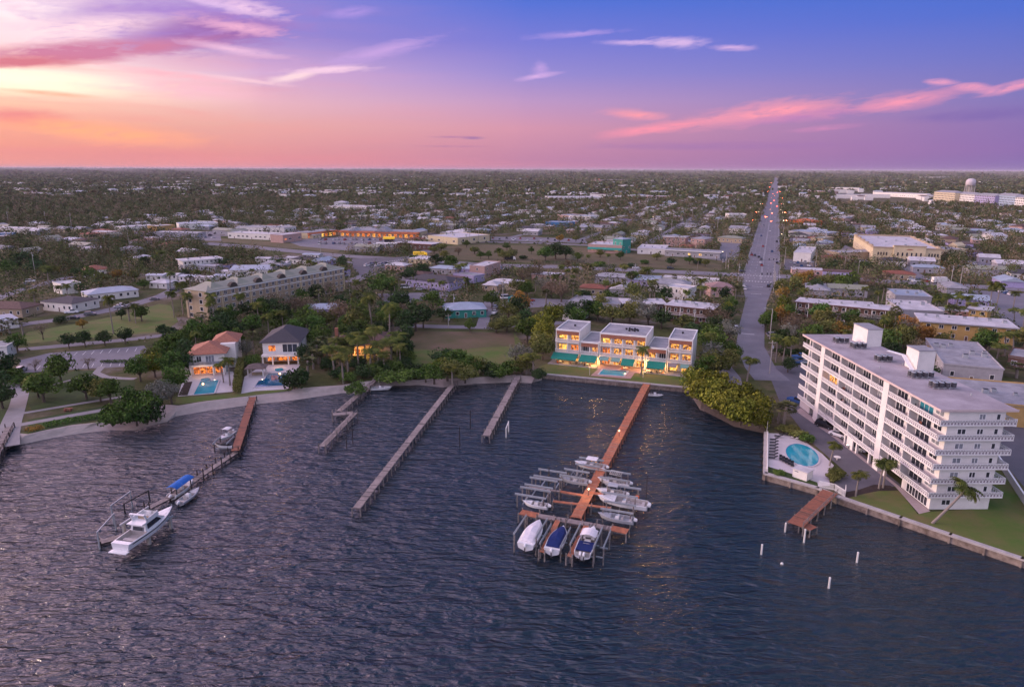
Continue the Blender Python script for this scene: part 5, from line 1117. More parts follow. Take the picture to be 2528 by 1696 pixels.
# ------------------------------------------------------------------ townhouses with green awnings
def townhouses():
    A = G(1371, 891); B = G(1706, 922); W, a = frame_xy(A, B); D = 15.5; fh = 3.55
    t = thing('townhouse_row', 'white and brick red townhouse row with green awnings and glowing windows', 'townhouses', (A.x, A.y, ZL), a)
    secs = [(0, .185, 3, 2), (.19, .33, 2, 2), (.335, .675, 3, 4), (.68, .825, 2, 2), (.83, 1, 3, 2)]
    rnd = random.Random(3); g2 = 2.2
    for si, (f0, f1, fl, bays) in enumerate(secs):
        x0, x1 = f0*W, f1*W; H_ = fl*fh+.5; w = x1-x0
        y0 = g2; body = MB(); body.box(x0+.02, x1-.02, y0, D, -.3, H_-.01); body.obj('wall', 'white', t)
        r = MB(); r.box(x0+.3, x1-.3, .3, D-.3, H_-.2, H_+.02); r.obj('roof', 'roofgrey', t)
        p = MB(); e = .28
        p.box(x0, x1, 0, e, H_-.25, H_+.3); p.box(x0, x1, D-e, D, H_-.25, H_+.3); p.box(x0, x0+e, e, D-e, H_-.25, H_+.298); p.box(x1-e, x1, e, D-e, H_-.25, H_+.298); p.obj('parapet', 'trim', t)
        MB().box(x0+.02, x1-.02, .05, y0-.01, H_-1.55, H_-.24).obj('brick_band', 'brick', t)
        for s_ in (x0, x1-.3): MB().box(s_+.01, s_+.29, .04, y0+.0, -.2, H_-.26).obj('side_wall', 'white', t)
        for b in range(1, bays):
            xx = x0+w*b/bays; MB().box(xx-.14, xx+.14, .06, .4, fh-.1, H_-1.56).obj('column', 'trim', t)
        for f in range(1, fl):
            z = f*fh; s = MB(); s.box(x0+.3, x1-.3, -.25, y0, z-.22, z); bo = s.obj('balcony', 'white', t)
            rl = MB(); rl.box(x0+.02, x1-.02, -.32, -.22, z+.95, z+1.08); rl.box(x0+.02, x1-.02, -.32, -.22, z+.05, z+.14); n = int(w/.34)
            for i in range(n+1): rl.box(x0+.05+(w-.1)*i/n-.05, x0+.05+(w-.1)*i/n+.05, -.3, -.24, z+.1, z+.97)
            rl.obj('railing', 'trim', bo)
        for f in range(fl):
            z = f*fh
            for b in range(bays):
                bx0 = x0+w*b/bays+.35; bx1 = x0+w*(b+1)/bays-.35; g = rnd.choice(['lit', 'lit', 'lityellow', 'litorange'])
                if f == 1 and si in (1, 3): g = rnd.choice(['glass', 'lit'])
                if f == 2: g = 'lityellow' if (si, b) in ((2, 0), (0, 0)) else 'lit'
                cw = bx1-bx0
                window(t, bx0+cw*.06, bx1-cw*.06, z+.12, z+2.4, 'F', glass=g, mull=3, name='glass_door', y=y0)
                window(t, bx0-.02, bx0+cw*.05, z+.8, z+1.9, 'F', glass='dark', name='shutter', y=y0) if f and b == 0 else None
    # awnings of the ground floor, patio slabs
    for x0, x1, out, drop, m, st in ((-.6, .178*W, 3.6, 1.7, 'awning', 1), (.2*W, .325*W, 3.6, 1.7, 'awning', 1), (.34*W, .41*W, 1.3, 1.1, 'awningpale', 0), (.43*W, .495*W, 1.3, 1.1, 'awningpale', 0), (.51*W, .60*W, 3.2, 1.7, 'awning', 1), (.695*W, .82*W, 3.6, 1.7, 'awning', 1), (.84*W, .90*W, 1.3, 1.1, mat('faded_brown_awning', (.30, .24, .24), .8, .08, 2), 0), (.925*W, .985*W, 1.3, 1.1, 'awningpale', 0)):
        z1 = fh-.25; mb = MB(); n = 10
        for i in range(n):
            a0 = x0+(x1-x0)*i/n; a1 = x0+(x1-x0)*(i+1)/n
            mb.add([(a0, -.02, z1), (a1, -.02, z1), (a1, -out, z1-drop*.75), (a0, -out, z1-drop*.75), (a1, -out-.02, z1-drop*.75-.28), (a0, -out-.02, z1-drop*.75-.28)], [(0, 3, 2, 1), (3, 5, 4, 2)])
        mb.add([(x0, -.02, z1), (x0, -out, z1-drop*.75), (x0, -.02, z1-.5)], [(0, 1, 2)]); mb.add([(x1, -.02, z1), (x1, -out, z1-drop*.75), (x1, -.02, z1-.5)], [(0, 2, 1)])
        ao = mb.obj('awning', m, t)
        fr = MB(); 
        for xx in (x0+.1, x1-.1): fr.cyl((xx, 0, z1-.9), (xx, -out+.1, z1-drop*.75-.1), .03, .03, 5)
        fr.obj('awning_arm', 'trim', ao)
    for x0, x1, d, m in ((-1.5, .19*W, 4.2, 'pave'), (.195*W, .335*W, 4.2, 'pave'), (.34*W, .66*W, 4.6, mat('pink_patio_tiles', (.42, .27, .24), .8, .1, .8)), (.67*W, 1.0*W, 3.6, 'pave')):
        MB().box(x0, x1, -d, g2, -.05, .14).obj('patio', m, t)
    for x, y, n in ((.1*W, 7, 1), (.49*W, 8, 5), (.52*W, 6, 4), (.9*W, 9, 1)):
        for i in range(n): MB().box(x+i*.9, x+i*.9+.6, y+(i % 2), y+.6+(i % 2), (3*fh+.5), 3*fh+1.1).obj('rooftop_unit', 'dark', t)
    LANDMARKS.append((*((A+B)/2).xy, 'the green awning townhouses'))
    ca, sa = math.cos(a), math.sin(a)
    def tw(x, y, z=0): return Vector((A.x+x*ca-y*sa, A.y+x*sa+y*ca, ZL+z))
    rnd = random.Random(9); k = 0
    spots = [(.05, -2), (.11, -2.6), (.15, -1.8), (.22, -2.2), (.26, -2.4), (.30, -2.0), (.54, -2.4), (.585, -2.0), (.71, -2.6), (.745, -2.2), (.79, -2.4)]
    for i, (fx, y) in enumerate(spots):
        if i % 2 == 0:
            p = tw(fx*W, y, .14); o = thing('patio_table', ['', 'glass topped patio table under the leftmost green awning', 'patio table at the right end of the leftmost green awning', '', '', ''][0] or 'round patio table under the awnings, number %d' % i, 'table', p, 0, 'patio tables under the awnings')
            MB().cyl((0, 0, .68), (0, 0, .73), .6, .6, 14).obj('table_top', 'white', o); MB().cyl((0, 0, 0), (0, 0, .68), .06, .06, 6).obj('leg', 'dark', o); PT.append((fx, o, 'round white patio table'))
            for j in range(3):
                an = j*2.1+i; q = tw(fx*W+1.0*math.cos(an), y+1.0*math.sin(an), .14); c = thing('patio_chair', None, 'chair', q, an+1.57, 'patio chairs under the awnings')
                m_ = ['brick', 'dark', 'orange'][(i+j) % 3]
                MB().box(-.27, .27, -.27, .27, .38, .46).obj('seat', m_, c); MB().box(-.27, .27, -.31, -.25, .46, .95).obj('backrest', m_, c)
                for sx in (-.24, .19):
                    for sy in (-.24, .19): MB().box(sx, sx+.05, sy, sy+.05, 0, .38).obj('leg', 'dark', c)
                PT.append((fx+.01*j, c, {'brick': 'reddish', 'dark': 'dark', 'orange': 'orange'}[m_]+' patio chair'))
    # swimming pool with paving
    A2 = [G(*q) for q in ((1458, 926), (1482, 907), (1569, 913), (1556, 933))]
    sheet('pool_terrace', [(1458, 927), (1482, 906), (1572, 913), (1557, 934)], MATS['pink_patio_tiles'], .10)
    po = thing('swimming_pool', 'small rectangular turquoise pool on the townhouse lawn', 'pool', (*G(1515, 920).xy, ZL), 0); c0 = G(1515, 920)
    q = [G(1477, 924), G(1487, 911), G(1552, 915), G(1541, 928)]
    MB().prism([(p.x-c0.x, p.y-c0.y) for p in q], .08, .14).obj('water_surface', 'pool', po)
    rm = MB()
    for i in range(4):
        p0, p1 = q[i]-c0, q[(i+1) % 4]-c0; rm.beam((p0.x, p0.y, .15), (p1.x, p1.y, .15), .45, .1)
    rm.obj('coping', 'poolpave', po)
PT = []
townhouses()
for kind in sorted(set(p[2] for p in PT)):
    g = sorted([p for p in PT if p[2] == kind], key=lambda p: p[0])
    for i, p in enumerate(g):
        o1 = ['leftmost', 'second from left', 'third from left', 'fourth from left', 'fifth from left', 'sixth from left', 'seventh from left', 'eighth from left', 'ninth from left'][min(i, 8)]
        p[1]['label'] = '%s %s under the green awnings' % (o1, kind)
# ------------------------------------------------------------------ villas on the left shore
def hiproof(parent, x0, x1, y0, y1, z, rh, m, o=.6, name='roof'):
    mb = roof_mb(x1-x0, y1-y0, z, 'hip', rh, o); mb.v = [(v[0]+x0, v[1]+y0, v[2]) for v in mb.v]; return mb.obj(name, m, parent)
def villas():
    # orange roofed villa
    A = G(470, 937); B = G(556, 931); W, a = frame_xy(A, B)
    t = thing('villa', 'white two storey villa with terracotta tiled hip roofs and glass balcony', 'villa', (A.x, A.y, ZL), a)
    s = W/13.0
    MB().box(0, W, 2.6, 15, -.2, 6.6).obj('wall', 'white', t); MB().box(W*.75, W+2.5, 9, 22, -.2, 8).obj('wing_wall', 'white', t); MB().box(0, .7, 0, 2.6, 3.0, 3.75).obj('beam', 'white', t)
    MB().box(0, W, 0, 2.62, 3.1, 3.7).obj('balcony', 'white', t)
    for x in (.05, W*.66, W-.5): MB().box(x, x+.45, .02, .5, -.1, 3.1).obj('column', 'white', t)
    g = MB(); g.box(.1, W-.1, .05, .1, 3.75, 4.7); g.box(.1, .15, .1, 2.6, 3.75, 4.7); g.box(W-.15, W-.1, .1, 2.6, 3.75, 4.7); g.obj('glass_railing', 'glasspale', t)
    hiproof(t, 0, W, 2.6, 15, 6.6, 2.7, 'terracotta', .9); hiproof(t, W*.55, W+2.5, 12, 22, 8, 2.3, 'terracotta', .8); hiproof(t, -2.5, 0, 4, 12, 3.1, 1.3, 'terracotta', .5)
    MB().box(-2.4, 0, 4.2, 11.8, -.2, 3.1).obj('side_wing', 'white', t)
    window(t, .6, W*.64, .1, 2.9, 'F', glass='litorange', mull=3, name='glass_door', y=2.6); window(t, W*.69, W*.94, .1, 2.9, 'F', glass='litorange', mull=2, name='glass_door', y=2.6)
    window(t, W*.18, W*.33, 4.1, 6.0, 'F', glass='glass', mull=2, y=2.6); window(t, W*.44, W*.70, 3.9, 6.1, 'F', glass='glasspale', mull=3, name='glass_door', y=2.6)
    window(t, W+.4, W+1.6, 1, 2.6, 'F', glass='litorange', mull=1, y=9)
    LANDMARKS.append((A.x+5, A.y+8, 'the terracotta roofed villa')); ZONES.append([(A.x-5, A.y-25), (B.x+4, B.y-25), (B.x+10, B.y+24), (A.x-4, A.y+24)])
    sheet('patio', [(440, 985), (457, 925), (575, 922), (586, 940), (578, 972), (545, 975)], 'poolpave', .06)
    sheet('lawn', [(432, 1005), (437, 988), (545, 980), (600, 970), (640, 965), (722, 958), (720, 968), (610, 983), (520, 994)], 'grass', .05)
    def pool(lab, pts, m, spa=None):
        c0 = sum((G(*q) for q in pts), Vector((0, 0, 0)))/len(pts); o = thing('swimming_pool', lab, 'pool', (c0.x, c0.y, ZL), 0); q = [G(*p)-c0 for p in pts]
        MB().prism([(p.x, p.y) for p in q], .07, .20).obj('water_surface', m, o); rm = MB()
        for i in range(len(q)): rm.beam((q[i].x, q[i].y, .16), (q[(i+1) % len(q)].x, q[(i+1) % len(q)].y, .16), .4, .16)
        rm.obj('coping', 'poolpave', o)
        if spa:
            p = G(*spa)-c0; MB().cyl((p.x, p.y, .1), (p.x, p.y, .42), 1.3, 1.3, 16).obj('spa_basin', 'pool', o)
        l = MB(); p = q[1].lerp(q[2], .75); l.cyl((p.x, p.y, .2), (p.x, p.y, .32), .16, .16, 8); l.obj('pool_light', 'lamp', o)
    pool('turquoise rectangular pool before the terracotta roofed villa', [(477, 982), (494, 948), (543, 944), (531, 977)], 'pool', (508, 944))
    sheet('planter_bed', [(441, 983), (457, 950), (476, 948), (464, 982)], 'mulch', .1)
    # slate roofed villa
    A = G(648, 908); B = G(738, 905); W, a = frame_xy(A, B)
    t = thing('villa', 'white two storey villa with dark slate hip roof and glowing ground floor', 'villa', (A.x, A.y, ZL), a)
    MB().box(0, W, 3, 20, 3.3, 7.4).obj('wall', 'white', t); MB().box(0, W, 5.5, 20, -.2, 3.3).obj('lower_wall', 'white', t); MB().box(-.1, W+.1, .1, 3.02, 3.0, 3.6).obj('canopy', 'white', t)
    MB().box(0, W, 2.4, 3.0, 3.6, 7.4).obj('front_wall', 'white', t)
    for x in (0, W*.27, W*.70, W-.4): MB().box(x, x+.4, .3, .8, -.1, 3.0).obj('column', 'white', t)
    hiproof(t, 0, W, 2.4, 20, 7.4, 3.6, 'roofslate', .9)
    window(t, .5, W*.25, .1, 2.8, 'F', glass='litorange', mull=1, name='glass_door', y=5.5); window(t, W*.30, W*.68, .1, 2.8, 'F', glass='litorange', mull=2, name='glass_door', y=5.5); window(t, W*.73, W*.96, .1, 2.8, 'F', glass='litorange', mull=1, name='glass_door', y=5.5)
    window(t, W*.15, W*.36, 4.3, 6.5, 'F', glass='litorange', mull=1, y=2.4); window(t, W*.54, W*.96, 3.9, 6.8, 'F', glass='glass', mull=3, name='loggia', y=2.4)
    window(t, 6, 8, 4.4, 6.2, 'R', W, 20, glass='glass')
    LANDMARKS.append((A.x+6, A.y+8, 'the slate roofed villa')); ZONES.append([(A.x-12, A.y-22), (B.x+3, B.y-22), (B.x+2, B.y+24), (A.x-2, A.y+24)])
    sheet('patio', [(596, 977), (604, 935), (650, 905), (742, 903), (730, 925), (712, 965), (632, 970)], 'poolpave', .06)
    pool('dark blue L shaped infinity pool before the slate roofed villa', [(626, 963), (638, 946), (652, 942), (662, 927), (712, 925), (706, 957)], 'pooldark', (690, 918))
    p = G(612, 935); o = thing('pavilion', 'open poolside pavilion with brown hip roof on white posts', 'pavilion', (p.x, p.y, ZL), a)
    for x in (0, 4.6):
        for y in (0, 3.8): MB().box(x, x+.3, y, y+.3, 0, 2.6).obj('post', 'white', o)
    hiproof(o, 0, 4.9, 0, 4.1, 2.6, 1.3, mat('weathered_pavilion_roof', (.16, .12, .11), .85, .15, 1), .7); MB().box(1, 4, 1.4, 2.6, .05, .75).obj('bench', 'beige', o)
    # brown roofed house hidden by palms
    A = G(806, 888); B = G(965, 884); W, a = frame_xy(A, B)
    t = thing('beach_house', 'low house with brown hip roofs and chimney behind coconut palms', 'house', (A.x, A.y, ZL), a)
    MB().box(0, W, 3, 14, -.2, 3.6).obj('wall', 'beige', t); ro = hiproof(t, 0, W*.55, 3, 14, 3.6, 3.2, 'roofbrown', 1); hiproof(t, W*.45, W, 4, 18, 3.7, 3.4, 'roofbrown', 1); MB().box(W*.08, W*.08+1.1, 9, 10.2, 3.6, 8.6).obj('chimney', 'brick', ro)
    window(t, W*.32, W*.52, .2, 2.6, 'F', glass='litorange', mull=2, name='glass_door', y=3); window(t, W*.62, W*.7, .5, 2.8, 'F', glass='litorange', mull=1, y=3)
    LANDMARKS.append((A.x+8, A.y+8, 'the brown roofed beach house'))
    for x, y in ((.40*W, 1.2), (.66*W, 1.6)):
        lp_ = bpy.data.lights.new('porch_lamp', 'POINT'); lp_.energy = 900; lp_.color = (1, .45, .12); lp_.shadow_soft_size = .3
        o = bpy.data.objects.new('porch_lamp', lp_); COL.objects.link(o); o.location = (A.x+x*math.cos(a), A.y+y+x*math.sin(a), ZL+2.4)
villas()
def lampat(px, py, z, e, c=(1, .5, .16)):
    p = G(px, py, ZL); l = bpy.data.lights.new('warm_lamp', 'POINT'); l.energy = e; l.color = c; l.shadow_soft_size = .25
    o = bpy.data.objects.new('warm_lamp', l); COL.objects.link(o); o.location = (p.x, p.y, ZL+z); return o
for px, py, e_ in ((1395, 896, 260), (1468, 903, 900), (1545, 910, 300), (1592, 915, 900), (1640, 919, 260)): lampat(px, py, 1.9, e_)
lampat(500, 938, 2.4, 120); lampat(690, 912, 2.4, 160)
# ------------------------------------------------------------------ beige four storey block
def beige_block():
    h = 12.6; A = G(508, 726, ZL+h); B = G(846, 664, ZL+h); W, a = frame_xy(A, B); D = 14
    t = thing('apartment_building', 'long four storey beige apartment block with pale green hip roofs', 'apartments', (A.x, A.y, ZL), a)
    MB().box(0, W, 0, D, -.2, h).obj('wall', 'beige', t); n = 6
    MB().box(-.4, W+.4, -.4, .0, h-.6, h).obj('cornice', 'trim', t); MB().box(0, W, -.25, 0, h*.74, h*.765).obj('string_course', 'trim', t)
    for k in range(n):
        x0 = W*k/n; x1 = W*(k+1)/n
        if k == 0: hiproof(t, 0, W, 0, D, h, 2.3, 'rooftan', .5)
        hiproof(t, x0+(x1-x0)*.22, x1-(x1-x0)*.22, 1.2, D-1.2, h+.3+.01*k, 2.7, 'rooftan', .1)
        if k: 
            mb = MB(); r = 2.1; xs = x0; mb.add([(xs+r*math.cos(R(q*20)), -.3, h+.1+r*math.sin(R(q*20))) for q in range(10)]+[(xs+r*math.cos(R(q*20)), 1.6, h+.1+r*math.sin(R(q*20))) for q in range(10)], [tuple(range(9, -1, -1))]+[(q, q+1, q+11, q+10) for q in range(9)]); mb.obj('arched_dormer', mat('dark_lattice', (.09, .075, .065), .8, .2, 2), t)
    cols = 22; cnt = 0
    for f in range(4):
        for k in range(cols):
            if cnt >= 92: break
            x = W*(k+.5)/cols
            window(t, x-.8, x+.8, f*h/4+.6, f*h/4+2.5, 'F', glass='glass', mull=2); cnt += 1
    for k in range(12):
        x = W*k/11; MB().box(x-.22, x+.22, -.3, .0, 0, h-.6).obj('pilaster', 'cream' if k % 2 else 'beige', t)
    for f in range(4):
        for y in (4, 11): window(t, y-1, y+1, f*h/4+.6, f*h/4+2.5, 'R' if False else 'L', glass='glass')
    c, s = math.cos(a), math.sin(a); ZONES.append([(A.x+x*c-y*s, A.y+x*s+y*c) for x, y in ((-6, -8), (W+5, -8), (W+5, D+4), (-6, D+4))])
    LANDMARKS.append((A.x+W*.25*c, A.y+W*.25*s, 'the beige apartment block')); LANDMARKS.append((A.x+W*.8*c, A.y+W*.8*s, 'the far end of the beige block'))
beige_block()
# ------------------------------------------------------------------ piers
DECK = 1.75
def planks(mb, p, q, w, z, m=0, th=.09, pitch=.30):
    p = Vector((p.x, p.y, z)); q = Vector((q.x, q.y, z)); d = (q-p); n = max(1, int(d.length/pitch)); u = d.normalized(); rnd = random.Random(int(p.x*7+p.y))
    for i in range(n):
        a = p+d*(i/n)+u*.015; b = p+d*((i+1)/n)-u*.015; dz = Vector((0, 0, rnd.uniform(-.012, .012))); mb.beam(a+dz, b+dz, w*rnd.uniform(.98, 1.02), th, 1 if rnd.random() < .16 else 0)
def pier(label, pts, w, mat_, pile='pile', z=DECK, step=3.6, over=.45, rail=0, name='pier', pileh=None, origin=None, cap=84):
    W_ = [G(x, y, z) for x, y in pts]; o = W_[0]; t = thing(name, label, 'pier' if name == 'pier' else name, (o.x, o.y, 0))
    L_ = [p-Vector((o.x, o.y, 0)) for p in W_]; mb = MB(); st = MB(); n_ = 0
    for i in range(len(L_)-1):
        a, b = L_[i], L_[i+1]; planks(mb, a, b, w, z); d = (b-a).to_2d(); u = d.normalized(); nn = Vector((-u.y, u.x))
        for s in (-1, 1):
            off = nn*s*(w/2-.18); st.beam((a.x+off.x, a.y+off.y, z-.18), (b.x+off.x, b.y+off.y, z-.18), .1, .24)
    mb.obj('deck', [mat_, mat_+'2'], t); st.obj('stringer', pile, t)
    for i in range(len(L_)-1):
        a, b = L_[i], L_[i+1]; d = (b-a).to_2d(); u = d.normalized(); nn = Vector((-u.y, u.x)); k = max(1, int(d.length/step))
        for j in range(k+1 if i == len(L_)-2 else k):
            for s in (-1, 1):
                if n_ >= cap: break
                p = a.to_2d()+u*(d.length*j/k)+nn*s*(w/2+.06); top = z+over*(1 if (j+s) % 2 else .3) if pileh is None else z+pileh*random.uniform(.75, 1.15)
                c = MB(); c.cyl((p.x, p.y, -1.2), (p.x, p.y, top), .14, .12, 7); c.obj('pile', pile, t); n_ += 1
    if rail:
        r = MB()
        for i in range(len(L_)-1):
            a, b = L_[i], L_[i+1]; d = (b-a).to_2d(); u = d.normalized(); nn = Vector((-u.y, u.x)); off = nn*rail*(w/2-.03); k = max(1, int(d.length/2.4))
            for hh in (.55, 1.0): r.beam((a.x+off.x, a.y+off.y, z+hh), (b.x+off.x, b.y+off.y, z+hh), .08, .1)
            for j in range(k+1): p = a.to_2d()+u*(d.length*j/k)+off; r.cyl((p.x, p.y, z-.1), (p.x, p.y, z+1.1), .06, .06, 5)
        r.obj('railing', pile, t)
    return t
pier('red brown timber pier with pale bend leading from the sand to the yacht', [(625, 985), (583, 1117)], 1.9, 'woodred', 'piledark', over=.25)
pier('low grey timber walkway with tall dark piles running out to the yacht lift', [(584, 1121), (497, 1180), (433, 1227), (366, 1262)], 1.3, 'woodgrey', 'piledark', z=1.0, pileh=1.6, step=3.2)
pier('grey timber pier with white rails and a boat at its shore end', [(928, 939), (838, 1018)], 1.6, 'woodgrey', 'pile', rail=1, over=.5)
pier('outer grey pier section with white rails beyond the little platform', [(876, 1022), (797, 1105)], 1.6, 'woodgrey', 'pile', rail=1, over=.6)
pier('small square grey platform joining the two railed pier sections', [(822, 1026), (872, 1022)], 2.0, 'woodgrey', 'pile', step=3, over=.9)
pier('longest bare grey timber pier reaching out from the mangroves', [(1124, 942), (882, 1258)], 1.55, 'woodgrey', 'pile', over=.2, step=2.6)
pier('grey timber pier with short post tops ending beside white frame', [(1279, 930), (1201, 1077)], 1.8, 'woodgrey', 'pile', over=.8, step=2.8)
pier('long orange timber pier from townhouse seawall out to the boat lifts', [(1597, 946), (1425, 1276)], 2.0, 'woodnew', 'woodred', over=.2, step=2.8)
pier('grey cross dock at the head of the orange pier with orange end platforms', [(1332, 1272), (1512, 1302)], 1.5, 'woodgrey', 'pile', over=.8, step=2.4)
pier('short orange platform at the left end of the grey cross dock', [(1288, 1263), (1332, 1272)], 1.9, 'woodnew', 'pile', over=.3, step=1.6)
pier('short orange platform at the right end of the grey cross dock', [(1512, 1301), (1553, 1310)], 1.9, 'woodnew', 'pile', over=.3, step=1.6)
pier('narrow orange finger dock crossing the pier nearest to the cross dock', [(1368, 1236), (1511, 1252)], .8, 'woodnew', 'pile', over=.3, step=3)
pier('narrow orange finger dock left of the pier below the grey boat', [(1385, 1212), (1446, 1222)], .9, 'woodnew', 'pile', over=.3, step=3)
pier('grey catwalk beam extending left among the empty boat lifts', [(1309, 1202), (1385, 1212)], .6, 'woodgrey', 'pile', over=.3, step=3)
pier('short lamp lit finger dock right of the pier beside the big open boat', [(1458, 1213), (1494, 1219)], 1.0, 'woodnew', 'pile', over=.3, step=2)
pier('left orange finger dock between the white covered and navy covered boats', [(1381, 1283), (1341, 1362)], .95, 'woodnew', 'pile', over=.5, step=2.4)
pier('right orange finger dock between navy covered boat and white canopy boat', [(1451, 1296), (1409, 1373)], .95, 'woodnew', 'pile', over=.5, step=2.4)
pier('wide red brown timber dock with one rail below the condo lawn', [(2052, 1208), (1966, 1290)], 2.9, 'woodred', 'pile', over=.2, rail=1)
pier('lower square end platform of the red brown condo dock', [(1985, 1288), (2012, 1300)], 2.2, 'woodred', 'pile', step=1.8, over=.2, z=1.45)
pier('dark weathered timber jetty with broken rails at the left edge', [(26, 1062), (-40, 1190)], 1.8, 'woodgrey', 'piledark', rail=1, over=.9)
def post(px, py, h, r, m, label, name='mooring_pile', z=0, cap_=None, group=None):
    p = G(px, py, 0); t = thing(name, label, 'pile' if name == 'mooring_pile' else 'marker', (p.x, p.y, 0), 0, group); MB().cyl((0, 0, -1.5), (0, 0, h), r, r*.9, 9).obj('shaft', m, t)
    if cap_: MB().cyl((0, 0, h), (0, 0, h+.12), r*1.15, r*.5, 9).obj('cap', cap_, t)
post(1137, 1102, 5, .11, 'piledark', 'tall thin dark pile nearer of the two between the grey piers')
post(1163, 1056, 4.6, .11, 'piledark', 'tall thin dark pile farther of the two between the grey piers')
post(873, 1096, 3.8, .10, 'piledark', 'thin dark pile right of the railed outer pier, farther one'); post(858, 1111, 3.4, .10, 'piledark', 'thin dark pile right of the railed outer pier, nearer one')
post(1883, 1364, 1.9, .17, 'white', 'leftmost white marker post standing in open water', 'marker_post', cap_='white'); post(2119, 1382, 1.9, .17, 'white', 'rightmost white marker post standing in open water', 'marker_post', cap_='white')
post(2050, 1446, 1.9, .17, 'white', 'lowest white marker post standing in open water', 'marker_post', cap_='white'); post(1988, 1334, 2.6, .17, 'white', 'white post at the outer corner of the condo dock', 'marker_post', cap_='white')
post(1941, 1308, 1.8, .15, 'white', 'white post at the left corner of the condo dock', 'marker_post', cap_='white')
post(1595, 1300-5, 0, .01, 'white', 'x', 'marker_post') if False else None
post(1597, 1245, 6.5, .10, 'piledark', 'tall dark pile right of the big open boat', cap_='dark'); post(1357, 1205, 4.8, .12, 'piledark', 'tall dark pile left of the empty boat lifts', cap_='dark')
p = G(1934, 1388, 0); bo = MB().ball((0, 0, .12), .26, .26, .26, n=10, k=6).obj('mooring_buoy', 'white', None, True, (p.x, p.y, 0)); tag(bo, 'small round white buoy floating between the marker posts', 'buoy')
# ------------------------------------------------------------------ boats
def hull(L_, B, H_, bowrake=.9, n=14, stern=.9, flare=1.0):
    rings = []
    for i in range(n+1):
        s = i/n; x = -L_/2+L_*s
        hb = B/2*(stern+(1-stern)*min(1, s*3)) if s < .45 else B/2*max(.02, (1-((s-.45)/.55)**2.3))
        sh = H_*(1+.28*max(0, s-.4)**1.3*1.7); kz = 0 if s < .75 else H_*.9*((s-.75)/.25)**2*.75
        ck = kz+(sh-kz)*.35; cb = hb*(.88 if s < .5 else .88-.35*(s-.5))
        xr = x+(bowrake*.0)
        rings.append([(xr-bowrake*.35*(s**6), 0, kz-.1), (xr-bowrake*.2*(s**6), cb, ck), (x+bowrake*.25*(s**5), hb, sh)])
    return rings
def boat_hull(parent, L_, B, H_, m='gel', inner='seat', open0=.04, open1=.62, floor=.45, z0=0, stripe=None, cover=None):
    r = hull(L_, B, H_); mb = MB(); n = len(r)
    for sgn in (1, -1):
        vs = []; 
        for q in r: vs += [(p[0], p[1]*sgn, p[2]+z0) for p in q]
        fs = []
        for i in range(n-1):
            for k in range(2):
                f = (i*3+k, (i+1)*3+k, (i+1)*3+k+1, i*3+k+1); fs.append(f if sgn < 0 else f[::-1])
        mb.add(vs, fs)
    t0 = r[0]; mb.add([(t0[0][0], 0, t0[0][2]+z0), (t0[1][0], t0[1][1], t0[1][2]+z0), (t0[2][0], t0[2][1], t0[2][2]+z0), (t0[2][0], -t0[2][1], t0[2][2]+z0), (t0[1][0], -t0[1][1], t0[1][2]+z0)], [(0, 1, 2, 3, 4)])
    # gunwale, inner wall, floor, foredeck
    g = .16; vs = []; fs = []
    i0 = int(open0*n); i1 = int(open1*n)
    for q in r: vs += [(q[2][0], q[2][1], q[2][2]+z0), (q[2][0], max(0, q[2][1]-g), q[2][2]+z0+.02), (q[2][0], -max(0, q[2][1]-g), q[2][2]+z0+.02), (q[2][0], -q[2][1], q[2][2]+z0)]
    for i in range(n-1):
        a, b = i*4, (i+1)*4; fs += [(a, b, b+1, a+1), (a+2, b+2, b+3, a+3)]
        if not (i0 <= i < i1): fs.append((a+1, b+1, b+2, a+2))
    mb.add(vs, fs); h = mb.obj('hull', m, parent, fixn=True)
    if stripe:
        s_ = MB()
        for sgn in (1, -1):
            for i in range(1, n-2):
                a, b = r[i], r[i+1]; f = lambda q, k: (q[1][0]+(q[2][0]-q[1][0])*k, sgn*(q[1][1]+(q[2][1]-q[1][1])*k+.015), z0+q[1][2]+(q[2][2]-q[1][2])*k)
                s_.add([f(a, .62), f(b, .62), f(b, .8), f(a, .8)], [(0, 1, 2, 3)])
        s_.obj('hull_stripe', stripe, h)
    if i1 > i0:
        c = MB(); vs = []; fs = []
        for i in range(i0, i1+1): q = r[i]; hb = max(.05, q[2][1]-g); vs += [(q[2][0], hb, q[2][2]+z0), (q[2][0], hb*.94, z0+H_*floor), (q[2][0], -hb*.94, z0+H_*floor), (q[2][0], -hb, q[2][2]+z0)]
        k = i1-i0
        for i in range(k):
            a, b = i*4, (i+1)*4; fs += [(a, b, b+1, a+1), (a+1, b+1, b+2, a+2), (a+2, b+2, b+3, a+3)]
        fs += [(0, 1, 2, 3), (k*4+3, k*4+2, k*4+1, k*4)]
        c.add(vs, fs); c.obj('cockpit', inner, parent, fixn=True)
    return r
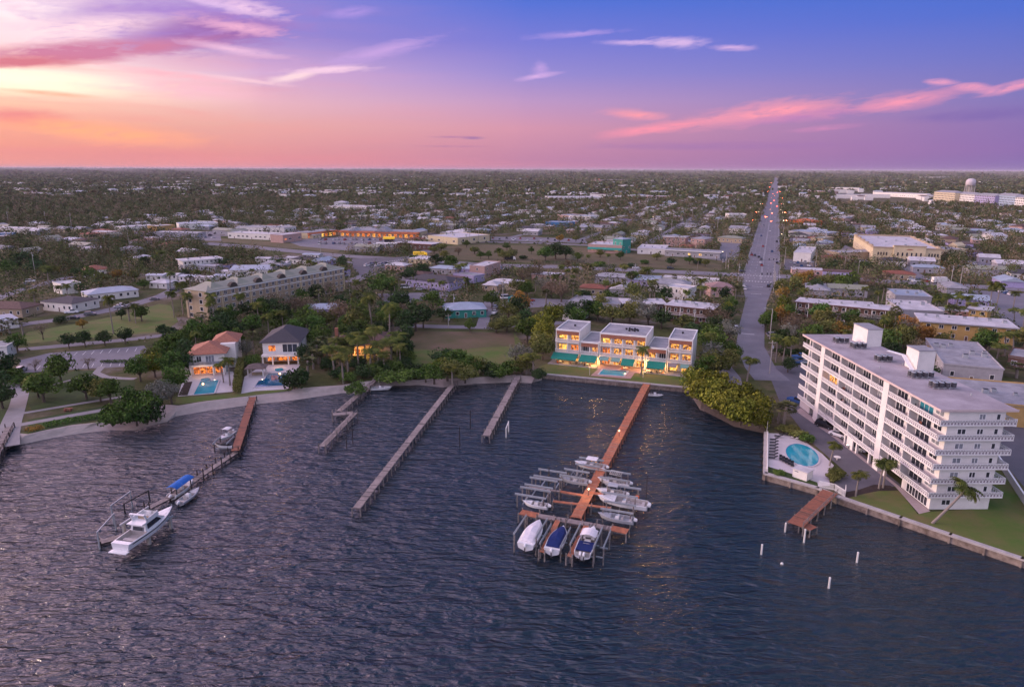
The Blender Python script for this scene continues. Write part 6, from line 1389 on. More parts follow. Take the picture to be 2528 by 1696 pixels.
def outboard(parent, x, y, z, m='gel', s=1.0):
    mb = MB(); mb.loft([[(x-.05*s, y-.2*s, z), (x-.62*s, y-.18*s, z), (x-.62*s, y+.18*s, z), (x-.05*s, y+.2*s, z)], [(x, y-.22*s, z+.35*s), (x-.68*s, y-.2*s, z+.3*s), (x-.68*s, y+.2*s, z+.3*s), (x, y+.22*s, z+.35*s)], [(x-.1*s, y-.14*s, z+.62*s), (x-.55*s, y-.12*s, z+.5*s), (x-.55*s, y+.12*s, z+.5*s), (x-.1*s, y+.14*s, z+.62*s)]])
    o = mb.obj('outboard_motor', m, parent, fixn=True)
    l = MB(); l.box(x-.42*s, x-.2*s, y-.07*s, y+.07*s, z-.9*s, z); l.box(x-.6*s, x-.15*s, y-.03*s, y+.03*s, z-.62*s, z-.58*s); l.cyl((x-.5*s, y, z-.85*s), (x-.1*s, y, z-.85*s), .07*s, .05*s, 6); l.cyl((x-.53*s, y, z-.85*s), (x-.5*s, y, z-.85*s), .2*s, .2*s, 8); l.obj('motor_leg', 'dark', o)
def ttop(parent, x0, x1, w, z0, z1, m='whitecanvas', name='canopy', bow=.12):
    mb = MB(); n = 5; rings = []
    for i in range(n+1):
        y = -w/2+w*i/n; zz = z1+bow*(1-(2*i/n-1)**2); rings.append([(x0, y, zz), (x1, y, zz), (x1, y, zz+.07), (x0, y, zz+.07)])
    mb.loft(rings); mb.obj(name, m, parent, fixn=True); f = MB()
    for x in (x0+.15, x1-.15):
        for y in (-w/2+.12, w/2-.12): f.cyl((x*(.9)+(x0+x1)*.05, y*.8, z0), (x, y, z1+.02), .035, .03, 5)
    f.beam((x0+.1, -w/2+.1, z1), (x0+.1, w/2-.1, z1), .05, .05); f.beam((x1-.1, -w/2+.1, z1), (x1-.1, w/2-.1, z1), .05, .05); f.obj('canopy_frame', 'alu', parent)
def console(parent, x, w, z, h=.95, d=.9):
    mb = MB(); mb.loft([[(x-d/2, -w/2, z), (x+d/2, -w/2, z), (x+d/2, w/2, z), (x-d/2, w/2, z)], [(x-d/2, -w/2, z+h), (x+d*.25, -w/2*.9, z+h), (x+d*.25, w/2*.9, z+h), (x-d/2, w/2, z+h)]]); o = mb.obj('console', 'gel', parent, fixn=True)
    g = MB(); g.add([(x+d*.3, -w/2*.9, z+h), (x+d*.3, w/2*.9, z+h), (x+d*.05, w/2*.8, z+h+.45), (x+d*.05, -w/2*.8, z+h+.45)], [(0, 1, 2, 3)]); g.obj('windscreen', 'glass', o)
    MB().box(x-d/2-.75, x-d/2-.35, -w/2, w/2, z, z+.55).obj('seat', 'seat', parent); MB().box(x-d/2-.82, x-d/2-.75, -w/2, w/2, z+.4, z+.95).obj('seat_back', 'seat', parent)
def boat(label, px, py, z, head, L_, B, H_, kind='console', motors=1, canopy=None, **k):
    p = G(px, py, z+H_*.5); t = thing(k.pop('name', 'motor_boat'), label, 'boat', (p.x, p.y, z), head); fl = H_*.42
    if kind == 'covered':
        r = boat_hull(t, L_, B, H_, open0=0, open1=0, **k); cm = canopy or 'navy'; c = MB(); rings = []
        for i, q in enumerate(r[1:-1]):
            s = (i+1)/(len(r)-1); hb = q[2][1]*.99; zz = q[2][2]+.03; pk = zz+(.95 if .3 < s < .6 else .6)*math.sin(math.pi*min(1, s*1.05))**.6*(H_*.75)+.05
            rings.append([(q[2][0], -hb, zz-.12), (q[2][0], -hb*.62, zz+(pk-zz)*.72), (q[2][0], 0, pk), (q[2][0], hb*.62, zz+(pk-zz)*.72), (q[2][0], hb, zz-.12)])
        c.loft(rings, caps=True, closed=False); c.obj('boat_cover', cm, t, smooth=False, fixn=True)
    else:
        boat_hull(t, L_, B, H_, **k); console(t, -L_*.02, B*.36, fl)
        if canopy: ttop(t, -L_*.22, L_*.12, B*.8, fl, fl+2.0, canopy)
        MB().box(L_*.14, L_*.24, -B*.22, B*.22, fl, fl+.45).obj('bow_seat', 'seat', t); MB().box(-L_*.44, -L_*.38, -B*.36, B*.36, fl, fl+.5).obj('stern_bench', 'seat', t)
        rl = MB(); 
        for s in (-1, 1): rl.beam((L_*.18, s*B*.36, H_*1.35), (L_*.44, s*B*.10, H_*1.6), .04, .04); rl.cyl((L_*.2, s*B*.35, H_*1.1), (L_*.2, s*B*.35, H_*1.36), .02, .02, 4); rl.cyl((L_*.36, s*B*.2, H_*1.15), (L_*.36, s*B*.2, H_*1.5), .02, .02, 4)
        rl.obj('bow_rail', 'alu', t)
    if kind != 'covered' and L_ > 6: MB().cyl((-L_*.05, B*.3, fl), (-L_*.12, B*.34, fl+3.4), .03, .015, 4).obj('aerial', 'white', t)
    for i in range(motors): outboard(t, -L_/2+.02, (i-(motors-1)/2)*.62, H_*.72, 'gel' if kind != 'dark' else 'black')
    return t
HP = math.atan2(83.0, 29.0)      # heading of the orange pier, towards the shore
def lift(label, px, py, w, d, rz, z1, beams='x', n=2, m='pile', cradle=True, zc=.7, name='boat_lift'):
    """four piles, two cap beams along the sides and a cradle below the boat"""
    p = G(px, py, 0); t = thing(name, label, 'boat lift', (p.x, p.y, 0), rz)
    for x in (-d/2, d/2):
        for y in (-w/2, w/2): MB().cyl((x, y, -1.4), (x, y, z1), .13, .12, 7).obj('pile', m, t)
    for y in (-w/2, w/2): b = MB(); b.beam((-d/2-.5, y, z1+.1), (d/2+.5, y, z1+.1), .2, .26); b.cyl((-d/2-.5, y, z1+.32), (d/2+.5, y, z1+.32), .06, .06, 6); b.obj('cap_beam', 'alu', t)
    if cradle:
        for x in (-d*.3, d*.3): MB().beam((x, -w/2+.1, zc), (x, w/2-.1, zc), .18, .22).obj('cradle_beam', 'alu', t)
        for x in (-d*.3, d*.3):
            c = MB()
            for y in (-w/2+.12, w/2-.12): c.cyl((x, y, zc), (x, y, z1), .02, .02, 4)
            c.obj('lifting_cable', 'dark', t)
    return t
# at the head of the orange pier
lift('outer left boat lift holding the white shrink wrapped boat', 1313, 1345, 4.0, 6.2, HP, 3.6, m='pile', zc=1.2)
boat('cabin boat wrapped in white canvas on the left outer lift', 1318, 1322, 1.35, HP, 8.2, 3.3, 1.35, 'covered', 1, 'whitecanvas')
lift('middle boat lift holding the navy covered boat', 1374, 1360, 3.6, 6.0, HP, 3.0, zc=1.0)
boat('boat under a dark navy blue cover on the middle lift', 1380, 1335, 1.15, HP, 7.6, 3.1, 1.3, 'covered', 1, 'navy')
lift('right outer boat lift holding the white canopy boat', 1450, 1369, 4.0, 6.4, HP, 3.6, zc=1.1)
t = boat('white boat with rounded white canopy and navy cockpit cover on the right lift', 1455, 1340, 1.3, HP, 8.6, 3.2, 1.4, 'console', 2, None)
ttop(t, -.6, 1.9, 2.8, .6, 2.3, 'whitecanvas', bow=.4); MB().box(-3.7, -.7, -1.35, 1.35, 1.40, 1.48).obj('cockpit_cover', 'navy', t); 
cb = MB(); cb.loft([[(.4, -1.0, 1.3), (2.6, -.8, 1.35), (2.6, .8, 1.35), (.4, 1.0, 1.3)], [(.8, -.8, 1.95), (2.0, -.6, 1.8), (2.0, .6, 1.8), (.8, .8, 1.95)]]); cb.obj('cabin', 'gel', t)
lift('white framed narrow lift at the lower right corner', 1489, 1372, 1.6, 5.2, HP, 3.4, zc=.8)
# sides of the pier
HS = HP+R(90)
lift('upper left boat lift beside the orange pier', 1457, 1168, 3.6, 4.6, HP+R(90), 2.6, zc=1.0); boat('white open boat with square white canopy on the upper left lift', 1460, 1150, 1.3, HP+R(88), 7.0, 2.5, 1.05, 'console', 1, 'whitecanvas', stripe='orange')
lift('second boat lift on the left below the square canopy boat', 1420, 1200, 3.2, 4.6, HP+R(88), 2.8, zc=.9); t = boat('dark grey boat with bare folded canopy frame on the second left lift', 1420, 1187, 1.2, HP+R(90), 6.2, 2.3, .95, 'console', 1, None, m='gelgrey')
fr = MB()
for s in (-1, 1):
    for x in (-1.6, -.6, .5): fr.cyl((-.4, s*.95, .9), (x, s*.85, 2.3), .03, .03, 5)
for x in (-1.6, -.6, .5): fr.cyl((x, -.85, 2.3), (x, .85, 2.3), .03, .03, 5)
fr.obj('folded_canopy_frame', 'alu', t)
for lab, x, y, w, d in (('empty boat lift with pale beams, upper one left of pier', 1360, 1204, 3.4, 5.2), ('empty boat lift with pale beams, lower one left of pier', 1338, 1226, 3.4, 5.0)): lift(lab, x, y, w, d, HS, 3.0)
lift('boat lift at the left end of the cross dock', 1318, 1249, 3.2, 5.4, HS, 2.8, zc=.9); boat('small white boat with tangled rails at the left end of the cross dock', 1325, 1247, 1.0, HS, 5.0, 2.0, .85, 'console', 1, None)
lift('upper right boat lift beside the orange pier', 1520, 1205, 3.6, 4.8, HS, 2.9, zc=1.0); t = boat('white boat with rod rack canopy on the upper right lift', 1518, 1190, 1.3, HS, 6.6, 2.4, 1.05, 'console', 1, None)
ttop(t, -1.6, .9, 2.1, .5, 2.5, 'dark'); rr = MB()
for i in range(7): rr.cyl((-1.5+i*.38, -1, 2.7), (-1.5+i*.38, 1, 2.95), .05, .05, 5)
for s in (-1, 1): rr.cyl((-1.6, s, 2.7), (.9, s, 2.9), .04, .04, 5)
rr.obj('rod_rack', 'white', t)
lift('right side boat lift holding the big open boat', 1535, 1247, 3.8, 6.2, HS, 3.2, zc=.9)
boat('large cream open fishing boat pointing left on the right lift', 1540, 1240, 1.2, HS, 9.6, 3.2, 1.3, 'console', 2, None, inner='seat')
boat('white skiff with small grey canopy just above the big open boat', 1512, 1216, 1.0, HS, 6.0, 2.2, .9, 'console', 1, 'gelgrey')
lift('right side boat lift nearest to the cross dock', 1528, 1287, 3.2, 5.2, HS, 3.0, zc=.9)
boat('grey hulled open boat with pointed bow beside the cross dock end', 1524, 1279, 1.1, HS, 6.6, 2.4, 1.0, 'console', 1, None, m='gelgrey', inner='gelgrey')
p = G(1576, 1232, 1.2); o = thing('life_ring_stack', 'orange red life ring stack behind the big open boat', 'life ring', (p.x, p.y, 1.2)); 
for i in range(3): MB().cyl((0, 0, i*.3), (0, 0, i*.3+.26), .35, .35, 10).obj('ring', 'orange', o)
# the yacht on its lift and its neighbours
pb = G(426, 1258, 3.2); ps = G(300, 1357, 2.4); yd = (pb-ps).to_2d(); YH = math.atan2(yd.y, yd.x); YL = yd.length; ym = (pb+ps)/2
def yacht():
    t = thing('motor_yacht', 'white flybridge motor yacht raised on a lift at the walkway end', 'yacht', (ym.x, ym.y, 1.25), YH); L_ = YL; B = 3.9; H_ = 1.75
    boat_hull(t, L_, B, H_, open0=.1, open1=.34, floor=.5, stripe='glass')
    MB().box(-L_/2-.9, -L_/2+.05, -1.7, 1.7, .35, .5).obj('swim_platform', 'gel', t)
    s = MB(); s.loft([[(-L_*.16, -1.55, H_), (L_*.26, -1.15, H_+.15), (L_*.26, 1.15, H_+.15), (-L_*.16, 1.55, H_)], [(-L_*.14, -1.4, H_+1.5), (L_*.10, -1.2, H_+1.5), (L_*.10, 1.2, H_+1.5), (-L_*.14, 1.4, H_+1.5)]]); cab = s.obj('cabin', 'gel', t, fixn=True)
    g = MB(); 
    for sg in (-1, 1): g.add([(-L_*.12, sg*1.56, H_+.3), (L_*.17, sg*1.33, H_+.42), (L_*.09, sg*1.27, H_+1.25), (-L_*.12, sg*1.45, H_+1.25)], [(0, 1, 2, 3) if sg < 0 else (3, 2, 1, 0)])
    g.add([(L_*.262, -1.0, H_+.22), (L_*.262, 1.0, H_+.22), (L_*.115, 1.0, H_+1.42), (L_*.115, -1.0, H_+1.42)], [(0, 1, 2, 3)]); g.add([(-L_*.164, -1.1, H_+.1), (-L_*.164, 1.1, H_+.1), (-L_*.145, 1.1, H_+1.0), (-L_*.145, -1.1, H_+1.0)], [(0, 3, 2, 1)]); g.obj('cabin_window', 'glass', cab)
    f = MB(); f.box(-L_*.22, L_*.1, -1.55, 1.55, H_+1.5, H_+1.66)
    for y in (-1.5, 1.4): f.loft([[(-L_*.13, y, H_+1.66), (L_*.12, y, H_+1.66), (L_*.12, y+.1, H_+1.66), (-L_*.13, y+.1, H_+1.66)], [(-L_*.11, y, H_+2.2), (L_*.09, y, H_+2.35), (L_*.09, y+.1, H_+2.35), (-L_*.11, y+.1, H_+2.2)]])
    f.box(L_*.09, L_*.115, -1.4, 1.4, H_+1.66, H_+2.35)
    ar = MB()
    for y in (-1.5, 1.38): ar.beam((-L_*.10, y+.06, H_+1.66), (-L_*.145, y+.06, H_+3.1), .12, .4)
    ar.beam((-L_*.145, -1.5, H_+3.1), (-L_*.145, 1.5, H_+3.1), .4, .12); ar.obj('radar_arch', 'gel', t)
    ws = MB(); ws.add([(L_*.10, -1.3, H_+2.35), (L_*.10, 1.3, H_+2.35), (L_*.075, 1.2, H_+2.75), (L_*.075, -1.2, H_+2.75)], [(0, 1, 2, 3)]); ws.obj('windscreen', 'glass', t); f.obj('flybridge', 'gel', t); MB().box(-L_*.06, -L_*.02, -.9, .9, H_+1.66, H_+2.1).obj('flybridge_seat', 'beige', t); MB().box(L_*.04, L_*.07, -.6, .3, H_+1.66, H_+2.45).obj('helm', 'gel', t)
    c = MB(); 
    for x in (-L_*.2, -L_*.2): 
        for y in (-1.4, 1.4): c.cyl((x, y, H_+.1), (x, y, H_+1.2), .04, .04, 5)
    c.obj('overhang_post', 'alu', t); MB().box(-L_*.36, -L_*.30, -1.2, 1.2, H_*.5, H_*.5+.5).obj('cockpit_seat', 'seat', t)
    r = MB(); pts = [(L_*.12, 1.72), (L_*.25, 1.45), (L_*.38, .95), (L_*.51, .1)]
    for sg in (-1, 1):
        for i in range(3): a, b = pts[i], pts[i+1]; r.cyl((a[0], a[1]*sg, H_+.75), (b[0], b[1]*sg, H_+.9), .025, .025, 4)
        for a in pts: r.cyl((a[0], a[1]*sg, H_+.1), (a[0], a[1]*sg, H_+.85), .02, .02, 4)
    r.obj('bow_rail', 'alu', t); MB().cyl((-L_*.145, .8, H_+3.1), (-L_*.19, .8, H_+5.6), .03, .02, 5).obj('aerial', 'alu', t); MB().cyl((L_*.27, 0, H_+.17), (L_*.27, 0, H_+.22), .35, .35, 10).obj('deck_hatch', 'glasspale', t)
yacht()
p = G(365, 1330, 0); t = thing('boat_lift', 'heavy concrete post lift carrying the flybridge yacht', 'boat lift', (p.x, p.y, 0), YH)
for x in (-2.2, 3.4):
    for y in (-2.5, 2.5): MB().box(x-.22, x+.22, y-.22, y+.22, -1.4, 3.4 if y > 0 else 2.1).obj('pile', 'pole', t)
    MB().beam((x, -2.4, 1.0), (x, 2.4, 1.0), .3, .34).obj('cradle_beam', 'alu', t)
for y in (-2.5, 2.5): MB().beam((-2.9, y, 3.5 if y > 0 else 2.2), (4.2, y, 3.5 if y > 0 else 2.2), .3, .3).obj('cap_beam', 'alu', t)
def frame_lift(label, pts, zs, m='alu'):
    W_ = [G(x, y, 0) for x, y in pts]; o = W_[0]; t = thing('boat_lift', label, 'boat lift', (o.x, o.y, 0)); L_ = [w-o for w in W_]
    for q, z in zip(L_, zs): MB().cyl((q.x, q.y, -1.2), (q.x, q.y, z), .16, .14, 7).obj('pile', m, t)
    for i in range(len(L_)-1): a, b = L_[i], L_[i+1]; MB().beam((a.x, a.y, zs[i]-.1), (b.x, b.y, zs[i+1]-.1), .18, .22).obj('cap_beam', m, t)
    return t
frame_lift('empty lift frame of pale beams left of the yacht stern', [(250, 1362), (290, 1315)], [3.4, 3.4]); frame_lift('tall pale post pair and sloping beam behind the yacht', [(284, 1300), (330, 1260)], [3.9, 3.6])
frame_lift('dark double beam lift behind the walkway head', [(312, 1275), (372, 1240)], [2.2, 2.2], 'dark'); frame_lift('white folded lift frame standing alone in the water beside the grey pier', [(1251, 1080), (1257, 1066)], [2.6, 2.9], 'white')
pier('low brown timber platform under the empty lift frame left of the yacht', [(250, 1345), (330, 1322)], 1.6, 'woodgrey', 'piledark', z=.6, over=.5, step=2.5)
bl = boat('boat moored under a bright blue canvas roof beside the walkway', 452, 1215, .25, YH+R(3), 7.0, 2.4, .9, 'console', 1, None); ttop(bl, -3.2, 2.6, 2.5, .5, 2.2, 'bluecanvas', bow=.45)
t = boat('grey open tender alongside the blue canvas boat', 470, 1232, .2, YH+R(2), 6.2, 2.2, .8, 'console', 1, None, m='gelgrey', inner='gelgrey')
boat('small boat with white square canopy moored left of the red brown pier', 562, 1082, .5, R(-100), 5.4, 2.1, .8, 'console', 1, 'whitecanvas')
lift('small lift with dark canvas boat left of the red brown pier', 556, 1112, 3.2, 3.6, R(90), 2.0, m='piledark', zc=.5); boat('small boat under black canvas on the lift by the red brown pier', 556, 1106, .6, R(175), 4.6, 2.0, .8, 'covered', 0, 'black')
boat('white motor boat pulled to the sand at the railed pier', 941, 962, .1, R(8), 6.4, 2.2, .9, 'console', 1, None, inner='gelgrey')
boat('little white dinghy moored below the seawall beside the orange pier', 1619, 974, .05, R(-12), 4.2, 1.5, .55, 'console', 0, None, name='dinghy')
# lamps on the marina
def dock_lamp(px, py, label, e):
    p = G(px, py, DECK); t = thing('dock_lamp', label, 'lamp', (p.x, p.y, DECK)); MB().cyl((0, 0, 0), (0, 0, 1.3), .05, .05, 6).obj('post', 'dark', t); MB().ball((0, 0, 1.42), .13, .13, .15, n=8, k=5).obj('lamp_head', 'lamp', t)
    l = bpy.data.lights.new('dock_light', 'POINT'); l.energy = e; l.color = (1, .55, .2); l.shadow_soft_size = .12; o = bpy.data.objects.new('dock_light', l); COL.objects.link(o); o.parent = t; o.location = (0, 0, 1.7)
dock_lamp(1455, 1222, 'lit dock lamp where the finger dock meets the orange pier', 220); dock_lamp(1530, 1075, 'lit dock lamp halfway along the orange pier', 110)
# ------------------------------------------------------------------ pool furniture by the condo
def condo_pool():
    c = G(1982.5, 1119.5); t = thing('swimming_pool', 'oval turquoise swimming pool on the white deck beside the condo', 'pool', (c.x, c.y, ZL)); q = []
    for k in range(36):
        a = 2*math.pi*k/36; p = G(1982.5+37*math.cos(a)+20*math.sin(a), 1119.5+21*math.cos(a)-18.5*math.sin(a)); q.append((p.x-c.x, p.y-c.y))
    MB().prism(q, .09, .13).obj('water_surface', 'pool', t); rm = MB(); rm2 = MB()
    for k in range(36):
        a, b = q[k], q[(k+1) % 36]; rm.beam((a[0]*1.03, a[1]*1.03, .12), (b[0]*1.03, b[1]*1.03, .12), .4, .1); rm2.beam((a[0]*.97, a[1]*.97, .135), (b[0]*.97, b[1]*.97, .135), .16, .02)
    rm.obj('coping', 'poolpave', t); rm2.obj('tile_band', 'blue', t)
    def lounger(x, y, rz, m, lab):
        o = thing('sun_lounger', lab, 'sun lounger', (x, y, ZL+.08), rz, 'sun loungers round the oval pool'); b = MB(); b.box(-.6, .75, -.32, .32, .28, .36); b.obj('bed', m, o); k = MB(); k.cbox((-.88, 0, .5), .7, .64, .07, 0); k.v = [(v[0], v[1], v[2]+(-.6-v[0])*.45) for v in k.v]; k.obj('backrest', m, o)
        for sx in (-.5, .6):
            for sy in (-.28, .28): MB().box(sx-.03, sx+.03, sy-.03, sy+.03, 0, .28).obj('leg', 'alu', o)
    nn = ['topmost', 'second', 'third', 'fourth', 'fifth', 'sixth', 'lowest']
    for i in range(7): p = G(1910-i*.4, 1083+i*7.6); lounger(p.x, p.y, R(172), 'dark', '%s dark lounger in the row along the left deck wall' % nn[i])
    for i in range(2): p = G(1932-i*11, 1070+i*5); lounger(p.x, p.y, R(150), 'dark', ['right', 'left'][i]+' dark lounger of the pair at the top corner of the deck')
    for i in range(5): p = G(1929+i*7.2, 1131+i*3.8); lounger(p.x, p.y, R(250), 'black', ['first', 'second', 'third', 'fourth', 'fifth'][i]+' black lounger from the left between pool and white hut')
    for i in range(2): p = G(1958+i*12, 1076+i*3); lounger(p.x, p.y, R(235), 'white', ['left', 'right'][i]+' white lounger at the hedge above the oval pool')
    A = G(1958, 1172); B = G(1993, 1184); W, a = frame_xy(A, B); h = thing('pool_hut', 'small white flat roofed hut between the oval pool and seawall', 'hut', (A.x, A.y, ZL+.07), a); MB().box(0, W, 0, 2.6, 0, 1.9).obj('wall', 'white', h); MB().box(-.15, W+.15, -.15, 2.75, 1.9, 2.0).obj('roof', 'roofwhite', h); MB().box(.4, 1.2, -.04, 0, 1.4, 1.6).obj('vent', 'glasspale', h)
    f = thing('picket_fence', 'white slatted gate fence where the red brown dock meets the seawall', 'fence', (*G(2023, 1197).xy, ZL)); o = G(2023, 1197); pts = [G(2023, 1197)-o, G(2062, 1205)-o, G(2089, 1222)-o, G(2089, 1207)-o]; 
    for i in range(len(pts)-1):
        a_, b_2 = pts[i], pts[i+1]; d = b_2-a_; n = int(d.length/.16)+1; mb = MB(); mb.beam((a_.x, a_.y, .25), (b_2.x, b_2.y, .25), .05, .08); mb.beam((a_.x, a_.y, 1.35), (b_2.x, b_2.y, 1.35), .05, .08)
        for j in range(n+1): q2 = a_+d*(j/n); mb.box(q2.x-.03, q2.x+.03, q2.y-.03, q2.y+.03, 0, 1.5)
        mb.obj('fence_panel', 'trim', f)
    w = thing('deck_wall', 'low white wall along the left side of the pool deck', 'wall', (*G(1894, 1066).xy, ZL)); o = G(1894, 1066); q3 = G(1893, 1160)-o; mb = MB(); mb.beam((.25, 0, .3), (q3.x+.25, q3.y, .3), .22, .75); mb.obj('wall_body', 'white', w); MB().cyl((.1, .2, 0), (.1, .2, 3.2), .05, .04, 6).obj('pole', 'white', w)
    w = thing('garden_wall', 'white boundary wall running down right of the condo', 'wall', (*G(2462, 1130).xy, ZL)); o = G(2462, 1130); q3 = G(2560, 1280)-o; MB().beam((0, 0, .8), (q3.x, q3.y, .8), .25, 1.7).obj('wall_body', 'white', w); MB().beam((0, 0, 1.7), (q3.x, q3.y, 1.7), .35, .1).obj('coping', 'trim', w)
    p = G(2068, 1130); tb = thing('garden_table', 'white garden table with benches between pool and driveway', 'table', (p.x, p.y, ZL+.05), .5); MB().cyl((0, 0, .7), (0, 0, .76), .75, .75, 14).obj('table_top', 'white', tb); MB().cyl((0, 0, 0), (0, 0, .7), .12, .08, 8).obj('leg', 'white', tb)
condo_pool()
for px, py, h in ((1456, 925, 3.0), (1588, 930, 3.2), (1703, 950, 2.6)):
    p = G(px, py); t = thing('lawn_lamp', {1456: 'thin white lamp post left of the townhouse pool', 1588: 'thin white lamp post right of the townhouse pool', 1703: 'thin white lamp post at the right end of the seawall'}[px], 'lamp post', (p.x, p.y, ZL)); MB().cyl((0, 0, 0), (0, 0, h), .06, .05, 6).obj('post', 'white', t); MB().cyl((0, 0, h), (0, 0, h+.25), .12, .08, 8).obj('lamp_head', 'glasspale', t)
T('palm', 1583, 924, 9.5, 6.2, label='coconut palm on the lawn before the centre right townhouse', v=0)
# hedges, picnic bench
def hedge(label, pts, w, h, key='green', dens=60):
    W_ = [G(x, y) for x, y in pts]; o = W_[0]; rng = np.random.default_rng(int(pts[0][0])); P = []
    for i in range(len(W_)-1):
        a = np.array(W_[i]-o); b = np.array(W_[i+1]-o); L_ = np.linalg.norm(b-a); n = int(dens*L_*(w+h)/2); tt = rng.uniform(0, 1, n)[:, None]; d = (b-a)/L_; nn = np.array([-d[1], d[0], 0])
        C = a+(b-a)*tt+nn*(rng.uniform(-.5, .5, n)*w)[:, None]+np.array([0, 0, 1.0])*(rng.uniform(0.02, 1, n)**.7*h)[:, None]; P.append(leaves(C, .16, rng, .4))
    P = np.concatenate(P); me = leaf_mesh('hedge', P, rng.uniform(0, 1, len(P)), LEAF[key]); ob = bpy.data.objects.new('hedge', me); COL.objects.link(ob); ob.location = (o.x, o.y, ZL); tag(ob, label, 'hedge')
hedge('tall narrow olive hedge between the two villa pools', [(597, 905), (590, 945), (586, 978)], 2.2, 3.0, 'olive', 70)
hedge('low clipped hedge between the avenue end and condo parking', [(1935, 868), (1975, 866), (1990, 872)], 2.2, 1.3, 'dark'); hedge('low dark hedge line along the highway right of the big round tree', [(1335, 650), (1440, 656), (1520, 660)], 2, 2.2, 'dark', 20)
hedge('low green planting along the sandy shore path', [(110, 1062), (180, 1048), (255, 1038)], 2.5, 1.0, 'green', 40); hedge('brown grassy planting at the tip of the shore path', [(68, 1075), (105, 1064)], 3, .9, 'rust', 40)
hedge('clipped hedge row along the beach car park edge', [(250, 903), (330, 902)], 1.5, 1.0, 'green', 50)
p = G(170, 1022); t = thing('picnic_table', 'red wooden picnic table with benches beside the park path', 'picnic table', (p.x, p.y, ZL), .2)
MB().box(-1, 1, -.4, .4, .7, .76).obj('table_top', 'brick', t)
for y in (-.8, .55): MB().box(-1, 1, y, y+.25, .42, .47).obj('bench', 'brick', t)
for x in (-.7, .6): MB().box(x, x+.1, -.7, .7, 0, .7).obj('leg', 'brick', t)
# ------------------------------------------------------------------ vehicles
def car_proto(kind, paint):
    """hidden master built once; the copies share its meshes"""
    L_, W, H_ = {'car': (4.6, 1.82, 1.45), 'suv': (4.9, 1.95, 1.8), 'van': (5.4, 2.0, 2.2), 'pickup': (5.6, 1.95, 1.85)}[kind]; w = W/2; parts = []
    prof = {'car': [(-.5, .25, .80), (-.36, .25, .92), (-.22, .25, .95), (.02, .25, .95), (.22, .25, .93), (.42, .25, .82), (.5, .25, .62)],
            'suv': [(-.5, .3, 1.0), (-.46, .3, 1.1), (-.2, .3, 1.12), (.05, .3, 1.12), (.2, .3, 1.1), (.44, .3, .98), (.5, .3, .72)]}.get(kind, [(-.5, .3, 1.0), (-.46, .3, 1.05), (-.2, .3, 1.08), (.05, .3, 1.08), (.25, .3, 1.05), (.44, .3, .95), (.5, .3, .7)])
    mb = MB(); rings = []
    for x, z0, z1 in prof: q = .93 if abs(x) > .45 else 1; rings.append([(x*L_, -w*q, z0), (x*L_, w*q, z0), (x*L_, w*q, z1*.75), (x*L_, w*q*.93, z1), (x*L_, -w*q*.93, z1), (x*L_, -w*q, z1*.75)])
    mb.loft(rings); b0 = .95 if kind == 'car' else 1.1
    cx = {'car': (-.34, -.20, .06, .24), 'suv': (-.48, -.42, .08, .24), 'van': (-.49, -.46, .22, .38), 'pickup': (-.10, -.06, .10, .24)}[kind]
    mb.add([(cx[1]*L_, -w*.72, H_), (cx[2]*L_, -w*.72, H_), (cx[2]*L_, w*.72, H_), (cx[1]*L_, w*.72, H_), (cx[1]*L_, -w*.72, H_-.06), (cx[2]*L_, -w*.72, H_-.06), (cx[2]*L_, w*.72, H_-.06), (cx[1]*L_, w*.72, H_-.06)], [(0, 1, 2, 3), (0, 4, 5, 1), (1, 5, 6, 2), (2, 6, 7, 3), (3, 7, 4, 0)])
    parts.append(('body', mb.obj('body', paint, fixn=True)))
    g = MB(); g.loft([[(cx[0]*L_, -w*.9, b0-.05), (cx[3]*L_, -w*.9, b0-.05), (cx[3]*L_, w*.9, b0-.05), (cx[0]*L_, w*.9, b0-.05)], [(cx[1]*L_-.02, -w*.73, H_-.05), (cx[2]*L_+.02, -w*.73, H_-.05), (cx[2]*L_+.02, w*.73, H_-.05), (cx[1]*L_-.02, w*.73, H_-.05)]]); parts.append(('window', g.obj('window', 'glass', fixn=True)))
    for x in (-.31, .31):
        for s in (-1, 1): q = MB(); q.cyl((x*L_, s*(w-.2), .33), (x*L_, s*(w+.01), .33), .33, .33, 12); q.cyl((x*L_, s*(w+.01), .33), (x*L_, s*(w+.02), .33), .19, .17, 10, 1); parts.append(('wheel', q.obj('wheel', ['tyre', 'alu'])))
    for s in (-1, 1): parts.append(('headlight', MB().box(L_*.485, L_*.5+.02, s*w*.68-.18, s*w*.68+.18, .6, .74).obj('headlight', 'glasspale')))
    for s in (-1, 1): parts.append(('tail_light', MB().box(-L_*.5-.02, -L_*.485, s*w*.72-.14, s*w*.72+.14, .68, .85).obj('tail_light', mat('tail_light_red', (.35, .015, .01), .3, .05, 1))))
    me = [(n, p.data) for n, p in parts]
    for n, p in parts: bpy.data.objects.remove(p)
    return me
PAINT = {'white': mat('white_car_paint', (.75, .75, .76), .25, .02, 1, spec=.5), 'silver': mat('silver_car_paint', (.40, .41, .43), .25, .03, 1, metal=.3), 'black': mat('black_car_paint', (.02, .02, .023), .2, .05, 1, spec=.6), 'red': mat('red_car_paint', (.35, .03, .02), .25, .05, 1, spec=.5), 'blue': mat('blue_car_paint', (.04, .10, .25), .25, .05, 1, spec=.5), 'dark grey': mat('grey_car_paint', (.10, .10, .11), .25, .05, 1, spec=.5)}
CP = {}
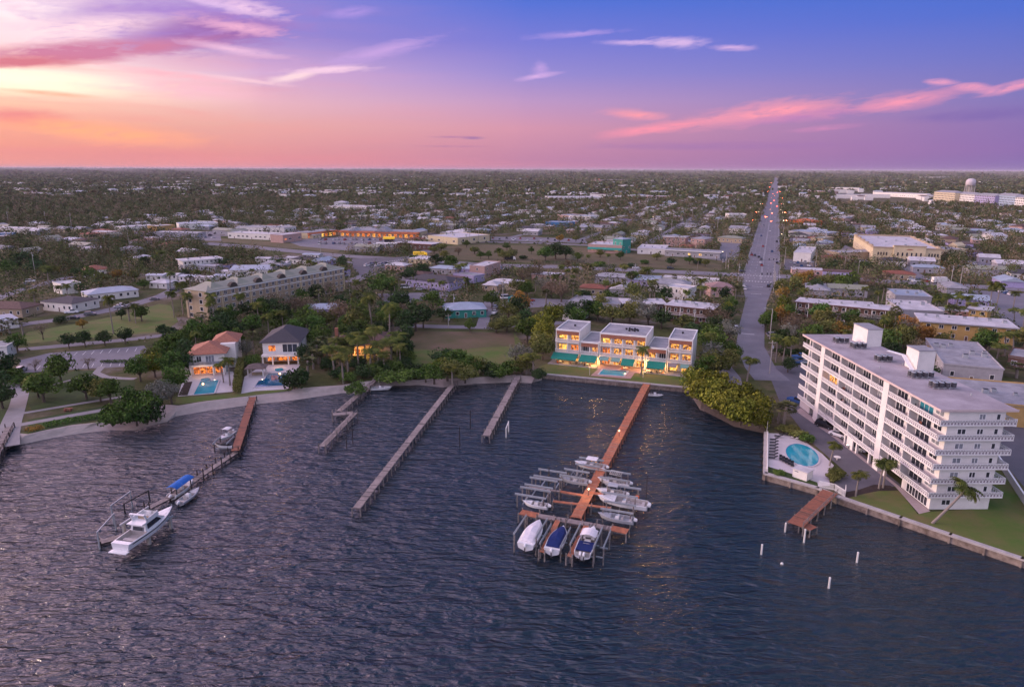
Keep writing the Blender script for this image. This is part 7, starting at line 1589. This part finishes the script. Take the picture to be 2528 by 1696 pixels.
def car(x, y, rz, kind=None, colr=None, lights=False, small=False):
    kind = kind or random.choice(['car', 'car', 'suv', 'suv', 'van', 'pickup']); colr = colr or random.choice(['white', 'white', 'silver', 'black', 'dark grey', 'red', 'blue', 'silver'])
    if (kind, colr) not in CP: CP[(kind, colr)] = car_proto(kind, PAINT[colr])
    t = thing({'car': 'parked_car', 'suv': 'suv', 'van': 'van', 'pickup': 'pickup_truck'}[kind], None, kind if kind != 'suv' else 'car', (x, y, ZL+.07), rz)
    for n, me in CP[(kind, colr)]:
        if small and n in ('headlight', 'tail_light'): continue
        o = bpy.data.objects.new(n, me); COL.objects.link(o); o.parent = t
    if lights:
        for n, xx, m_ in (('headlight', 2.5, 'lamp' if random.random() < .2 else 'glasspale'), ('tail_light', -2.55, 'lampred')):
            o = MB().box(xx, xx+.06, -.9, -.45, .6, .9).box(xx, xx+.06, .45, .9, .6, .9).obj(n, m_, t)
    AUTO.append((t, colr+' '+{'car': 'car', 'suv': 'high car', 'van': 'van', 'pickup': 'pickup truck'}[kind], kind, 'cars parked and driving in the town'))
    return t
AVH = math.atan2(AVD.y, AVD.x)
def cp(px, py, rz=None, kind=None, colr=None, **k):
    p = G(px, py); car(p.x, p.y, AVH if rz is None else R(rz), kind, colr, **k)
cp(177, 781, 20, 'pickup', 'white'); cp(182, 795, 20, 'car', 'black'); cp(223, 786, 22, 'suv', 'dark grey'); cp(293, 767, 22, 'car', 'silver'); cp(381, 747, 24, 'car', 'dark grey'); cp(430, 724, 30, 'suv', 'black'); cp(300, 763, 22, 'car', 'white')
cp(53, 926, 100, 'suv', 'silver'); cp(62, 712, 60, 'car', 'silver'); cp(75, 705, 30, 'suv', 'white')
cp(1248, 738, 15, 'van', 'white'); cp(1283, 736, 20, 'car', 'blue'); cp(1308, 744, 15, 'car', 'red'); cp(1220, 775, 80, 'pickup', 'white'); cp(1197, 770, 85, 'suv', 'red'); cp(1222, 762, 82, 'suv', 'silver'); cp(1070, 722, 10, 'suv', 'dark grey'); cp(1035, 718, 5, 'car', 'white'); cp(1000, 714, 5, 'van', 'white')
for i, c in enumerate(['white', 'blue', 'black', 'silver', 'white', 'dark grey']): cp(1212+i*8, 664+i*.6, 60, 'car', c)
for px, py, c in ((1872, 632, 'black'), (1876, 645, 'white'), (1879, 652, 'red'), (1878, 638, 'dark grey'), (1917, 646, 'black'), (1836, 703, 'white'), (1839, 711, 'white'), (1896, 704, 'black'), (1862, 628, 'black'), (1911, 533, 'white')): cp(px, py, None, 'car', c)
cp(1830, 668, 5, 'car', 'black'); cp(1790, 645, 5, 'car', 'silver'); cp(1654, 662, -4, 'suv', 'black'); cp(1568, 661, -4, 'car', 'white'); cp(1520, 600, 5, 'car', 'black'); cp(1266, 592, 0, 'car', 'white'); cp(1230, 662, -6, 'car', 'black')
cp(1817, 810, 70, 'suv', 'white'); cp(1908, 827, 10, 'suv', 'silver'); cp(1905, 822, 10, 'car', 'dark grey'); cp(1975, 880, 0, 'pickup', 'blue'); cp(1990, 893, 0, 'car', 'silver'); cp(1965, 893, 10, 'suv', 'blue')
cp(2038, 1050, -55, 'suv', 'black') ; cp(2072, 1072, -55, 'car', 'white'); cp(2118, 1105, -55, 'car', 'silver'); cp(1968, 990, -60, 'pickup', 'blue')
for i, c in enumerate(['silver', 'white', 'blue', 'white']): cp(2462+i*12, 710+i*3.5, 8, 'suv' if i % 2 else 'car', c)
for i in range(13): cp(2385+i*6.8, 640+i*1.9+(i % 3)*3, 60, None, ['white', 'silver', 'blue', 'white', 'dark grey'][i % 5], small=True)
for i in range(6): cp(2250+i*11, 686+(i % 2)*4, 5, None, None, small=True)
for i in range(26): cp(790+(i % 13)*15+random.uniform(-3, 3), 596+(i//13)*10+random.uniform(-1, 1), 85, None, None, small=True)
for i in range(22): cp(392+i*6.6, 583+(i % 3)*5, 80, None, None, small=True)
for i in range(14): cp(1215+i*17, 590+(i % 2)*4, 85, None, None, small=True)
for i in range(8): cp(1950+i*9, 645+(i % 2)*8, 70, None, None, small=True)
for i in range(7): cp(905+i*9, 660-(i % 3)*3, 60, None, ['white', 'silver', 'black'][i % 3], small=True)
for i in range(10): p = G(1450+i*22, 722+(i % 3)*4); 
AVN = Vector((-AVD.y, AVD.x))
for i in range(18):
    d = 150+i*i*4.2+i*26; s = -1 if i % 2 else 1; p = AV0+AVD*d+AVN*(s*random.choice([2, 5.5, 9])); car(p.x, p.y, AVH+(math.pi if s > 0 and i % 4 else 0), 'car' if i % 3 else 'suv', None, lights=i > 5, small=True)
def big(name, label, px, py, rz, L_, H_, m, lab2='truck'):
    p = G(px, py); t = thing(name, label, lab2, (p.x, p.y, ZL+.07), R(rz)); MB().box(-L_/2, L_/2-1.9, -1.2, 1.2, .7, H_).obj('cargo_box' if name != 'school_bus' else 'body', m, t)
    c = MB(); c.loft([[(L_/2-1.85, -1.1, .5), (L_/2, -1.1, .5), (L_/2, 1.1, .5), (L_/2-1.85, 1.1, .5)], [(L_/2-1.85, -1.1, 1.5), (L_/2, -1.1, 1.4), (L_/2, 1.1, 1.4), (L_/2-1.85, 1.1, 1.5)], [(L_/2-1.85, -1.05, 2.5), (L_/2-.5, -1.0, 2.4), (L_/2-.5, 1.0, 2.4), (L_/2-1.85, 1.05, 2.5)]]); c.obj('cab', m if name == 'school_bus' else 'white', t, fixn=True)
    MB().box(-L_/2+.5, L_/2-2.2, -1.22, 1.22, 1.5, 2.1).obj('window', 'glass', t) if name == 'school_bus' else None
    for x in (-L_*.3, L_*.36):
        for s in (-1, 1): MB().cyl((x, s*.85, .45), (x, s*1.2, .45), .48, .48, 12).obj('wheel', 'tyre', t)
big('box_truck', 'white box truck parked beside the highway on the right', 2320, 692, 4, 10, 3.6, 'white'); big('school_bus', 'yellow school bus driving past the crossing before the strip mall', 1036, 633, 2, 10.5, 3.0, MATS['glowing_yellow_paint'], 'bus'); big('box_truck', 'dark box truck standing under the round tree by the highway', 1258, 643, 4, 8, 3, 'dark')  # bus body reuses the faintly glowing canopy yellow
# ------------------------------------------------------------------ poles and lamps
def pole(px, py, h, kind='utility', label=None):
    p = G(px, py); t = thing({'utility': 'utility_pole', 'lamp': 'street_lamp', 'signal': 'traffic_light'}[kind], label, {'utility': 'utility pole', 'lamp': 'street lamp', 'signal': 'traffic light'}[kind], (p.x, p.y, ZL)); MB().cyl((0, 0, -.2), (0, 0, h), .2, .13, 7).obj('shaft', 'pole', t)
    if kind == 'utility': a = MB(); a.beam((-1.2, 0, h-.7), (1.2, 0, h-.7), .14, .14); [a.cyl((x, 0, h-.63), (x, 0, h-.4), .05, .05, 5) for x in (-1.1, 0, 1.1)]; a.obj('crossarm', 'pole', t); MB().cyl((.35, 0, h-2.6), (.35, 0, h-1.7), .25, .25, 8).obj('transformer', 'alu', t)
    elif kind == 'lamp': a = MB(); a.cyl((0, 0, h-.3), (-2.6, 0, h+.3), .06, .05, 5); a.obj('arm', 'pole', t); MB().box(-3.2, -2.5, -.14, .14, h+.2, h+.36).obj('lamp_head', 'lamp' if random.random() < .4 else 'alu', t)
    else: a = MB(); a.cyl((0, 0, h-.4), (-9, 0, h), .1, .07, 6); a.obj('arm', 'pole', t); [MB().box(x-.22, x+.22, -.2, .2, h-1.1, h+.1).obj('signal_head', ['dark', 'lampred'][k % 2] if k == 9 else 'dark', t) for k, x in enumerate((-8, -5, -3))]
    if label is None: AUTO.append((t, {'utility': 'pale utility pole with crossarm', 'lamp': 'tall street lamp with arm', 'signal': 'traffic light pole with long arm'}[kind], 'utility', 'poles and lamps along the streets'))
    return t
for px, py, h in ((318, 620, 19), (88, 697, 16), (176, 576, 18), (112, 565, 16), (20, 565, 16), (843, 546, 20), (914, 516, 22), (791, 638, 16), (1238, 538, 20), (1321, 540, 20), (1389, 516, 18), (1591, 534, 18), (1459, 585, 14), (1751, 610, 15), (1655, 576, 15), (1768, 575, 14), (1900, 918, 11), (1241, 753, 13), (1158, 606, 14), (1180, 600, 14), (2117, 670, 10), (2345, 700, 12), (1820, 703, 13), (1115, 600, 12), (1565, 700, 12), (1706, 545, 14), (863, 730, 12), (1107, 812, 6), (1120, 768, 8)): pole(px, py, h)
for px, py, h in ((1900, 833, 12), (2011, 660, 13), (2369, 696, 11), (1908, 720, 12), (2083, 658, 8), (1908, 690, 11), (1935, 648, 12), (1933, 610, 12), (1931, 580, 12), (1929, 556, 12), (1928, 536, 12), (1926, 518, 12), (2528, 560, 10), (1790, 660, 11), (1615, 560, 12), (1625, 590, 11), (2440, 590, 10)): pole(px, py, h, 'lamp')
for px, py in ((1796, 662), (1925, 660), (1912, 700)): pole(px, py, 7, 'signal')
sig = 0
for d in (470, 640, 900, 1200, 1700, 2300, 3200):
    for s in (-1, 1):
        p = AV0+AVD*d+AVN*s*12; t = thing('traffic_light', None, 'traffic light', (p.x, p.y, ZL), AVH+R(90)); MB().cyl((0, 0, 0), (0, 0, 7), .14, .1, 6).obj('shaft', 'pole', t); MB().cyl((0, 0, 6.8), (-s*-9, 0, 7.1), .1, .07, 6).obj('arm', 'pole', t)
        for x in (4, 7): MB().ball((s*x, -.1, 6.4), .32, .2, .5, n=8, k=5).obj('signal_lamp', 'lampred' if (d//100+x) % 2 else 'lamp', t)
        AUTO.append((t, 'lit traffic light over the avenue', 'utility', 'poles and lamps along the streets'))
# ------------------------------------------------------------------ houses filling the town
WALLC = [('white', 'white'), ('cream', 'cream'), ('pink', 'pink'), ('greywall', 'grey'), ('lav', 'lavender'), ('beige', 'beige')]
ROOFC = [('roofwhite', 'white'), ('roofblue', 'pale blue'), ('roofgrey', 'grey'), ('roofbrown', 'brown'), ('roofwhite', 'white'), ('rooftan', 'tan'), ('roofslate', 'dark'), ('roofred', 'red')]
HPROT = []
def house_protos():
    rnd = random.Random(21)
    for k in range(14):
        w, d, h = rnd.uniform(13, 20), rnd.uniform(9, 12), rnd.uniform(3.2, 4.2); wl = rnd.choice(WALLC); rf = ROOFC[k % len(ROOFC)]; kd = rnd.choice(['hip', 'gable', 'flat', 'hip']); parts = []
        parts.append(('wall', MB().box(-w/2, w/2, -d/2, d/2, -.2, h).obj('wall', wl[0]).data, 0))
        r = roof_mb(w, d, h+.003, kd, rnd.uniform(1.4, 2.2)); r.v = [(v[0]-w/2, v[1]-d/2, v[2]) for v in r.v]; parts.append(('roof', r.obj('roof', rf[0]).data, 0))
        for x in (-w*.33, w*.05, w*.33):
            m_ = MB(); m_.box(x-.7, x+.7, -d/2-.05, -d/2+.02, 1, 2.3); m_.box(x-.8, x+.8, -d/2-.03, -d/2+.01, .9, 2.4, 1); parts.append(('window', m_.obj('window', ['glass', 'trim']).data, 1))
        m_ = MB(); m_.box(-w*.12-.5, -w*.12+.5, -d/2-.06, -d/2+.02, 0, 2.1); parts.append(('door', m_.obj('door', 'brown').data, 1)); 
        m_ = MB(); m_.box(w/2-.02, w/2+.05, -1, 1, 1, 2.3); parts.append(('window', m_.obj('window', 'glass').data, 1))
        HPROT.append((parts, '%s house with %s %s roof' % (wl[1], rf[1], {'hip': 'hip', 'gable': 'gabled', 'flat': 'flat'}[kd]), w))
house_protos()
for o in list(bpy.data.objects):
    if o.parent is None and o.name.split('.')[0] in ('wall', 'roof', 'window', 'door') and 'label' not in o: bpy.data.objects.remove(o)
HPOS = []
def houses():
    rnd = random.Random(4); cand = []; a0 = AV0
    for i in range(-62, 30):
        for j in range(-2, 44):
            u = 20+j*38+rnd.uniform(-5, 5); v = i*27+rnd.uniform(-4, 4)+(9 if v_ok(i) else 0); p = a0+AVD*u+AVN*v
            if abs(v) < 26 or p.y < 300: continue
            px, py = PX((p.x, p.y, ZL+3))
            if not (-60 < px < 2590 and py > 440) or blocked(p): continue
            if not inside((p.x, p.y), LANDPOLY): continue
            if rnd.random() < (.38 if px < 800 else .2): continue
            cand.append((p.length, p, px, py, i))
    cand.sort(key=lambda c: c[0]); return cand
def v_ok(i): return i % 2 == 0
cand = houses(); rnd = random.Random(6); NH = 225
near = cand[:NH]; farh = cand[NH:]
for d, p, px, py, i in near:
    parts, lk, w = rnd.choice(HPROT); t = thing('house', None, 'house', (p.x, p.y, ZL), AVH-R(90)+(R(90) if rnd.random() < .35 else 0)+R(rnd.uniform(-3, 3))); s = rnd.uniform(.85, 1.15); t.scale = (s, s, 1)
    for n, me, fine in parts:
        if fine and d > 620 and n != 'window': continue
        o = bpy.data.objects.new(n, me); COL.objects.link(o); o.parent = t
    AUTO.append((t, lk, 'house', 'houses filling the town behind the bay')); HPOS.append((p.x, p.y, w*.62))
mb = MB()
def farbox(x, y, w, d, h, a, rm):
    c, s = math.cos(a), math.sin(a); q = [(x+X*c-Y*s, y+X*s+Y*c) for X, Y in ((-w/2, -d/2), (w/2, -d/2), (w/2, d/2), (-w/2, d/2))]; k = len(mb.v)
    mb.add([(*p_, ZL) for p_ in q]+[(*p_, ZL+h) for p_ in q], [(0, 1, 5, 4), (1, 2, 6, 5), (2, 3, 7, 6), (3, 0, 4, 7)], 0); rr = 1.6 if rm != 1 else .1
    mb.add([(*p_, ZL+h) for p_ in q]+[((q[0][0]+q[3][0])/2*.75+(q[1][0]+q[2][0])/2*.25, (q[0][1]+q[3][1])/2*.75+(q[1][1]+q[2][1])/2*.25, ZL+h+rr), ((q[0][0]+q[3][0])/2*.25+(q[1][0]+q[2][0])/2*.75, (q[0][1]+q[3][1])/2*.25+(q[1][1]+q[2][1])/2*.75, ZL+h+rr)], [(0, 1, 5, 4), (1, 2, 5), (2, 3, 4, 5), (3, 0, 4)], rm)
for d, p, px, py, i in farh: farbox(p.x, p.y, rnd.uniform(12, 20), rnd.uniform(9, 13), rnd.uniform(3.4, 4.5), AVH+rnd.choice([0, R(90)]), rnd.choice([1, 1, 2, 3, 4])); HPOS.append((p.x, p.y, 9))
for k in range(2300):
    y = 1500*(7.5**rnd.random()); x = y*rnd.uniform(-.80, .80); big_ = rnd.random() < .25
    if rnd.random() > .45+.55*math.sin(x/y*17+math.log(y)*5)*math.sin(math.log(y)*23+x/y*4): continue
    if abs((Vector((x, y))-AV0).dot(AVN)) < 30: continue
    farbox(x, y, rnd.uniform(14, 26)*(2.6 if big_ else 1), rnd.uniform(12, 18)*(1.5 if big_ else 1), rnd.uniform(6, 10)+(y/1500)*.8, AVH+rnd.choice([0, R(90)]), rnd.choice([1, 1, 2, 3, 4, 1]))
o = mb.obj('distant_houses', ['white', 'roofwhite', 'roofblue', 'roofgrey', 'roofbrown']); tag(o, 'pale roofs of distant houses scattered through the woods up to the horizon', 'distant houses', kind='stuff')
# ------------------------------------------------------------------ woods filling the town
def near_house(x, y, m): 
    k = (int(x//30), int(y//30))
    for i in (-1, 0, 1):
        for j in (-1, 0, 1):
            for hx, hy, hr in HG.get((k[0]+i, k[1]+j), ()):
                if abs(x-hx) < hr+m and abs(y-hy) < hr*.7+m: return True
    return False
HG = {}
for h in HPOS: HG.setdefault((int(h[0]//30), int(h[1]//30)), []).append(h)
def clear(x, y, d):
    r = 3.2 if d < 750 else 1
    return not (blocked((x, y)) or blocked((x-r, y)) or blocked((x+r, y)) or (d < 750 and (blocked((x*(1+5/y), y+5)) or blocked((x*(1+10/y), y+10)) or near_house(x, y+5, -1) or near_house(x, y+9, -1))))
def woods():
    rnd = random.Random(8); rng = np.random.default_rng(5); spots = []
    tries = 0
    while len(spots) < 15000 and tries < 60000:
        tries += 1; y = math.sqrt(rnd.uniform(270**2, 1560**2)); x = y*rnd.uniform(-.78, .78)
        if near_house(x, y, 1.8) or not clear(x, y, y): continue
        # open patches
        n = math.sin(x*.021+1.3)*math.sin(y*.017+x*.006)+.5*math.sin(x*.05)*math.sin(y*.043)
        if rnd.random() > .9+.35*n: continue
        px, py = PX((x, y, ZL)); 
        if py > 905: continue
        spots.append((math.hypot(x, y), x, y))
    for q_ in range(5000):
        y = math.sqrt(rnd.uniform(178**2, 560**2)); x = y*rnd.uniform(-.78, .78)
        if near_house(x, y, 1.8) or not clear(x, y, y) or not inside((x, y), LANDPOLY): continue
        px, py = PX((x, y, ZL))
        if py > 930 or py > 905 and 480 < px < 1000: continue
        spots.append((math.hypot(x, y), x, y))
    spots.sort(); ind = []
    cnt = {}
    for o, lk, kd, g in AUTO: cnt[kd] = cnt.get(kd, 0)+1
    left = max(0, 292-cnt.get('tree', 0)); pal = 60; rest = []
    for d, x, y in spots:
        if d < 520 and any((x-q[0])**2+(y-q[1])**2 < (q[2]*.75+2.2)**2 for q in PLANTED): continue
        if left > 0 and rnd.random() < .8:
            lm = (PX((x, y, 0))[0] < 1250); plant(rnd.choice(['green', 'dark', 'olive', 'olive', 'dark', 'brown', 'green', 'pine' if d > 420 else 'green', 'grey' if not lm else 'brown', 'rust' if rnd.random() < .4 else 'green']), x, y, rnd.uniform(6.5, 11.5), None); left -= 1
        elif pal > 0 and rnd.random() < .3: plant(rnd.choice(['palm', 'palm', 'sabal']), x, y, rnd.uniform(7, 11), None); pal -= 1
        else:
            rest.append((d, x, y))
            if d < 520: PLANTED.append((x, y, 4))
    P, T_ = [], []
    def clump(x, y, w, h, n, size, base, hue, zlo=.25):
        q = rng.normal(size=(n, 3)); q /= np.linalg.norm(q, axis=1)[:, None]; q[:, 2] = np.abs(q[:, 2])*1.15-.15; r = rng.uniform(.45, 1.05, n)**.5
        bump = 1+.22*np.sin(q[:, 0]*5+x)*np.sin(q[:, 1]*5+y)
        C = np.stack([x+q[:, 0]*r*w*.5*bump, y+q[:, 1]*r*w*.5*bump, ZL+h*zlo+np.maximum(q[:, 2], -.1)*r*h*(1-zlo)*bump], axis=1)
        P.append(leaves(C, size, rng, .5, q)); T_.append(np.clip(rng.normal(hue, .10, n), 0, 1))
    for d, x, y in rest:
        hue = rnd.choice([.15, .3, .45, .6, .5, .8, .95]) if rnd.random() < .9 else .05; h = rnd.uniform(5.5, 11)*(1.35 if rnd.random() < .07 else 1); w = rnd.uniform(6, 12); n = int(70*min(1, 620/d))+12; clump(x, y, w, h, n, .42*max(1, d/560)**.9, 0, hue)
    for q_ in range(9000):      # low undergrowth between the trees
        y = math.sqrt(rnd.uniform(180**2, 620**2)); x = y*rnd.uniform(-.78, .78)
        if near_house(x, y, -1) or blocked((x, y)) or not inside((x, y), LANDPOLY): continue
        px, py = PX((x, y, ZL))
        if py > 945 or (480 < px < 860 and py > 880) or px < 480 and py > 860 and rnd.random() < .8: continue
        clump(x, y, rnd.uniform(1.5, 4.5), rnd.uniform(.8, 2.6), 22, .26*max(1, y/400), 0, rnd.choice([.2, .35, .5, .6, .8, .95]), .1)
    y0 = 1500
    while y0 < 34000:
        y1 = y0*1.25; w = y0/95; n = 2700
        xs = rng.uniform(-.80, .80, n); ys = rng.uniform(y0, y1, n)
        for a, b in zip(xs, ys):
            x = a*b; dv = (Vector((x, b))-AV0).dot(AVN)
            if abs(dv) < 14+w*.35 and b < 9000: continue
            if blocked((x, b)): continue
            nn = math.sin(x/b*40+math.log(b)*9)*math.sin(math.log(b)*31+x/b*7)
            if rng.random() > .8+.3*nn: continue
            clump(x, b, w*rnd.uniform(.7, 1.7), (rnd.uniform(8, 14)+b*.0006)*(rnd.uniform(1.5, 2.6) if b > 5500 and math.sin(x/b*55+b*.0004) > .55 else 1), 15, w*.17, 0, rnd.choice([.1, .25, .4, .55, .7]), .3)
        y0 = y1
    P = np.concatenate(P); T_ = np.concatenate(T_)
    m = bpy.data.materials.new('far_foliage'); nt, b, out = ntree(m); at = nt.nodes.new('ShaderNodeAttribute'); at.attribute_name = 'tint'; r = nt.nodes.new('ShaderNodeValToRGB'); e = r.color_ramp.elements
    for i, (p_, c) in enumerate(((0, (.10, .06, .02)), (.12, (.034, .058, .024)), (.35, (.078, .10, .036)), (.55, (.11, .14, .05)), (.75, (.18, .15, .085)), (1, (.24, .19, .13)))):
        q = e[0] if i == 0 else e[len(e)-1] if i == 5 else e.new(p_); q.color = (*c, 1)
    nt.links.new(at.outputs['Fac'], r.inputs[0]); nt.links.new(r.outputs[0], b.inputs['Base Color']); b.inputs['Roughness'].default_value = .95; b.inputs['Specular IOR Level'].default_value = .02
    me = leaf_mesh('distant_woods', P, T_, m); o = bpy.data.objects.new('distant_woods', me); COL.objects.link(o); tag(o, 'mixed dark green and brown tree canopy covering the town out to the horizon', 'woods', kind='stuff')
    print('woods quads', len(P), 'ind', len(PLANTED))
woods()
# ------------------------------------------------------------------ wording of the remaining labels
ORD = ['first', 'second', 'third', 'fourth', 'fifth', 'sixth', 'seventh', 'eighth', 'ninth', 'tenth', 'eleventh', 'twelfth', 'thirteenth', 'fourteenth', 'fifteenth', 'sixteenth', 'seventeenth', 'eighteenth', 'nineteenth', 'twentieth']
LANDMARKS += [(*G(315, 1045).xy, 'the shore mangroves at the left'), (*G(1110, 940).xy, 'the mangroves below the field'), (*G(1790, 1010).xy, 'the mangrove bank'), (*G(220, 890).xy, 'the park car lot'), (*G(250, 790).xy, 'the green park strip'), (*G(1130, 860).xy, 'the open field'), (*G(1870, 670).xy, 'the avenue crossing'), (*G(1868, 770).xy, 'the near avenue stretch'), (*G(1900, 540).xy, 'the middle avenue stretch'), (*G(1912, 470).xy, 'the far avenue stretch'), (*G(1982, 1120).xy, 'the oval pool'), (*G(2430, 650).xy, 'the right car lot'), (*G(2180, 485).xy, 'the brown grass field'), (*G(1380, 640).xy, 'the big round highway tree'), (*G(940, 660).xy, 'the dark asphalt lot'), (*G(1366, 815).xy, 'the bright green trees'), (*G(920, 915).xy, 'the coconut palm grove')]
LMP = [(PX((x, y, ZL)), n) for x, y, n in LANDMARKS]
groups = {}
for o, lk, kd, g in AUTO:
    w = o.location; px, py = PX((w[0], w[1], ZL)); (lx, ly), nm = min(LMP, key=lambda l: ((l[0][0]-px)*1.0)**2+((l[0][1]-py)*2.6)**2); dx, dy = px-lx, py-ly
    rel = ('left of' if dx < 0 else 'right of') if abs(dx) > abs(dy)*1.6+8 else ('behind' if dy < 0 else 'in front of'); groups.setdefault((lk, rel, nm), []).append((px, py, o))
for (lk, rel, nm), L_ in groups.items():
    L_.sort(key=lambda q: q[0])
    rows = [(None, L_)] if len(L_) <= 20 else [('far', [q for q in L_ if q[1] < sorted(z[1] for z in L_)[len(L_)//2]]), ('near', [q for q in L_ if q[1] >= sorted(z[1] for z in L_)[len(L_)//2]])]
    for rw, Q in rows:
        for i, q in enumerate(Q):
            s = '%s %s %s' % (lk, rel, nm)
            if len(Q) > 1: s = ('leftmost ' if i == 0 else 'rightmost ' if i == len(Q)-1 else ORD[min(i, 19)]+' from left, ')+(rw+' ' if rw else '')+s
            if len(s.split()) > 16: s = s.replace('two storey ', '').replace(' from left,', '')
            if len(s.split()) > 16: s = s.replace(rw+' ' if rw else 'the ', '', 1)
            q[2]['label'] = s
for o, lk, kd, g in AUTO: o['group'] = g if not g.startswith('trees') else {'palm': 'palms of the waterfront town', 'shrub': 'bushes of the waterfront town'}.get(kd, 'trees of the waterfront town')
seen = {}
for o in bpy.data.objects:
    if o.parent is None and 'label' in o: seen.setdefault(o['label'], []).append(o)
for l, os_ in seen.items():
    if len(os_) > 1: print('DUP', l, len(os_))
